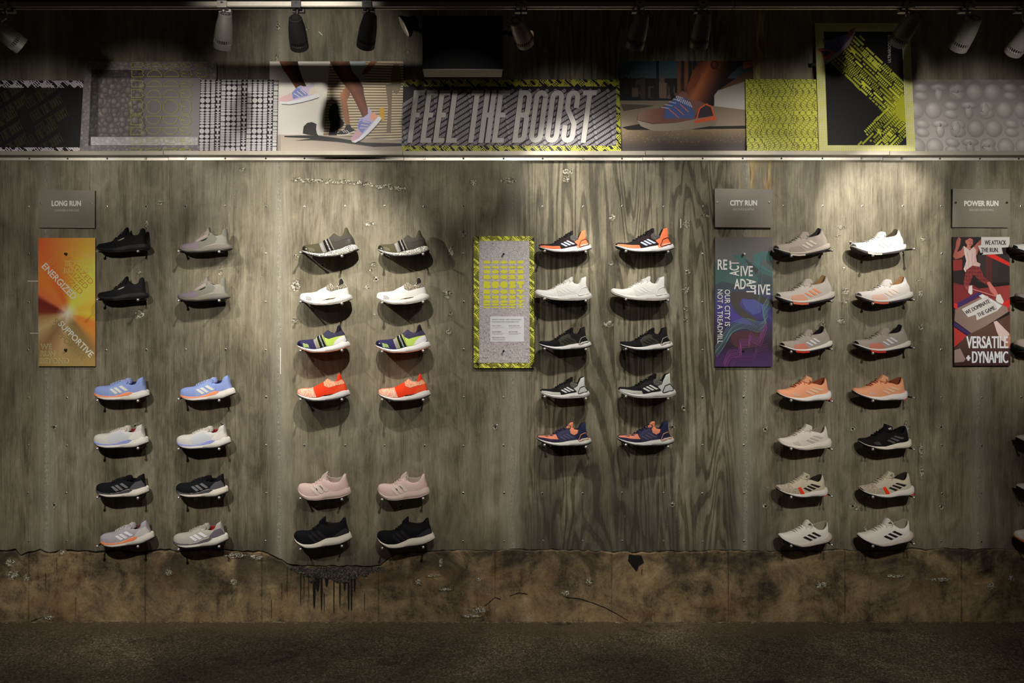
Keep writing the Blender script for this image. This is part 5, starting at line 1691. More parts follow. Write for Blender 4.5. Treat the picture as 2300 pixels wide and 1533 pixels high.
class Board:
    """a printed board: solid panel plus ink polygons laid on its front, one mesh; art is given in photo pixels and landed on the panel's plane"""

    def __init__(self, px0, py0, px1, py1, d_top, d_bot, thick=0.006, corners=None, edge=(60, 56, 50)):
        self.c = corners or [(px0, py0), (px1, py0), (px1, py1), (px0, py1)]
        yt = min(p[1] for p in self.c)
        yb = max(p[1] for p in self.c)
        zt, zb = WZ(yt, d_top), WZ(yb, d_bot)
        self.B = (d_top - d_bot) / (zt - zb)
        self.A = d_bot - self.B * zb
        self.n = Vector((0, -1, -self.B)).normalized()
        self.v, self.f, self.col = [], [], []
        self.layer = 1
        self.tick = 0
        self.gain = 1.0
        self.clip = list(self.c)
        P = [self.pt(x, y, 0) for x, y in self.c]
        Q = [p - self.n * thick for p in P]
        self.v = P + Q
        e = (*lin(edge), 1)
        self.col = [e] * 8
        self.f = [(0, 1, 2, 3), (7, 6, 5, 4), (0, 4, 5, 1), (1, 5, 6, 2), (2, 6, 7, 3), (3, 7, 4, 0)]

    def pt(self, px, py, off=0.0):
        dx, dz = (px - X0) / F, -(py - Y0) / F
        t = (D - self.A - self.B * CZ) / (1 + self.B * dz)
        return Vector((dx * t, -D + t, CZ + dz * t)) + self.n * off

    @staticmethod
    def clip_poly(poly, clip):
        area = sum(a[0] * b[1] - b[0] * a[1] for a, b in zip(clip, clip[1:] + clip[:1]))
        s = 1 if area > 0 else -1
        out = poly
        for (ax, ay), (bx, by) in zip(clip, clip[1:] + clip[:1]):
            if not out:
                return []
            ex_, ey_ = bx - ax, by - ay
            f = [s * (ex_ * (p[1] - ay) - ey_ * (p[0] - ax)) for p in out]
            if all(q >= 0 for q in f):
                continue
            res = []
            for i in range(len(out)):
                p, q, fp, fq = out[i], out[(i + 1) % len(out)], f[i], f[(i + 1) % len(out)]
                if fp >= 0:
                    res.append(p)
                if (fp >= 0) != (fq >= 0):
                    t = fp / (fp - fq)
                    res.append((p[0] + (q[0] - p[0]) * t, p[1] + (q[1] - p[1]) * t))
            out = res
        return out

    def lay(self, layer):
        if layer is None:
            self.layer += 1
            layer = self.layer
        return 0.0003 + layer * 0.00007

    def convex(self, pts, col, layer=None, off=None):
        if off is None:
            off = self.lay(layer)
        pts = self.clip_poly([tuple(p) for p in pts], self.clip)
        if len(pts) < 3:
            return
        o = len(self.v)
        self.tick = (self.tick + 1) % 13
        off += self.tick * 0.000005
        for p in pts:
            self.v.append(self.pt(p[0], p[1], off))
            c = col(p[0], p[1]) if callable(col) else col
            self.col.append((*(min(0.92, q * self.gain) for q in lin(c)), 1))
        self.f.append(tuple(range(o, o + len(pts))))

    def poly(self, pts, col, layer=None, cell=None):
        off = self.lay(layer)
        tris = tessellate_polygon([[Vector((p[0], p[1], 0)) for p in pts]])
        for t in tris:
            tri = [pts[i] for i in t]
            if cell:
                self._split(tri, col, off, cell)
            else:
                self.convex(tri, col, off=off)

    def _split(self, tri, col, off, cell):
        """cut a triangle into cells so a printed gradient stays smooth"""
        L = [math.hypot(tri[i][0] - tri[(i + 1) % 3][0], tri[i][1] - tri[(i + 1) % 3][1]) for i in range(3)]
        m = max(L)
        if m <= cell:
            self.convex(tri, col, off=off)
            return
        i = L.index(m)
        a, b, c = tri[i], tri[(i + 1) % 3], tri[(i + 2) % 3]
        q = ((a[0] + b[0]) / 2, (a[1] + b[1]) / 2)
        self._split([a, q, c], col, off, cell)
        self._split([q, b, c], col, off, cell)

    def rect(self, x0, y0, x1, y1, col, layer=None, cell=None):
        p = [(x0, y0), (x1, y0), (x1, y1), (x0, y1)]
        if cell:
            self.poly(p, col, layer, cell)
        else:
            self.convex(p, col, layer)

    def ell(self, cx, cy, rx, ry, col, layer=None, n=14, rot=0.0, rim=None, a0=0, a1=360):
        ca, sa = math.cos(rot), math.sin(rot)
        pts = []
        for i in range(n + (0 if a1 - a0 == 360 else 1)):
            a = math.radians(a0 + (a1 - a0) * i / n)
            x, y = rx * math.cos(a), ry * math.sin(a)
            pts.append((cx + x * ca - y * sa, cy + x * sa + y * ca))
        if rim is None:
            self.convex(pts, col, layer)
        else:
            off = self.lay(layer)
            c0 = (cx - 0.25 * rx, cy - 0.3 * ry)
            for i in range(n):
                tri = [c0, pts[i], pts[(i + 1) % n]]
                cols = {c0: col}
                self.convex(tri, lambda x, y, c0=c0: col if abs(x - c0[0]) + abs(y - c0[1]) < 0.01 else rim, off=off)

    def stroke(self, pts, w, col, layer=None, ext=0.0):
        off = self.lay(layer)
        for (ax, ay), (bx, by) in zip(pts[:-1], pts[1:]):
            L = math.hypot(bx - ax, by - ay)
            if L < 1e-6:
                continue
            ux, uy = (bx - ax) / L, (by - ay) / L
            e = ext
            ax2, ay2, bx2, by2 = ax - ux * e, ay - uy * e, bx + ux * e, by + uy * e
            nx, ny = -uy * w / 2, ux * w / 2
            self.convex([(ax2 + nx, ay2 + ny), (bx2 + nx, by2 + ny), (bx2 - nx, by2 - ny), (ax2 - nx, ay2 - ny)], col, off=off)

    def text(self, s, x, y, h, col, sx=1.0, bold=0.0, rot=0.0, shear=0.0, align='l', layer=None, fit=None, fat=0.0):
        """h = cap height in photo px; (x, y) = baseline start; rot in degrees, clockwise in the photo"""
        if 'M' in s and bold:
            fat += bold * h * 2.4
            bold = 0.0
        ts, x0, x1 = glyph_tris(s, bold)
        k = h / 0.70
        if fit:
            sx = fit / ((x1 - x0) * k)
        ox = {'l': x0, 'c': (x0 + x1) / 2, 'r': x1}[align]
        ca, sa = math.cos(math.radians(rot)), math.sin(math.radians(rot))
        off = self.lay(layer)
        for dx in ((-fat / 2, 0, fat / 2) if fat else (0,)):
            for t in ts:
                pts = []
                for px, py in t:
                    u = (px - ox + shear * py) * k * sx + dx
                    v = -py * k
                    pts.append((x + u * ca - v * sa, y + u * sa + v * ca))
                self.convex(pts, col, off=off)

    def block(self, s, x, y, h, w, t, gap, col, rot=0.0, shear=0.0, layer=None, space=0.6):
        """heavy condensed lettering from strokes; (x, y) = baseline start"""
        ca, sa = math.cos(math.radians(rot)), math.sin(math.radians(rot))
        off = self.lay(layer)
        cur = 0.0
        for ch in s:
            if ch == ' ':
                cur += space * w
                continue
            for path in block_letter(ch, w, t):
                pts = []
                for u, v in path:
                    U, V = (cur + u + shear * v) * h, -v * h
                    pts.append((x + U * ca - V * sa, y + U * sa + V * ca))
                straight = len(pts) == 2
                for (ax, ay), (bx, by) in zip(pts[:-1], pts[1:]):
                    L = math.hypot(bx - ax, by - ay)
                    if L < 1e-6:
                        continue
                    ux, uy = (bx - ax) / L, (by - ay) / L
                    hw = t * h / 2
                    # keep horizontal/vertical stroke ends flush with the slanted cell
                    if straight and abs(path[0][0] - path[1][0]) < 1e-6:
                        hx, hy = hw * ca, hw * sa
                    elif straight:
                        dx, dy = shear * hw, -hw
                        hx, hy = dx * ca - dy * sa, dx * sa + dy * ca
                    else:
                        hx, hy = -uy * hw, ux * hw
                        ax, ay, bx, by = ax - ux * hw * .35, ay - uy * hw * .35, bx + ux * hw * .35, by + uy * hw * .35
                    self.convex([(ax + hx, ay + hy), (bx + hx, by + hy), (bx - hx, by - hy), (ax - hx, ay - hy)], col, off=off)
            cur += w + gap
        return cur * h

    def slogan_band(self, x0, y0, x1, y1, ink, h, layer=None, rotn=45, words=('FEEL', 'THE', 'BOOST')):
        """border of crossing slogan words, clipped to a rectangle"""
        save = self.clip
        self.clip = self.clip_poly([(x0, y0), (x1, y0), (x1, y1), (x0, y1)], save)
        lay = layer if layer is not None else self.layer + 1
        self.layer = lay + 1
        horizontal = (x1 - x0) > (y1 - y0)
        n = 0
        step = h * 1.42
        length = (x1 - x0) if horizontal else (y1 - y0)
        thick = (y1 - y0) if horizontal else (x1 - x0)
        pos = -thick - h
        pairs = ('FEEL THE BOOST', 'BOOST FEEL THE', 'THE BOOST FEEL')
        while pos < length + thick + h:
            wd = pairs[n % 3]
            back = h * (0.2 + 0.33 * (n % 4))
            if horizontal:
                self.block(wd, x0 + pos - back * .7, y1 + back * .7, h, 0.24, 0.10, 0.055, ink, -rotn, 0.0, lay + n % 2, 1.1)
            else:
                self.block(wd, x0 - back * .7, y0 + pos + back * .7, h, 0.24, 0.10, 0.055, ink, -rotn, 0.0, lay + n % 2, 1.1)
            pos += step
            n += 1
        self.clip = save

    def build(self, name, label, cat, group=None, parts=()):
        cx = sum(v.x for v in self.v[:4]) / 4
        o3 = Vector((cx, self.v[2].y, self.v[2].z))
        me = bpy.data.meshes.new(name)
        me.from_pydata([tuple(v - o3) for v in self.v], [], self.f)
        me.materials.append(PRINT_M)
        at = me.attributes.new('ink', 'FLOAT_COLOR', 'POINT')
        at.data.foreach_set('color', [c for col in self.col for c in col])
        me.update()
        ob = link(name, me)
        ob.location = o3
        tag(ob, label, cat, group)
        return ob


def lerp_c(a, b, t):
    t = max(0.0, min(1.0, t))
    return tuple(x + (y - x) * t for x, y in zip(a, b))


def beads(b, x0, y0, x1, y1, size, light, dark, seed, layer, flow=0.0, sq=0.6):
    """printed close-up of foam beads: overlapping shaded ovals"""
    rnd = random.Random(seed)
    yy = y0 - size
    row = 0
    while yy < y1 + size:
        xx = x0 - size + (row % 2) * size * 0.5
        while xx < x1 + size:
            k = 0.75 + 0.5 * rnd.random()
            t = rnd.random()
            fl = flow * (0.4 + 0.6 * (xx - x0) / (x1 - x0 + 1e-6))
            c = lerp_c(light, dark, 0.15 + 0.35 * t)
            b.ell(xx + rnd.uniform(-.34, .34) * size, yy + rnd.uniform(-.3, .3) * size, size * 0.66 * k, size * sq * k, c, layer + rnd.randrange(24), 9, -0.5 * fl + rnd.uniform(-.3, .3), lerp_c(c, dark, 0.75))
            xx += size
        yy += size * sq * 1.35
        row += 1
    b.layer = max(b.layer, layer + 25)


YEL = (216, 216, 82)
BLK = (24, 20, 22)
PALE = (206, 202, 204)
LB = 'boards standing on the picture ledge'

# 1 black slogan board at the far left
b = Board(-420, 181, 192, 343, 0.0075, 0.030)
b.gain = 1.4
b.rect(-420, 181, 192, 343, (7, 6, 6))
for yy, x_off in [(0, 0)]:
    pass
b.clip = [(-420, 197), (190, 197), (190, 331), (-420, 331)]
lay = b.layer + 1
for r in range(25):
    bx_, by_ = -560 + r * 0, 0
    # diagonal outlined slogans climbing to the right
    x = -480 + 12 * (r % 3)
    y = 250 + r * 29
    ca, sa = math.cos(math.radians(-33)), math.sin(math.radians(-33))
    for k in range(7):
        px, py = x + k * 108 * ca, y + k * 108 * sa
        if px > 200 or py < 170 or px < -130:
            continue
        b.block('FEEL THE BOOST', px, py, 21, 0.26, 0.115, 0.045, (60, 56, 26), -33, 0.12, lay)
        b.block('FEEL THE BOOST', px + 0.6, py - .5, 20, 0.272, 0.070, 0.048, (7, 6, 6), -33, 0.12, lay + 3)
b.layer = lay + 4
b.clip = list(b.c)
b.rect(-420, 181, 192, 197, (20, 18, 18))
b.slogan_band(-140, 181, 192, 197, PALE, 15)
b.rect(-420, 331, 192, 343, (20, 18, 18))
b.slogan_band(-140, 331, 192, 343, PALE, 15)
b.build('printed_board', 'black board with dark outlined slogans at the left picture edge on the ledge', 'board', LB)

# 2 grey pebbled board
b = Board(0, 138, 0, 343, 0.012, 0.056, corners=[(190, 138), (487, 138), (484, 343), (179, 343)])
b.gain = 1.4
b.rect(179, 138, 490, 343, (112, 106, 104))
beads(b, 182, 138, 490, 343, 10, (150, 143, 140), (86, 80, 80), 4, 1, 0.4, 0.5)
q = [(206, 157), (472, 157), (470, 327), (199, 327)]
b.poly(q, lambda x, y: lerp_c((52, 49, 48), (96, 92, 92), (x - 200) / 260), cell=30)
b.clip = q
beads(b, 200, 172, 310, 327, 11, (88, 84, 82), (38, 36, 36), 9, b.layer + 1, 1.6, 0.55)
q2 = [(223, 176), (452, 176), (450, 308), (220, 308)]
b.clip = list(b.c)
b.poly(q2, lambda x, y: lerp_c((84, 80, 80), (122, 117, 116), (x - 220) / 220), cell=24)
b.clip = q2
beads(b, 222, 174, 312, 310, 13, (150, 140, 134), (60, 56, 56), 12, b.layer + 1, 1.8, 0.62)
b.clip = list(b.c)
b.rect(205, 308, 446, 327, (172, 166, 164))
b.clip = [(205, 308), (446, 308), (446, 327), (205, 327)]
beads(b, 205, 308, 446, 327, 12, (196, 190, 188), (140, 134, 132), 14, b.layer + 1, 0.2, 0.6)
b.clip = list(b.c)
olive = (148, 148, 58)
L0 = b.layer + 1
for r, (yc, hh) in enumerate([(147, 5), (166, 8), (189, 7), (211, 9), (241, 16), (271, 10), (295, 8), (318, 6), (337, 3)]):
    for c, xc in enumerate([311, 349, 387, 421, 455]):
        xc = xc - (yc - 150) * 0.02
        if xc > 446 and yc > 176:
            continue
        w = 16.5
        if c in (1, 2):
            pts = arc(xc, yc, w, hh, 0, 360, 18) if r == 4 else (arc(xc, yc + hh * (.9 if r < 4 else -.9), w, hh * 1.8, 180, 360, 12) if r < 4 else arc(xc, yc - hh * .9, w, hh * 1.8, 180, 0, 12))
            pts = pts + [pts[0]]
        elif c == 0:
            pts = [(xc - w * .8, yc - hh), (xc + w * .5, yc - hh), (xc + w * .8, yc - hh * .6), (xc + w * .6, yc), (xc + w * .85, yc + hh * .5), (xc + w * .5, yc + hh), (xc - w * .8, yc + hh), (xc - w * .8, yc - hh)]
        else:
            pts = arc(xc - w * .1, yc - hh * .5, w * .7, hh * .5, 360, 90, 8) + [(xc - w * .5, yc)] + [(xc - w * .7, yc + hh * .6), (xc - w * .4, yc + hh), (xc + w * .4, yc + hh)] + [(xc + w * .75, yc + hh * .4), (xc + w * .6, yc - hh * .1), (xc + w * .6, yc - hh * .5)]
        b.stroke(pts, 1.1, olive, L0, 0.3)
b.build('printed_board', 'grey board printed with foam pebbles and olive outlined letter shapes', 'board', LB)


def boost_cell(b, ch, xc, yc, w, h, col, layer):
    """one squashed letter of the BOOST pattern centred in its cell"""
    a, c = w * 0.46, h * 0.46
    if ch == 'B':
        if h > 8:
            b.convex([(xc - a, yc - c), (xc + a * .5, yc - c), (xc + a * .85, yc - c * .72), (xc + a * .85, yc - c * .25), (xc + a * .62, yc), (xc - a, yc)], col, layer)
            b.convex([(xc - a, yc), (xc + a * .62, yc), (xc + a * .95, yc + c * .28), (xc + a * .95, yc + c * .72), (xc + a * .6, yc + c), (xc - a, yc + c)], col, layer)
        else:
            b.convex([(xc - a, yc - c), (xc + a * .6, yc - c), (xc + a * .95, yc - c * .3), (xc + a * .95, yc + c * .3), (xc + a * .6, yc + c), (xc - a, yc + c)], col, layer)
    elif ch == 'O':
        b.ell(xc, yc, a * 1.06, c * 1.04, col, layer, 14)
    elif ch == 'S':
        if h > 8:
            b.convex([(xc - a * .9, yc - c * .6), (xc - a * .6, yc - c), (xc + a * .8, yc - c), (xc + a * .8, yc - c * .35), (xc + a * .5, yc + c * .1), (xc - a * .6, yc + c * .1), (xc - a * .9, yc - c * .2)], col, layer)
            b.convex([(xc - a * .8, yc + c * .35), (xc - a * .4, yc - c * .1), (xc + a * .6, yc - c * .1), (xc + a * .95, yc + c * .25), (xc + a * .95, yc + c * .65), (xc + a * .6, yc + c), (xc - a * .8, yc + c)], col, layer)
        else:
            b.convex([(xc - a * .9, yc - c * .5), (xc - a * .6, yc - c), (xc + a * .9, yc - c), (xc + a * .9, yc + c * .5), (xc + a * .6, yc + c), (xc - a * .9, yc + c)], col, layer)
    elif ch == 'T':
        b.rect(xc - a, yc - c, xc + a, yc - c + h * 0.42, col, layer)
        b.rect(xc - a * .38, yc - c, xc + a * .38, yc + c, col, layer)


# 3 black board of squashed BOOST letters
b = Board(0, 179, 0, 343, 0.034, 0.074, corners=[(450, 179), (625, 179), (621, 343), (446.5, 343)])
b.rect(440, 170, 630, 350, (24, 19, 19))
cw_ = 11.75
L0 = b.layer + 1
for c in range(16):
    ch = 'BOOST'[(c + 1) % 5]
    grp = (c + 1) // 5
    y = 150.0 - (28 if grp % 2 else 0)
    i = 0
    seq = [13.5, 10.5, 8, 6, 4.6, 3.6, 3.6, 4.6, 6.2, 8.2]
    while y < 350:
        h = seq[i % len(seq)]
        xc = 450 + cw_ * (c + 0.5) - (y - 179) * 0.023
        boost_cell(b, ch, xc, y + h / 2, cw_ * 0.96, h * 0.93, (208, 203, 200), L0)
        y += h
        i += 1
b.layer = L0 + 1
b.build('printed_board', 'black and white board patterned with squashed BOOST letters, beside the running legs photo', 'board', LB)


def printed_shoe(b, X, Y, base, lace, stripe, sole, toe, heel, layer=None):
    """running shoe drawn into a printed photo; X,Y map (u along toe->heel, v up) to photo px"""
    P = lambda pts: [(X(u, v), Y(u, v)) for u, v in pts]
    b.poly(P([(0, .18), (.03, .34), (.18, .43), (.34, .5), (.5, .72), (.6, .8), (.68, .72), (.82, .7), (.88, .84), (.95, .95), (.93, .6), (.98, .36), (.98, .2), (.5, .12), (.2, .08)]), base, layer)
    b.poly(P([(0, .18), (.03, .34), (.18, .43), (.34, .5), (.38, .16), (.2, .10)]), toe, layer)
    b.poly(P([(.76, .25), (.8, .5), (.9, .62), (.95, .6), (.98, .36), (.98, .24)]), heel, layer)
    b.poly(P([(.36, .18), (.36, .5), (.5, .72), (.58, .66), (.72, .36), (.74, .24)]), lerp_c(base, (70, 90, 160), .55), layer)
    for k in range(3):
        b.stroke(P([(.40 + k * .09, .46 + k * .07), (.53 + k * .085, .22 + k * .04)]), 1.6, stripe, layer)
    for k in range(5):
        b.stroke(P([(.36 + k * .05, .53 + k * .055), (.42 + k * .05, .46 + k * .05)]), 1.3, lace, layer)
    b.poly(P([(0, .18), (.2, .09), (.5, .12), (.8, .2), (.98, .26), (1.02, .16), (1.0, .02), (.8, -.04), (.5, -.08), (.25, -.08), (.06, .02)]), sole, layer)
    b.stroke(P([(.06, .02), (.25, -.08), (.5, -.08), (.8, -.04), (1.0, .02)]), 1.4, (50, 46, 44), layer)


# 4 photo board: running legs against a pale wall and a slatted shutter
b = Board(607, 138, 906, 343, 0.012, 0.052, corners=[(606, 138), (906, 138), (904, 343), (604, 343)])
b.gain = 1.4
b.rect(600, 130, 910, 350, lambda x, y: lerp_c((214, 206, 192), (196, 190, 180), (y - 138) / 180), cell=30)
edge = lambda y: 741 - (y - 138) * 0.09
L0 = b.layer + 1
b.poly([(edge(138), 138), (910, 138), (910, 312), (edge(305), 305)], (178, 162, 132), L0)
for k in range(30):
    y = 138 + k * 6.2
    s = 0.028 * (14 - k)
    b.poly([(edge(y), y - s * 3), (910, y + s * 12), (910, y + s * 12 + 2.8), (edge(y), y - s * 3 + 2.8)], (112, 98, 76), L0 + 1)
    b.poly([(edge(y), y - s * 3 + 3.4), (910, y + s * 12 + 3.4), (910, y + s * 12 + 4.6), (edge(y), y - s * 3 + 4.6)], (208, 194, 162), L0 + 1)
b.layer = L0 + 2
b.poly([(600, 302), (722, 303), (910, 316), (910, 350), (600, 350)], lambda x, y: lerp_c((168, 156, 140), (150, 136, 120), (x - 600) / 300), cell=40)
# printed cast shadows of the runners
sh_ = (34, 29, 25)
b.poly([(680, 300), (682, 284), (690, 276), (700, 274), (706, 276), (711, 279), (710, 290), (712, 300), (716, 305), (698, 304)], sh_)
b.poly([(738, 304), (742, 280), (738, 262), (741, 240), (748, 233), (756, 234), (760, 240), (758, 248), (762, 262), (774, 276), (770, 284), (760, 290), (756, 304)], sh_)
b.poly([(638, 305), (690, 304), (720, 305), (760, 310), (820, 320), (905, 322), (905, 328), (840, 330), (760, 319), (700, 315), (660, 316), (698, 311), (640, 308)], sh_)
b.ell(890, 176, 12, 36, (120, 106, 84), None, 12)  # blob and tail below: a track spotlight's shadow painted into the ink
b.poly([(866, 190), (882, 188), (880, 230), (878, 300), (868, 298), (872, 240)], (112, 98, 78))
# second runner: shorts, leg, shoe
b.poly([(786, 138), (820, 138), (822, 160), (816, 186), (800, 190), (786, 160)], (150, 158, 158))
b.poly([(832, 138), (848, 138), (838, 150), (826, 164), (812, 168), (818, 156)], (128, 74, 46))
b.poly([(776, 196), (788, 196), (786, 214), (779, 226), (783, 250), (786, 278), (776, 280), (770, 250), (766, 226), (763, 214)], lambda x, y: lerp_c((168, 116, 80), (120, 74, 46), (x - 764) / 24), cell=8)
b.poly([(755, 301), (774, 290), (778, 280), (786, 279), (790, 288), (797, 291), (794, 296), (770, 303)], (26, 24, 26))
b.stroke([(757, 303), (776, 303), (796, 295)], 2, (214, 206, 196))
for k in range(3):
    b.stroke([(768 + k * 5, 292), (774 + k * 5, 298)], 1.2, (214, 206, 196))
# left leg of the near runner
brown = lambda x, y: lerp_c((124, 70, 44), (44, 24, 16), abs((x - (634 + (y - 138) * 0.42)) / 26.0))
b.poly([(627, 138), (669, 138), (672, 154), (680, 178), (690, 196), (696, 203), (680, 207), (664, 206), (664, 198), (650, 176), (636, 156)], brown, None, 7)
# far leg, bent, coming down to the heel-striking shoe
brown2 = lambda x, y: lerp_c((116, 66, 42), (36, 20, 14), abs((x - (764 + (y - 138) * 0.50)) / 34.0))
b.poly([(741, 138), (785, 138), (790, 158), (806, 178), (816, 196), (818, 214), (826, 244), (838, 262), (843, 274), (834, 284), (816, 280), (814, 262), (800, 232), (786, 206), (768, 184), (752, 160)], brown2, None, 7)
b.poly([(853, 242), (863, 242), (863, 272), (853, 272)], (196, 146, 26))
rot = lambda cx, cy, L, H, a: ((lambda u, v: cx + (u * L) * math.cos(a) + (v * H) * math.sin(a)), (lambda u, v: cy + (u * L) * math.sin(a) - (v * H) * math.cos(a)))
Xf, Yf = rot(628, 236, 90, 44, math.radians(-10))
printed_shoe(b, Xf, Yf, (190, 176, 200), (110, 130, 200), (236, 216, 200), (232, 226, 216), (206, 170, 168), (236, 196, 176))
Xf, Yf = rot(796, 325, 84, 44, math.radians(-42))
printed_shoe(b, Xf, Yf, (172, 164, 200), (90, 110, 190), (232, 190, 170), (226, 222, 216), (188, 150, 160), (220, 150, 120))
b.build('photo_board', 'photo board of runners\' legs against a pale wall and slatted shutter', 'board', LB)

# 5 wide slogan board
b = Board(903, 179, 1393, 343, 0.030, 0.070, corners=[(906, 179), (1391, 179), (1395, 343), (902, 343)])
b.rect(898, 175, 1400, 346, (30, 26, 28))
save = list(b.c)
b.clip = [(904, 194), (1387, 194), (1388, 328), (902, 328)]
ca, sa = math.cos(math.radians(-33)), math.sin(math.radians(-33))
L0 = b.layer + 1
for r in range(-2, 34):
    ox_, oy_ = 760 + r * 19.5, 336
    for k in range(0, 66):
        px, py = ox_ + k * 4.3 * ca, oy_ + k * 4.3 * sa + 20
        if not (894 < px < 1396 and 186 < py < 336):
            continue
        ph = (k + r * 5) % 10
        rad = 5.2 if ph == 0 else (4.9 if ph < 8 else 4.4)
        b.ell(px, py, rad, rad, (30, 26, 28), L0 + (9 - ph) * 2, 9)
        b.ell(px, py, rad - 0.75, rad - 0.75, (142, 136, 140), L0 + (9 - ph) * 2 + 1, 9)
b.layer = L0 + 21
b.clip = save
for (x0, y0, x1, y1) in ((898, 175, 1400, 194.5), (898, 327.5, 1400, 346), (1384, 194, 1400, 328)):
    b.rect(x0, y0, x1, y1, (28, 24, 22))
    b.slogan_band(x0, y0, x1, y1, YEL, 13 if y1 - y0 < 30 else 11)
sil = lambda x, y: (188, 182, 175)
b.block('FEEL', 913.5, 321, 118, 0.205, 0.094, 0.033, (40, 34, 34), 0, 0.135)
L0 = b.layer
for word, x in (('FEEL', 914.5), ('THE', 1044), ('BOOST', 1150)):
    w = {'FEEL': 0.205, 'THE': 0.222, 'BOOST': 0.262}[word]
    g = {'FEEL': 0.036, 'THE': 0.030, 'BOOST': 0.040}[word]
    b.block(word, x - 1.2, 321.8, 120, w, 0.110, g, (36, 31, 31), 0, 0.135, L0 + 1)
    b.block(word, x, 321, 118, w, 0.096, g + 0.0036, (190, 184, 177), 0, 0.135, L0 + 3)
b.build('slogan_board', 'wide board reading FEEL THE BOOST in silver capitals with yellow borders', 'board', LB)

# 6 photo board: one shoe on a road
b = Board(1392, 137, 1691, 342, 0.012, 0.052, corners=[(1392, 137), (1692, 137), (1693, 342), (1393, 342)])
b.gain = 1.4
b.rect(1385, 130, 1700, 350, lambda x, y: lerp_c((44, 72, 82), (60, 68, 70), (y - 137) / 40), cell=24)
b.rect(1385, 176, 1700, 232, (20, 17, 17))
rnd = random.Random(2)
for k in range(34):
    x = rnd.uniform(1395, 1530)
    b.rect(x, rnd.uniform(172, 200), x + rnd.uniform(4, 16), rnd.uniform(205, 222), lerp_c((16, 14, 14), (96, 78, 64), rnd.random() ** 2), 6 + k % 8)
b.layer = 16
b.rect(1474, 137, 1480, 230, (22, 20, 22))
for x, c in ((1521, (92, 58, 38)), (1530, (40, 26, 20)), (1537, (104, 66, 42)), (1546, (36, 24, 20)), (1556, (30, 22, 20))):
    b.rect(x, 137, x + 8, 222, c)
b.rect(1385, 226, 1700, 296, lambda x, y: lerp_c((112, 98, 82), (142, 126, 106), (y - 226) / 60), cell=24)
b.poly([(1604, 206), (1680, 176), (1700, 182), (1700, 250), (1600, 238)], lambda x, y: lerp_c((132, 122, 110), (166, 160, 152), (y - 185) / 50), None, 14)
b.poly([(1612, 204), (1690, 150), (1700, 165), (1680, 180)], (84, 58, 40))
b.rect(1590, 200, 1604, 238, (24, 20, 18))
b.rect(1385, 288, 1700, 350, lambda x, y: lerp_c((150, 128, 100), (60, 52, 46), (y - 288) / 40), cell=12)
for k in range(420):
    x, y = rnd.uniform(1393, 1692), rnd.uniform(288, 320)
    b.ell(x, y, .9, .6, lerp_c((80, 66, 52), (190, 164, 130), rnd.random()), 44 + k % 5, 5)
b.layer = 52
b.poly([(1396, 286), (1440, 278), (1600, 284), (1692, 282), (1692, 289), (1600, 290), (1480, 292), (1410, 292)], (38, 32, 28))
b.poly([(1394, 234), (1450, 236), (1470, 238), (1400, 250)], (70, 60, 50))
leg = lambda x, y: lerp_c((150, 84, 50), (30, 18, 13), abs((x - (1560 + (200 - y) * 0.5)) / 44.0 - 0.15))
b.poly([(1568, 137), (1692, 137), (1690, 140), (1660, 150), (1640, 168), (1618, 196), (1604, 214), (1594, 232), (1570, 234), (1546, 226), (1536, 206), (1548, 182), (1556, 158)], leg, None, 9)
b.poly([(1556, 158), (1568, 150), (1574, 172), (1562, 196), (1548, 206), (1541, 200), (1548, 182)], (112, 58, 34))
b.ell(1604, 146, 9, 10, (128, 74, 44), None, 12, 0, (40, 22, 16))
b.poly([(1668, 140), (1692, 137), (1692, 150), (1668, 156)], (150, 78, 44))
Xf, Yf = (lambda u, v: 1430 + u * 176), (lambda u, v: 284 - v * 92 - (u - .5) * 4)
P = lambda pts: [(Xf(u, v), Yf(u, v)) for u, v in pts]
b.poly(P([(0, .16), (.02, .34), (.12, .42), (.28, .46), (.4, .56), (.5, .72), (.58, .86), (.64, .8), (.66, .66), (.8, .6), (.92, .5), (.98, .36), (1.0, .2), (.5, .08), (.2, .04)]), (112, 76, 66))
b.poly(P([(.01, .18), (.02, .34), (.12, .42), (.28, .46), (.36, .5), (.37, .16), (.2, .1)]), lambda x, y: lerp_c((150, 116, 104), (104, 64, 52), (x - 1430) / 70), None, 10)
b.poly(P([(.34, .2), (.37, .5), (.52, .72), (.64, .66), (.74, .34), (.72, .18)]), (68, 84, 132))
for k in range(3):
    b.stroke(P([(.41 + k * .07, .42 + k * .06), (.54 + k * .06, .2 + k * .07)]), 1.7, (206, 106, 78))
for k in range(7):
    b.stroke(P([(.50 + k * .028, .74 - k * .025), (.535 + k * .028, .6 - k * .025)]), 1.4, (196, 190, 186))
for k in range(5):
    b.stroke(P([(.31 + k * .05, .47 + k * .066), (.41 + k * .045, .44 + k * .06)]), 1.5, (168, 178, 206))
b.poly(P([(.74, .2), (.8, .42), (.88, .54), (.96, .46), (.98, .2)]), (52, 44, 52))
b.stroke(P([(.76, .16), (.8, .42), (.88, .52), (.95, .46), (.99, .2)]), 3, (206, 84, 44))
b.poly(P([(0, .17), (.2, .06), (.5, .08), (.74, .16), (.99, .24), (1.03, .14), (1.0, .0), (.7, -.08), (.4, -.12), (.2, -.10), (.05, .02)]), lambda x, y: lerp_c((170, 156, 140), (128, 112, 96), (x - 1430) / 176), None, 16)
b.poly(P([(.72, .12), (.99, .24), (1.02, .14), (.9, .1), (.74, .06)]), (196, 86, 48))
b.build('photo_board', 'photo board of one blue and rust running shoe landing on a road', 'board', LB)

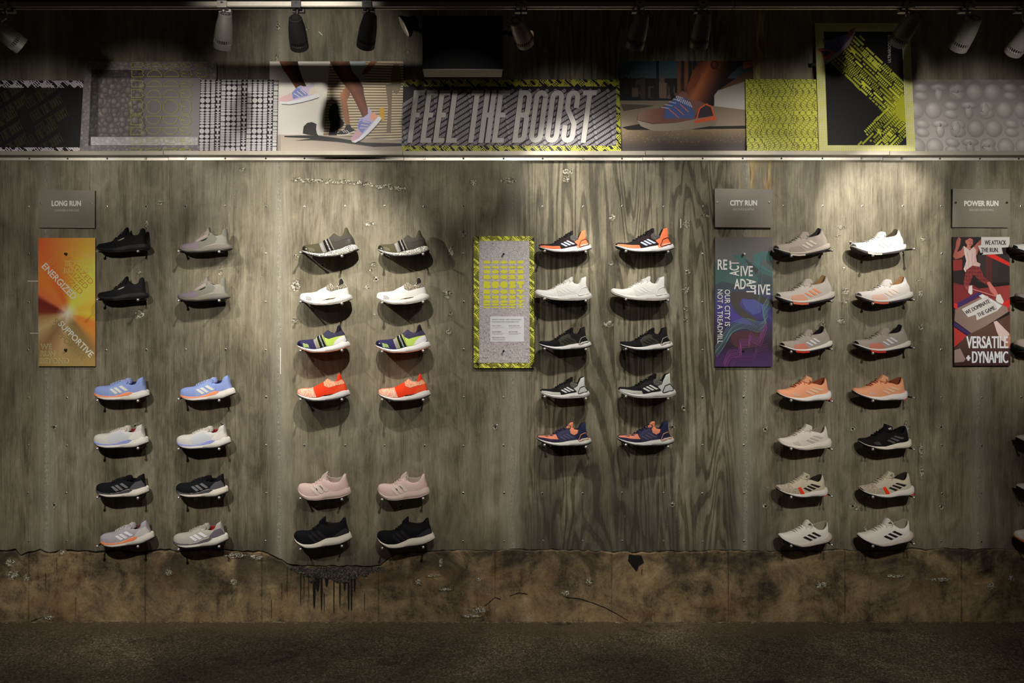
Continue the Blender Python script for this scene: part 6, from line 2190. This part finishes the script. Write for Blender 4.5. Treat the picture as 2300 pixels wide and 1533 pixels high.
# 7 yellow board of stacked BOOST letters
b = Board(1673, 178, 1840, 342, 0.034, 0.072, corners=[(1674, 178), (1836, 178), (1841, 342), (1677, 342)], edge=(20, 18, 14))
YL = (200, 200, 78)
b.rect(1668, 174, 1846, 346, YL)
L0 = b.layer + 1
rows = [133, 193, 254, 315, 376]
for ri, yr in enumerate(rows):
    for half in (0, 1):
        base_y = yr + half * 30
        for rep in range(-1, 3):
            gx = (1657 if half == 0 else 1722) + rep * 130
            for li, ch in enumerate('BOOST'):
                xc = gx + li * 13.6 + (yr - 190) * 0.028
                if not 1664 < xc < 1850:
                    continue
                n = 13
                for k in range(n, -1, -1):
                    yk = base_y + k * 4.35
                    xk = xc + 9.5 * math.sin(k / n * 2 * math.pi) * (1 if half == 0 else -1)
                    if not 168 < yk < 352:
                        continue
                    ly = L0 + (n - k) * 3 + ri % 2
                    if ch in 'OBS':
                        s = 6.6 if k == 0 or ch == 'O' else 6.3
                        b.ell(xk, yk, s, s if ch == 'O' else s * 0.96, BLK, ly, 12)
                        b.ell(xk, yk, s - .75, (s if ch == 'O' else s * 0.96) - .75, YL, ly + 1, 12)
                        if k == 0 and ch != 'O':
                            b.rect(xk - s * .95, yk - s * .96, xk + s * .5, yk + s * .96, BLK, ly + 2)
                            b.rect(xk - s * .95 + .7, yk - s * .96 + .7, xk + s * .6, yk + s * .96 - .7, YL, ly + 3)
                            b.rect(xk + (s * .5 if ch == 'B' else -s), yk - .5, xk + s * (1.05 if ch == 'B' else -.3), yk + .5, BLK, ly + 4)
                    else:
                        b.rect(xk - 6.8, yk - 5.5, xk + 6.8, yk - .8, BLK, ly)
                        b.rect(xk - 3.1, yk - 5.5, xk + 3.1, yk + 6.8, BLK, ly)
                        b.rect(xk - 6.1, yk - 4.8, xk + 6.1, yk - 1.5, YL, ly + 1)
                        b.rect(xk - 2.4, yk - 4.8, xk + 2.4, yk + 6.1, YL, ly + 1)
b.layer = L0 + 60
b.build('printed_board', 'acid yellow board of wavy stacked BOOST letters outlined in black', 'board', LB)

# 9 pale board of puffy letters (stands behind the tall board)
b = Board(2040, 179, 2720, 342, 0.014, 0.048, corners=[(2040, 179), (2720, 179), (2730, 342), (2044, 342)])
b.rect(2030, 170, 2740, 350, lambda x, y: lerp_c((134, 127, 122), (176, 168, 162), (y - 179) / 160), cell=30)


def puff(b, ch, xc, yc, s, layer):
    li, rim, shd = (196, 189, 183), (146, 139, 133), (88, 82, 78)
    E = lambda dx, dy, rx, ry, rot=0: b.ell(xc + dx * s, yc + dy * s, rx * s, ry * s, li, layer + 4, 16, rot, rim)
    S_ = lambda dx, dy, rx, ry, rot=0: b.ell(xc + dx * s + 2, yc + dy * s + 3, rx * s * 1.04, ry * s * 1.04, shd, layer, 14, rot, rim)
    parts = {'O': [(0, 0, 1, 1, 0)], 'B': [(0, -.42, .88, .58, 0), (0, .42, .92, .60, 0), (-.25, 0, .65, .9, 0)], 'S': [(0, -.5, .85, .5, .15), (0, .48, .85, .5, .15)],
             'T': [(0, -.55, 1.0, .42, 0), (0, .25, .48, .8, 0)]}[ch]
    for p in parts:
        S_(*p)
    for p in parts:
        E(*p)


L0 = b.layer + 1
for r, yc in enumerate([165, 206, 246, 287, 328]):
    sh0 = 2000 + [50, -2, 52, 4, 58][r] - 99 + (r % 2) * 0
    xs = 2066 + (r * 2) + (0 if r % 2 else 0)
    off = [2, 0, 2, 0, 2][r]
    for k in range(-1, 16):
        idx = (k + (3 if r % 2 == 1 else 1)) % 5
        ch = 'BOOST'[idx]
        x = 2066 + r * 1.5 + k * 40.0 + (0 if r % 2 else -14)
        if x > 2720:
            continue
        puff(b, ch, x, yc, 18.5, L0 + (k % 2) * 8)
b.layer = L0 + 20
b.build('printed_board', 'pale board of puffy white BOOST letters at the right end of the ledge', 'board', LB)

# 8 tall board with a kicking shoe
b = Board(1830, 52, 2055, 342, 0.016, 0.082, corners=[(1830, 52), (2043, 52), (2056, 342), (1840, 342)], edge=(120, 110, 60))
b.rect(1820, 45, 2065, 350, (214, 208, 186))
L0 = b.layer + 1
yl2 = (196, 196, 84)
sl = lambda y: (y - 52) * 0.040
for r in range(74):
    y = 53.5 + r * 3.95
    tall = (r % 9 in (0, 1, 2))
    for c in range(56):
        x = 1831 + c * 3.95 + sl(y)
        if 1851 + sl(y) * .75 < x < 2028 + sl(y) * .55 and 71 < y < 326:
            continue
        s = 1.55 if (r + c) % 7 else 1.75
        b.rect(x - s, y - s * (.95 if not tall else 1.15), x + s, y + s * (.95 if not tall else 1.15), yl2, L0)
b.layer = L0 + 1
inner = [(1850, 71), (2025, 71), (2036, 326), (1859, 326)]
b.poly(inner, (19, 17, 16))
b.clip = inner
rnd = random.Random(5)
# band of marks falling from the shoe to the right edge, then bouncing back to the lower left
L0 = b.layer + 1


def band(x0, y0, x1, y1, width, n):
    L = math.hypot(x1 - x0, y1 - y0)
    ux, uy = (x1 - x0) / L, (y1 - y0) / L
    nx, ny = -uy, ux
    for k in range(n):
        off = (k + 0.5) / n * width - width / 2
        kind = rnd.choice('dgcslgd')
        s = width / n
        t = rnd.uniform(-6, 10)
        end = L + rnd.uniform(-4, 8)
        col = lerp_c((150, 156, 30), (196, 200, 60), rnd.random())
        while t < end:
            run = rnd.choice((26, 34, 44))
            for q in range(int(run / (s * .62))):
                tt = t + q * s * .62
                if tt > end:
                    break
                x, y = x0 + ux * tt + nx * off, y0 + uy * tt + ny * off
                a = math.atan2(uy, ux)
                if kind == 'd':
                    b.ell(x, y, s * .36, s * .36, col, L0, 8)
                elif kind == 'c':
                    b.ell(x, y, s * .26 * (1 - q * .03), s * .46, col, L0, 8, a)
                elif kind == 'g':
                    m = s * .24
                    for dx in (-1, 1):
                        b.convex([(x + dx * nx * m - m * .8, y + dx * ny * m - m * .8), (x + dx * nx * m + m * .8, y + dx * ny * m - m * .8), (x + dx * nx * m + m * .8, y + dx * ny * m + m * .8), (x + dx * nx * m - m * .8, y + dx * ny * m + m * .8)], col, L0)
                elif kind == 's' and q % 2 == 0:
                    b.stroke([(x, y), (x + ux * s * .9, y + uy * s * .9)], s * .5, col, L0)
                elif kind == 'l' and q == 0:
                    b.stroke([(x, y), (x + ux * run * .8, y + uy * run * .8)], s * .55, col, L0)
            t += run * 1.04
            kind = rnd.choice('dgcslgdc')
            col = lerp_c((140, 146, 28), (200, 204, 64), rnd.random())


band(1889, 106, 2022, 232, 84, 11)
band(2026, 262, 1966, 322, 78, 10)
b.layer = L0 + 1
# halftone burst at the bend
for r in range(40):
    for c in range(30):
        x, y = 1968 + c * 2.3 + (r % 2) * 1.15, 176 + r * 3.4
        dd = math.hypot((x - 2026) / 52, (y - 240) / 66)
        if dd < 1.05:
            rr = 1.55 * (1.1 - dd)
            if rr > .25:
                b.ell(x, y, rr, rr, (204, 206, 50), L0 + 1, 6)
b.layer = L0 + 2
b.ell(2030, 244, 18, 28, (176, 176, 42), None, 14)
# shouting slogan along the band, and lightning flashes
b.block('FEEL THE BOOST', 1972, 160, 15, 0.26, 0.12, 0.05, (206, 208, 62), 225, 0.0) if False else None
for (x, y, r_) in ((1938, 122, 45), (1992, 318, -45)):
    pass
b.block('FEEL THE BOOST', 1934, 121, 13, 0.25, 0.12, 0.05, (214, 216, 76), 45, 0.0)
b.block('FEEL THE', 1990, 322, 12, 0.25, 0.12, 0.05, (214, 216, 76), -50, 0.0)
for (x, y, s) in ((1908, 106, 1.0), (1932, 180, .9), (1968, 288, .9)):
    b.poly([(x, y), (x + 10 * s, y + 3 * s), (x + 7 * s, y + 8 * s), (x + 13 * s, y + 10 * s), (x + 12 * s, y + 20 * s), (x + 6 * s, y + 12 * s), (x + 1 * s, y + 11 * s), (x + 4 * s, y + 6 * s)], (204, 206, 62))
for (x, y, l, a) in ((1998, 163, 16, 45), (1920, 190, 18, 45), (1968, 222, 22, 45), (1962, 274, 16, -48), (1927, 326, 12, -45), (1886, 150, 20, 40), (1930, 80, 16, 45)):
    dx, dy = math.cos(math.radians(a)) * l, math.sin(math.radians(a)) * l
    b.stroke([(x, y), (x + dx, y + dy)], 4.2, (150, 154, 44))
b.text('ULTRABOOST 19', 2000.5, 141, 6.6, (206, 200, 186), rot=-90, bold=0.012, fit=62)
b.clip = list(b.c)
a = math.radians(133)
Xf, Yf = (lambda u, v: 1918 + u * 98 * math.cos(a) + v * 62 * math.cos(a + math.pi / 2) * 1.0), (lambda u, v: 68 + u * 98 * math.sin(a) + v * 62 * math.sin(a + math.pi / 2))
b.clip = [(1826, 40), (2046, 40), (2056, 345), (1840, 345)]
# the shoe is a cut-out on the board, toe up to the right and heel down to the left
P = lambda pts: [(1918 - 66 * u - 30 * (v) , 66 + 74 * u - 26 * v + 8 * v * u) for u, v in pts]
b.poly([(1921, 62), (1912, 66), (1900, 78), (1886, 82), (1862, 90), (1847, 88), (1851, 100), (1853, 108), (1835, 110), (1845, 120), (1852, 141), (1862, 138), (1880, 125), (1902, 104), (1918, 80)], (92, 86, 120))
b.poly([(1921, 62), (1912, 66), (1900, 78), (1908, 86), (1917, 82)], (140, 84, 84))
b.poly([(1835, 110), (1845, 120), (1852, 138), (1876, 118), (1858, 112)], (206, 88, 50))
b.poly([(1843, 114), (1852, 128), (1868, 118), (1856, 114)], (70, 62, 92))
for k in range(3):
    b.stroke([(1882 - k * 9, 90 + k * 3), (1888 - k * 8, 104 + k * 4)], 2.0, (52, 50, 84))
b.poly([(1921, 62), (1922, 72), (1908, 102), (1884, 126), (1862, 140), (1853, 144), (1852, 138), (1862, 130), (1886, 112), (1904, 92), (1917, 74)], (168, 156, 152))
b.stroke([(1922, 72), (1908, 102), (1884, 126), (1862, 141), (1853, 145)], 1.5, (60, 54, 50))
b.build('printed_board', 'tallest board, black with yellow burst, kicking shoe and yellow dotted border', 'board', LB)

# ------------------------------------------------------------------ signs fixed on the wall
SG = 'grey category plates'
PG = 'tall posters fixed to the wall'


def knob(parent, px, py, d, name='standoff_knob', r=0.0062, length=0.016, mat=None):
    q = MB()
    M = Matrix.Translation(Vector((WX(px, d), -d + 0.0005, WZ(py, d))) - parent.location) @ Matrix.Rotation(math.pi / 2, 4, 'X')
    if mat is BLACKMET:
        q.lathe([(r * 0.6, 0), (r * 0.6, length * 0.7), (r, length * 0.7), (r, length), (r * .5, length * 1.05)], 12, M)
    else:
        q.lathe([(r, 0), (r, length), (r * 0.7, length * 1.1)], 12, M)
    q.build(name, mat or BLACKMET, parent, True)


for (corners, title, fit, sub, sfit, lab) in [
        ([(87, 425), (213, 428), (213, 512), (87, 511)], 'LONG RUN', 66, 'CUSHIONED & ENERGISED', 55, 'dark grey plate reading LONG RUN above the orange burst poster'),
        ([(1605, 423), (1735, 425), (1734, 511), (1606, 510)], 'CITY RUN', 61, 'REACTIVE & ADAPTIVE', 47, 'grey plate reading CITY RUN above the purple and teal poster'),
        ([(2140, 424), (2268, 424), (2267, 511), (2139, 510)], 'POWER RUN', 77, 'VERSATILE CONDITIONING', 55, 'grey plate reading POWER RUN above the red athlete poster')]:
    b = Board(0, 0, 0, 0, 0.016, 0.016, 0.012, corners=corners, edge=(70, 66, 56))
    x0, x1 = corners[0][0], corners[1][0]
    y0 = corners[0][1]
    cx = (x0 + x1) / 2
    b.rect(x0 - 4, y0 - 6, x1 + 4, y0 + 96, (136, 127, 112))
    b.text(title, cx - (1 if x0 < 200 else 0), y0 + 38 - (1 if x0 < 200 else 0), 11.2, (240, 236, 228), bold=0.040, align='c', fit=fit)
    b.text(sub, cx, y0 + 49.5, 5.0, (206, 200, 190), bold=0.0, align='c', fit=sfit)
    o = b.build('category_plate', lab, 'sign', SG)
    for kx in (x0 + 6, x1 - 7):
        knob(o, kx, y0 + 31, 0.0166, 'screw', 0.006, 0.004, BLACKMET if x0 > 2000 else LAMP_MET)

# orange burst poster
b = Board(86, 534, 214, 822, 0.014, 0.014, 0.010, edge=(150, 96, 40))
b.gain = 1.15
bx, by = 152, 703


def burst(x, y):
    dx, dy = x - bx, y - by
    r = math.hypot(dx, dy)
    a = math.degrees(math.atan2(dy, dx)) % 360
    stops = [(0, (226, 170, 60)), (8, (206, 160, 44)), (20, (196, 110, 40)), (40, (190, 120, 50)), (55, (126, 100, 56)), (80, (134, 112, 70)), (100, (170, 140, 96)), (125, (128, 96, 60)), (150, (176, 150, 104)), (172, (150, 112, 70)),
             (183, (110, 40, 24)), (205, (98, 28, 20)), (214, (196, 96, 52)), (235, (206, 110, 40)), (252, (198, 86, 34)), (262, (200, 110, 36)), (285, (228, 176, 56)), (300, (216, 190, 70)), (325, (206, 178, 64)), (345, (226, 160, 48)), (360, (226, 170, 60))]
    for (a0, c0), (a1, c1) in zip(stops[:-1], stops[1:]):
        if a0 <= a <= a1:
            c = lerp_c(c0, c1, (a - a0) / (a1 - a0))
            break
    if y < 600:
        top = lerp_c((222, 84, 40), (226, 150, 50), (x - 86) / 110)
        c = lerp_c(c, top, min(1, (600 - y) / 50))
    if y > 780:
        c = lerp_c(c, (150, 126, 70), min(.8, (y - 780) / 40))
    c = tuple(min(255, v * 1.16 + 6) for v in c)
    return lerp_c((255, 248, 226), c, min(1, r / 26) ** .8)


b.rect(86, 534, 214, 822, burst, cell=5)
for k, (txt, x, y) in enumerate([('ENERGIZED', 118, 566), ('ENERGIZED', 106, 578), ('ENERGIZED', 130, 556)]):
    b.text(txt, x, y + 10, 12, (214, 140, 62), rot=45, fit=104, bold=0.0)
b.text('SUPPORTIVE', 118, 722, 12, (150, 128, 80), rot=45, fit=104)
b.text('SUPPORTIVE', 112, 736, 12, (152, 130, 82), rot=45, fit=104)
b.text('ENERGIZED', 93, 599, 14.5, (244, 230, 214), rot=46.5, fit=103, bold=0.016)
b.text('SUPPORTIVE', 130, 728, 13.5, (238, 228, 206), rot=46, fit=104, bold=0.014)


def outlined(b, s, x, y, h, fit, align, ink, bgc):
    L0 = b.layer + 1
    b.text(s, x, y, h, ink, bold=0.030, fit=fit, align=align, layer=L0)
    b.text(s, x + (0.5 if align == 'l' else -0.5), y - .25, h * .96, bgc, bold=0.0, fit=fit - 1.6, align=align, layer=L0 + 2)
    b.layer = L0 + 3


for s, y, f in (('WE', 581, 24), ('SET THE', 597, 62), ('RHYTHM', 612.5, 64)):
    outlined(b, s, 208.5, y, 11.5, f, 'r', (240, 200, 130), lambda x, y: lerp_c(burst(x, y), (230, 170, 70), .25))
for s, y, f in (('WE', 783.5, 25), ('RUN', 799, 33), ('BEYOND', 815.5, 64)):
    outlined(b, s, 91, y, 11.5, f, 'l', (240, 222, 180), lambda x, y: lerp_c(burst(x, y), (150, 126, 70), .3))
o = b.build('wall_poster', 'orange light-burst poster reading ENERGIZED and SUPPORTIVE under LONG RUN', 'poster', PG)
knob(o, 149.5, 570, 0.0146)
knob(o, 149, 785, 0.0146)

# yellow bordered BOOST poster
b = Board(1064, 530, 1200, 826, 0.014, 0.014, 0.010, edge=(60, 56, 20))
b.gain = 1.3
b.rect(1064, 530, 1200, 826, YEL)
L0 = b.layer + 1
for (x0, y0, x1, y1) in ((1064, 530, 1200, 541), (1064, 814, 1200, 826), (1064, 530, 1076, 826), (1189, 530, 1200, 826)):
    b.slogan_band(x0, y0, x1, y1, (40, 36, 22), 11.5)
inner = [(1076, 540.5), (1189, 540.5), (1190, 814.5), (1076, 814.5)]
b.poly(inner, lambda x, y: lerp_c((178, 168, 164), (206, 200, 200), (y - 560) / 120) if y < 690 else lerp_c((200, 192, 190), (152, 142, 138), (y - 690) / 90), None, 16)
b.clip = inner
beads(b, 1076, 541, 1190, 815, 5.2, (210, 205, 203), (168, 160, 157), 21, b.layer + 1, 1.2, 0.7)
L0 = b.layer + 1
for r, (yc, hh) in enumerate([(588.5, 7), (600, 5.5), (610, 8.5), (622, 10), (639, 17), (655, 10), (667, 9), (677, 7.5), (684, 5), (690, 3)]):
    for c, xc in enumerate([1094, 1112.5, 1131.5, 1150.5, 1169]):
        boost_cell(b, 'BOOST'[c] if r >= 4 or c < 4 else 'S', xc, yc, 17.5, hh, (214, 210, 62), L0)
b.layer = L0 + 1
b.rect(1101, 710, 1177, 767, (236, 234, 230))
ink = (92, 88, 86)
b.text('BOOST IS THE BEST, MOST COMFORTABLE,', 1105.5, 718.5, 2.4, ink, fit=65, bold=0.02)
b.text('MOST RESPONSIVE CUSHIONING EVER.', 1105.5, 723.7, 2.4, ink, fit=60, bold=0.02)
for x, y, s, f in ((1105.5, 732, 'BOOST COMFORT', 20), (1142.5, 732, 'BOOST LASTS LONG', 24), (1105.5, 745.5, 'BOOST ENERGY', 21), (1142.5, 745.5, 'ALL WEATHER', 20), (1105.5, 758, 'BOOST IN ANY MOTION', 28)):
    b.text(s, x, y, 1.7, ink, fit=f, bold=0.02)
    b.rect(x, y + 2.0, x + min(30, f * 1.35), y + 2.7, (190, 186, 184))
    b.rect(x, y + 4.2, x + min(28, f * 1.1), y + 4.9, (200, 196, 194))
o = b.build('wall_poster', 'grey pebbled poster with yellow squashed BOOST letters and yellow slogan border', 'poster', PG)
for y in (570.5, 787.5):
    knob(o, 1131, y, 0.0146, 'standoff_knob', 0.0055, 0.018, BLACKMET)

# teal and purple poster
b = Board(1606, 532, 1735, 823, 0.014, 0.014, 0.010, edge=(40, 36, 40))
b.gain = 1.0


def city(x, y):
    t = (y - 532) / 290
    stops = [(0, (112, 108, 102)), (.14, (116, 114, 108)), (.26, (88, 104, 100)), (.38, (66, 78, 82)), (.48, (78, 76, 128)), (.6, (72, 66, 132)), (.68, (64, 50, 96)), (.74, (62, 56, 74)), (.84, (54, 38, 48)), (.92, (72, 44, 92)), (1, (74, 50, 96))]
    for (a0, c0), (a1, c1) in zip(stops[:-1], stops[1:]):
        if a0 <= t <= a1 + 1e-6:
            return lerp_c(c0, c1, (t - a0) / (a1 - a0))
    return stops[-1][1]


b.rect(1606, 532, 1735, 823, city, cell=10)


def ribbon(pts, w, ink, n=9, spread=10):
    for k in range(n):
        o_ = (k / (n - 1) - .5) * spread
        q = []
        f_x = pchip([(i, p[0]) for i, p in enumerate(pts)])
        f_y = pchip([(i, p[1]) for i, p in enumerate(pts)])
        m = (len(pts) - 1) * 8
        for i in range(m + 1):
            t = i * (len(pts) - 1) / m
            q.append((f_x(t) + o_ * .35 * math.sin(t + k), f_y(t) + o_))
        b.stroke(q, w, ink, None, w * .3)


def blob(pts, c):
    b.poly(pts, c)


blob([(1690, 572), (1712, 564), (1735, 566), (1735, 588), (1716, 584), (1708, 592), (1724, 604), (1735, 610), (1735, 618), (1712, 608), (1694, 592)], (84, 128, 124))
blob([(1644, 574), (1662, 570), (1688, 590), (1714, 604), (1735, 614), (1735, 622), (1700, 610), (1668, 596)], (78, 116, 112))
blob([(1672, 580), (1690, 594), (1704, 606), (1698, 616), (1684, 600)], (70, 72, 70))
blob([(1606, 590), (1640, 588), (1690, 604), (1704, 626), (1700, 642), (1660, 640), (1620, 632), (1606, 640)], (76, 104, 100))
blob([(1640, 655), (1670, 654), (1720, 666), (1735, 676), (1735, 692), (1700, 676), (1668, 668), (1660, 684), (1676, 700), (1700, 716), (1694, 724), (1664, 712), (1646, 690), (1640, 672)], (74, 70, 64))
blob([(1664, 672), (1694, 672), (1714, 684), (1708, 702), (1690, 706), (1674, 692)], (86, 92, 154))
blob([(1642, 700), (1660, 708), (1690, 724), (1684, 730), (1642, 722)], (82, 66, 146))
blob([(1640, 750), (1672, 742), (1712, 744), (1722, 750), (1700, 778), (1660, 784), (1644, 772)], (84, 52, 58))
ribbon([(1606, 790), (1626, 764), (1646, 736), (1676, 726), (1704, 734), (1720, 720), (1714, 700), (1726, 680)], 0.8, (100, 142, 138), 9, 22)
ribbon([(1700, 690), (1712, 640), (1710, 600), (1722, 560)], 0.5, (104, 128, 130), 4, 12)
ribbon([(1626, 822), (1640, 796), (1664, 792), (1662, 772), (1684, 770), (1682, 756), (1704, 768), (1714, 744), (1722, 730)], 0.7, (134, 74, 130), 9, 18)
ribbon([(1640, 823), (1660, 806), (1690, 806), (1700, 784), (1724, 778)], 0.6, (120, 66, 124), 5, 12)
for r in range(13):
    for c in range(12):
        b.ell(1610 + c * 2.6, 540 + r * 3.4, .7, .7, (92, 104, 108), 5, 6)
wht = (240, 236, 230)
b.text('RE', 1611.5, 605, 22.5, wht, fit=21.5, bold=0.018)
b.text('ACT', 1659, 619.5, 21, wht, rot=-90, fit=34, bold=0.018)
b.text('IVE', 1663, 619.5, 22.5, wht, fit=27.5, bold=0.018)
b.text('AD', 1648.5, 648.5, 22.5, wht, fit=26, bold=0.018)
b.text('APT', 1676.5, 626, 21, wht, rot=90, fit=34.5, bold=0.018)
b.text('IVE', 1702.5, 661, 22.5, wht, fit=27, bold=0.018)
b.text('OUR CITY IS', 1627.5, 650, 12, wht, rot=90, fit=82, bold=0.004)
b.text('NOT A TREADMILL', 1611, 650, 12, wht, rot=90, fit=121, bold=0.004)
o = b.build('wall_poster', 'dark teal and purple poster reading REACTIVE ADAPTIVE under CITY RUN', 'poster', PG)
knob(o, 1670, 570, 0.0146, 'standoff_knob', 0.0058, 0.02, CHROME)
knob(o, 1669, 787, 0.0146, 'standoff_knob', 0.005, 0.01, BLACKMET)

# red athlete poster
b = Board(2140, 532, 2268, 822, 0.014, 0.014, 0.010, corners=[(2140, 532), (2267, 532), (2269, 821), (2143, 822)], edge=(50, 30, 28))
b.gain = 1.3
b.rect(2135, 528, 2272, 826, (34, 24, 22))
b.poly([(2140, 634), (2196, 648), (2268, 640), (2268, 700), (2140, 690)], lambda x, y: lerp_c((104, 34, 34), (158, 62, 58), (x - 2150) / 110), None, 20)
b.poly([(2140, 640), (2186, 640), (2230, 668), (2200, 690), (2140, 690)], (124, 40, 40))
b.poly([(2140, 584), (2161, 582), (2161, 606), (2140, 608)], (140, 44, 40))
b.rect(2196, 572, 2268, 634, (52, 44, 40))
b.rect(2214, 572, 2228, 640, (84, 40, 38))
b.stroke([(2182, 648), (2246, 668)], 1.4, (216, 150, 144))
b.poly([(2214, 573), (2232, 570), (2268, 590), (2268, 598)], (222, 46, 40))
b.poly([(2236, 683), (2268, 672), (2268, 690), (2246, 700)], (214, 44, 40))
# the athlete: raised arms, vest, patterned tights, mid-stride
skin = lambda x, y: lerp_c((206, 124, 108), (136, 60, 52), abs((x - 2174) / 44.0))
b.poly([(2148, 540), (2153, 532), (2158, 536), (2156, 550), (2149, 566), (2158, 562), (2164, 552), (2172, 556), (2168, 570), (2160, 578), (2146, 582), (2140, 576), (2146, 556)], skin, None, 8)
b.poly([(2168, 536), (2178, 532), (2185, 538), (2185, 548), (2179, 554), (2182, 560), (2170, 560), (2172, 550), (2168, 544)], skin, None, 6)
b.poly([(2185, 556), (2196, 544), (2204, 536), (2206, 548), (2198, 560), (2194, 572), (2188, 570)], skin, None, 8)
b.poly([(2166, 534), (2172, 530), (2184, 531), (2186, 538), (2178, 534), (2169, 540)], (40, 24, 24))
b.poly([(2164, 552), (2170, 556), (2178, 562), (2186, 554), (2192, 560), (2192, 576), (2194, 588), (2202, 592), (2200, 599), (2184, 596), (2176, 602), (2168, 611), (2164, 604), (2170, 586), (2166, 570)], lambda x, y: lerp_c((232, 206, 198), (206, 168, 160), (x - 2164) / 34), None, 10)
b.stroke([(2174, 541), (2177, 541)], .9, (60, 26, 24))
b.stroke([(2180, 541), (2183, 541)], .9, (60, 26, 24))
b.stroke([(2178.5, 542), (2179.5, 545.5)], .8, (120, 56, 50))
b.stroke([(2176.5, 549), (2181.5, 549)], 1.0, (96, 30, 32))
for q_ in ([(2172, 566), (2176, 584), (2174, 600)], [(2184, 568), (2182, 584), (2186, 596)], [(2190, 574), (2190, 590)], [(2168, 590), (2170, 606)]):
    b.stroke(q_, 1.2, (196, 152, 146))
tight = lambda x, y: lerp_c((150, 58, 56), (84, 30, 32), abs(math.sin(x * .5) * math.cos(y * .37)))
b.poly([(2170, 606), (2184, 596), (2200, 600), (2206, 612), (2208, 620), (2220, 630), (2217, 640), (2206, 634), (2194, 624), (2186, 616), (2180, 630), (2174, 648), (2164, 646), (2164, 630)], tight, None, 5)
b.poly([(2166, 644), (2176, 640), (2180, 642), (2180, 650), (2172, 652)], (150, 76, 66))
b.poly([(2216, 634), (2222, 632), (2236, 650), (2242, 662), (2236, 666), (2224, 654)], (206, 120, 108))
b.poly([(2176, 642), (2183, 640), (2184, 658), (2180, 662), (2174, 656)], (226, 208, 202))
b.poly([(2238, 662), (2246, 660), (2254, 676), (2252, 682), (2240, 680), (2236, 672)], (232, 216, 208))
# graphic blocks
b.poly([(2150, 680), (2198, 655), (2208, 660), (2150, 692)], (62, 40, 92))
b.poly([(2145, 694), (2212, 662), (2262, 690), (2264, 700), (2226, 724), (2184, 750), (2143, 720)], lambda x, y: lerp_c((128, 106, 94), (150, 126, 112), (x - 2150) / 100), None, 24)
b.poly([(2198, 664), (2206, 660), (2250, 686), (2240, 696)], (234, 226, 220))
b.poly([(2142, 722), (2180, 748), (2172, 752), (2142, 732)], (60, 40, 88))
b.poly([(2142, 680), (2150, 682), (2150, 696), (2142, 690)], (206, 40, 40))
b.poly([(2142, 734), (2172, 754), (2142, 780)], (176, 52, 48))
b.poly([(2172, 752), (2226, 726), (2269, 705), (2269, 821), (2143, 821), (2143, 782)], lambda x, y: lerp_c((94, 66, 56), (60, 36, 34), (y - 740) / 80), None, 22)
b.poly([(2143, 786), (2156, 782), (2168, 806), (2164, 812), (2143, 814)], (150, 128, 118))
b.poly([(2231, 722), (2238, 720), (2266, 748), (2269, 760), (2262, 772), (2246, 762), (2238, 744)], (214, 190, 180))
b.poly([(2260, 756), (2268, 750), (2269, 784), (2258, 776)], (176, 120, 100))
g = (206, 200, 194)
dk = (44, 38, 38)
b.poly([(2203, 532), (2267, 532), (2267, 546), (2264, 555), (2249, 556), (2252, 570), (2203, 572), (2196, 552), (2203, 550)], g)
b.text('WE ATTACK', 2211, 549.5, 10, dk, fit=48, bold=0.010, fat=0.6)
b.text('THE RUN.', 2203, 566, 10, dk, fit=39, bold=0.010, fat=0.6)
b.poly([(2159, 694), (2217, 664), (2226, 676), (2235, 680), (2240, 697), (2193, 719), (2191, 706), (2174, 712)], g)
b.text('WE DOMINATE', 2170, 706.5, 9.2, dk, rot=-27, fit=60, bold=0.008, fat=0.6)
b.text('THE GAME.', 2197, 712, 9.2, dk, rot=-25, fit=44, bold=0.008, fat=0.6)
for s, y, x, f in (('VERSATILE', 781, 2263, 93), ('DYNAMIC', 814.5, 2263, 80)):
    b.text(s, x, y, 26.5, (240, 233, 227), fit=f, bold=0.012, fat=1.0, align='r')
b.rect(2169.5, 801, 2179, 806, (240, 233, 227))
b.rect(2172, 797.5, 2176.5, 809.5, (240, 233, 227))
o = b.build('wall_poster', 'red poster of a person mid-stride in vest and tights reading VERSATILE DYNAMIC', 'poster', PG)
knob(o, 2204, 569, 0.0146, 'standoff_knob', 0.0052, 0.010, BLACKMET)
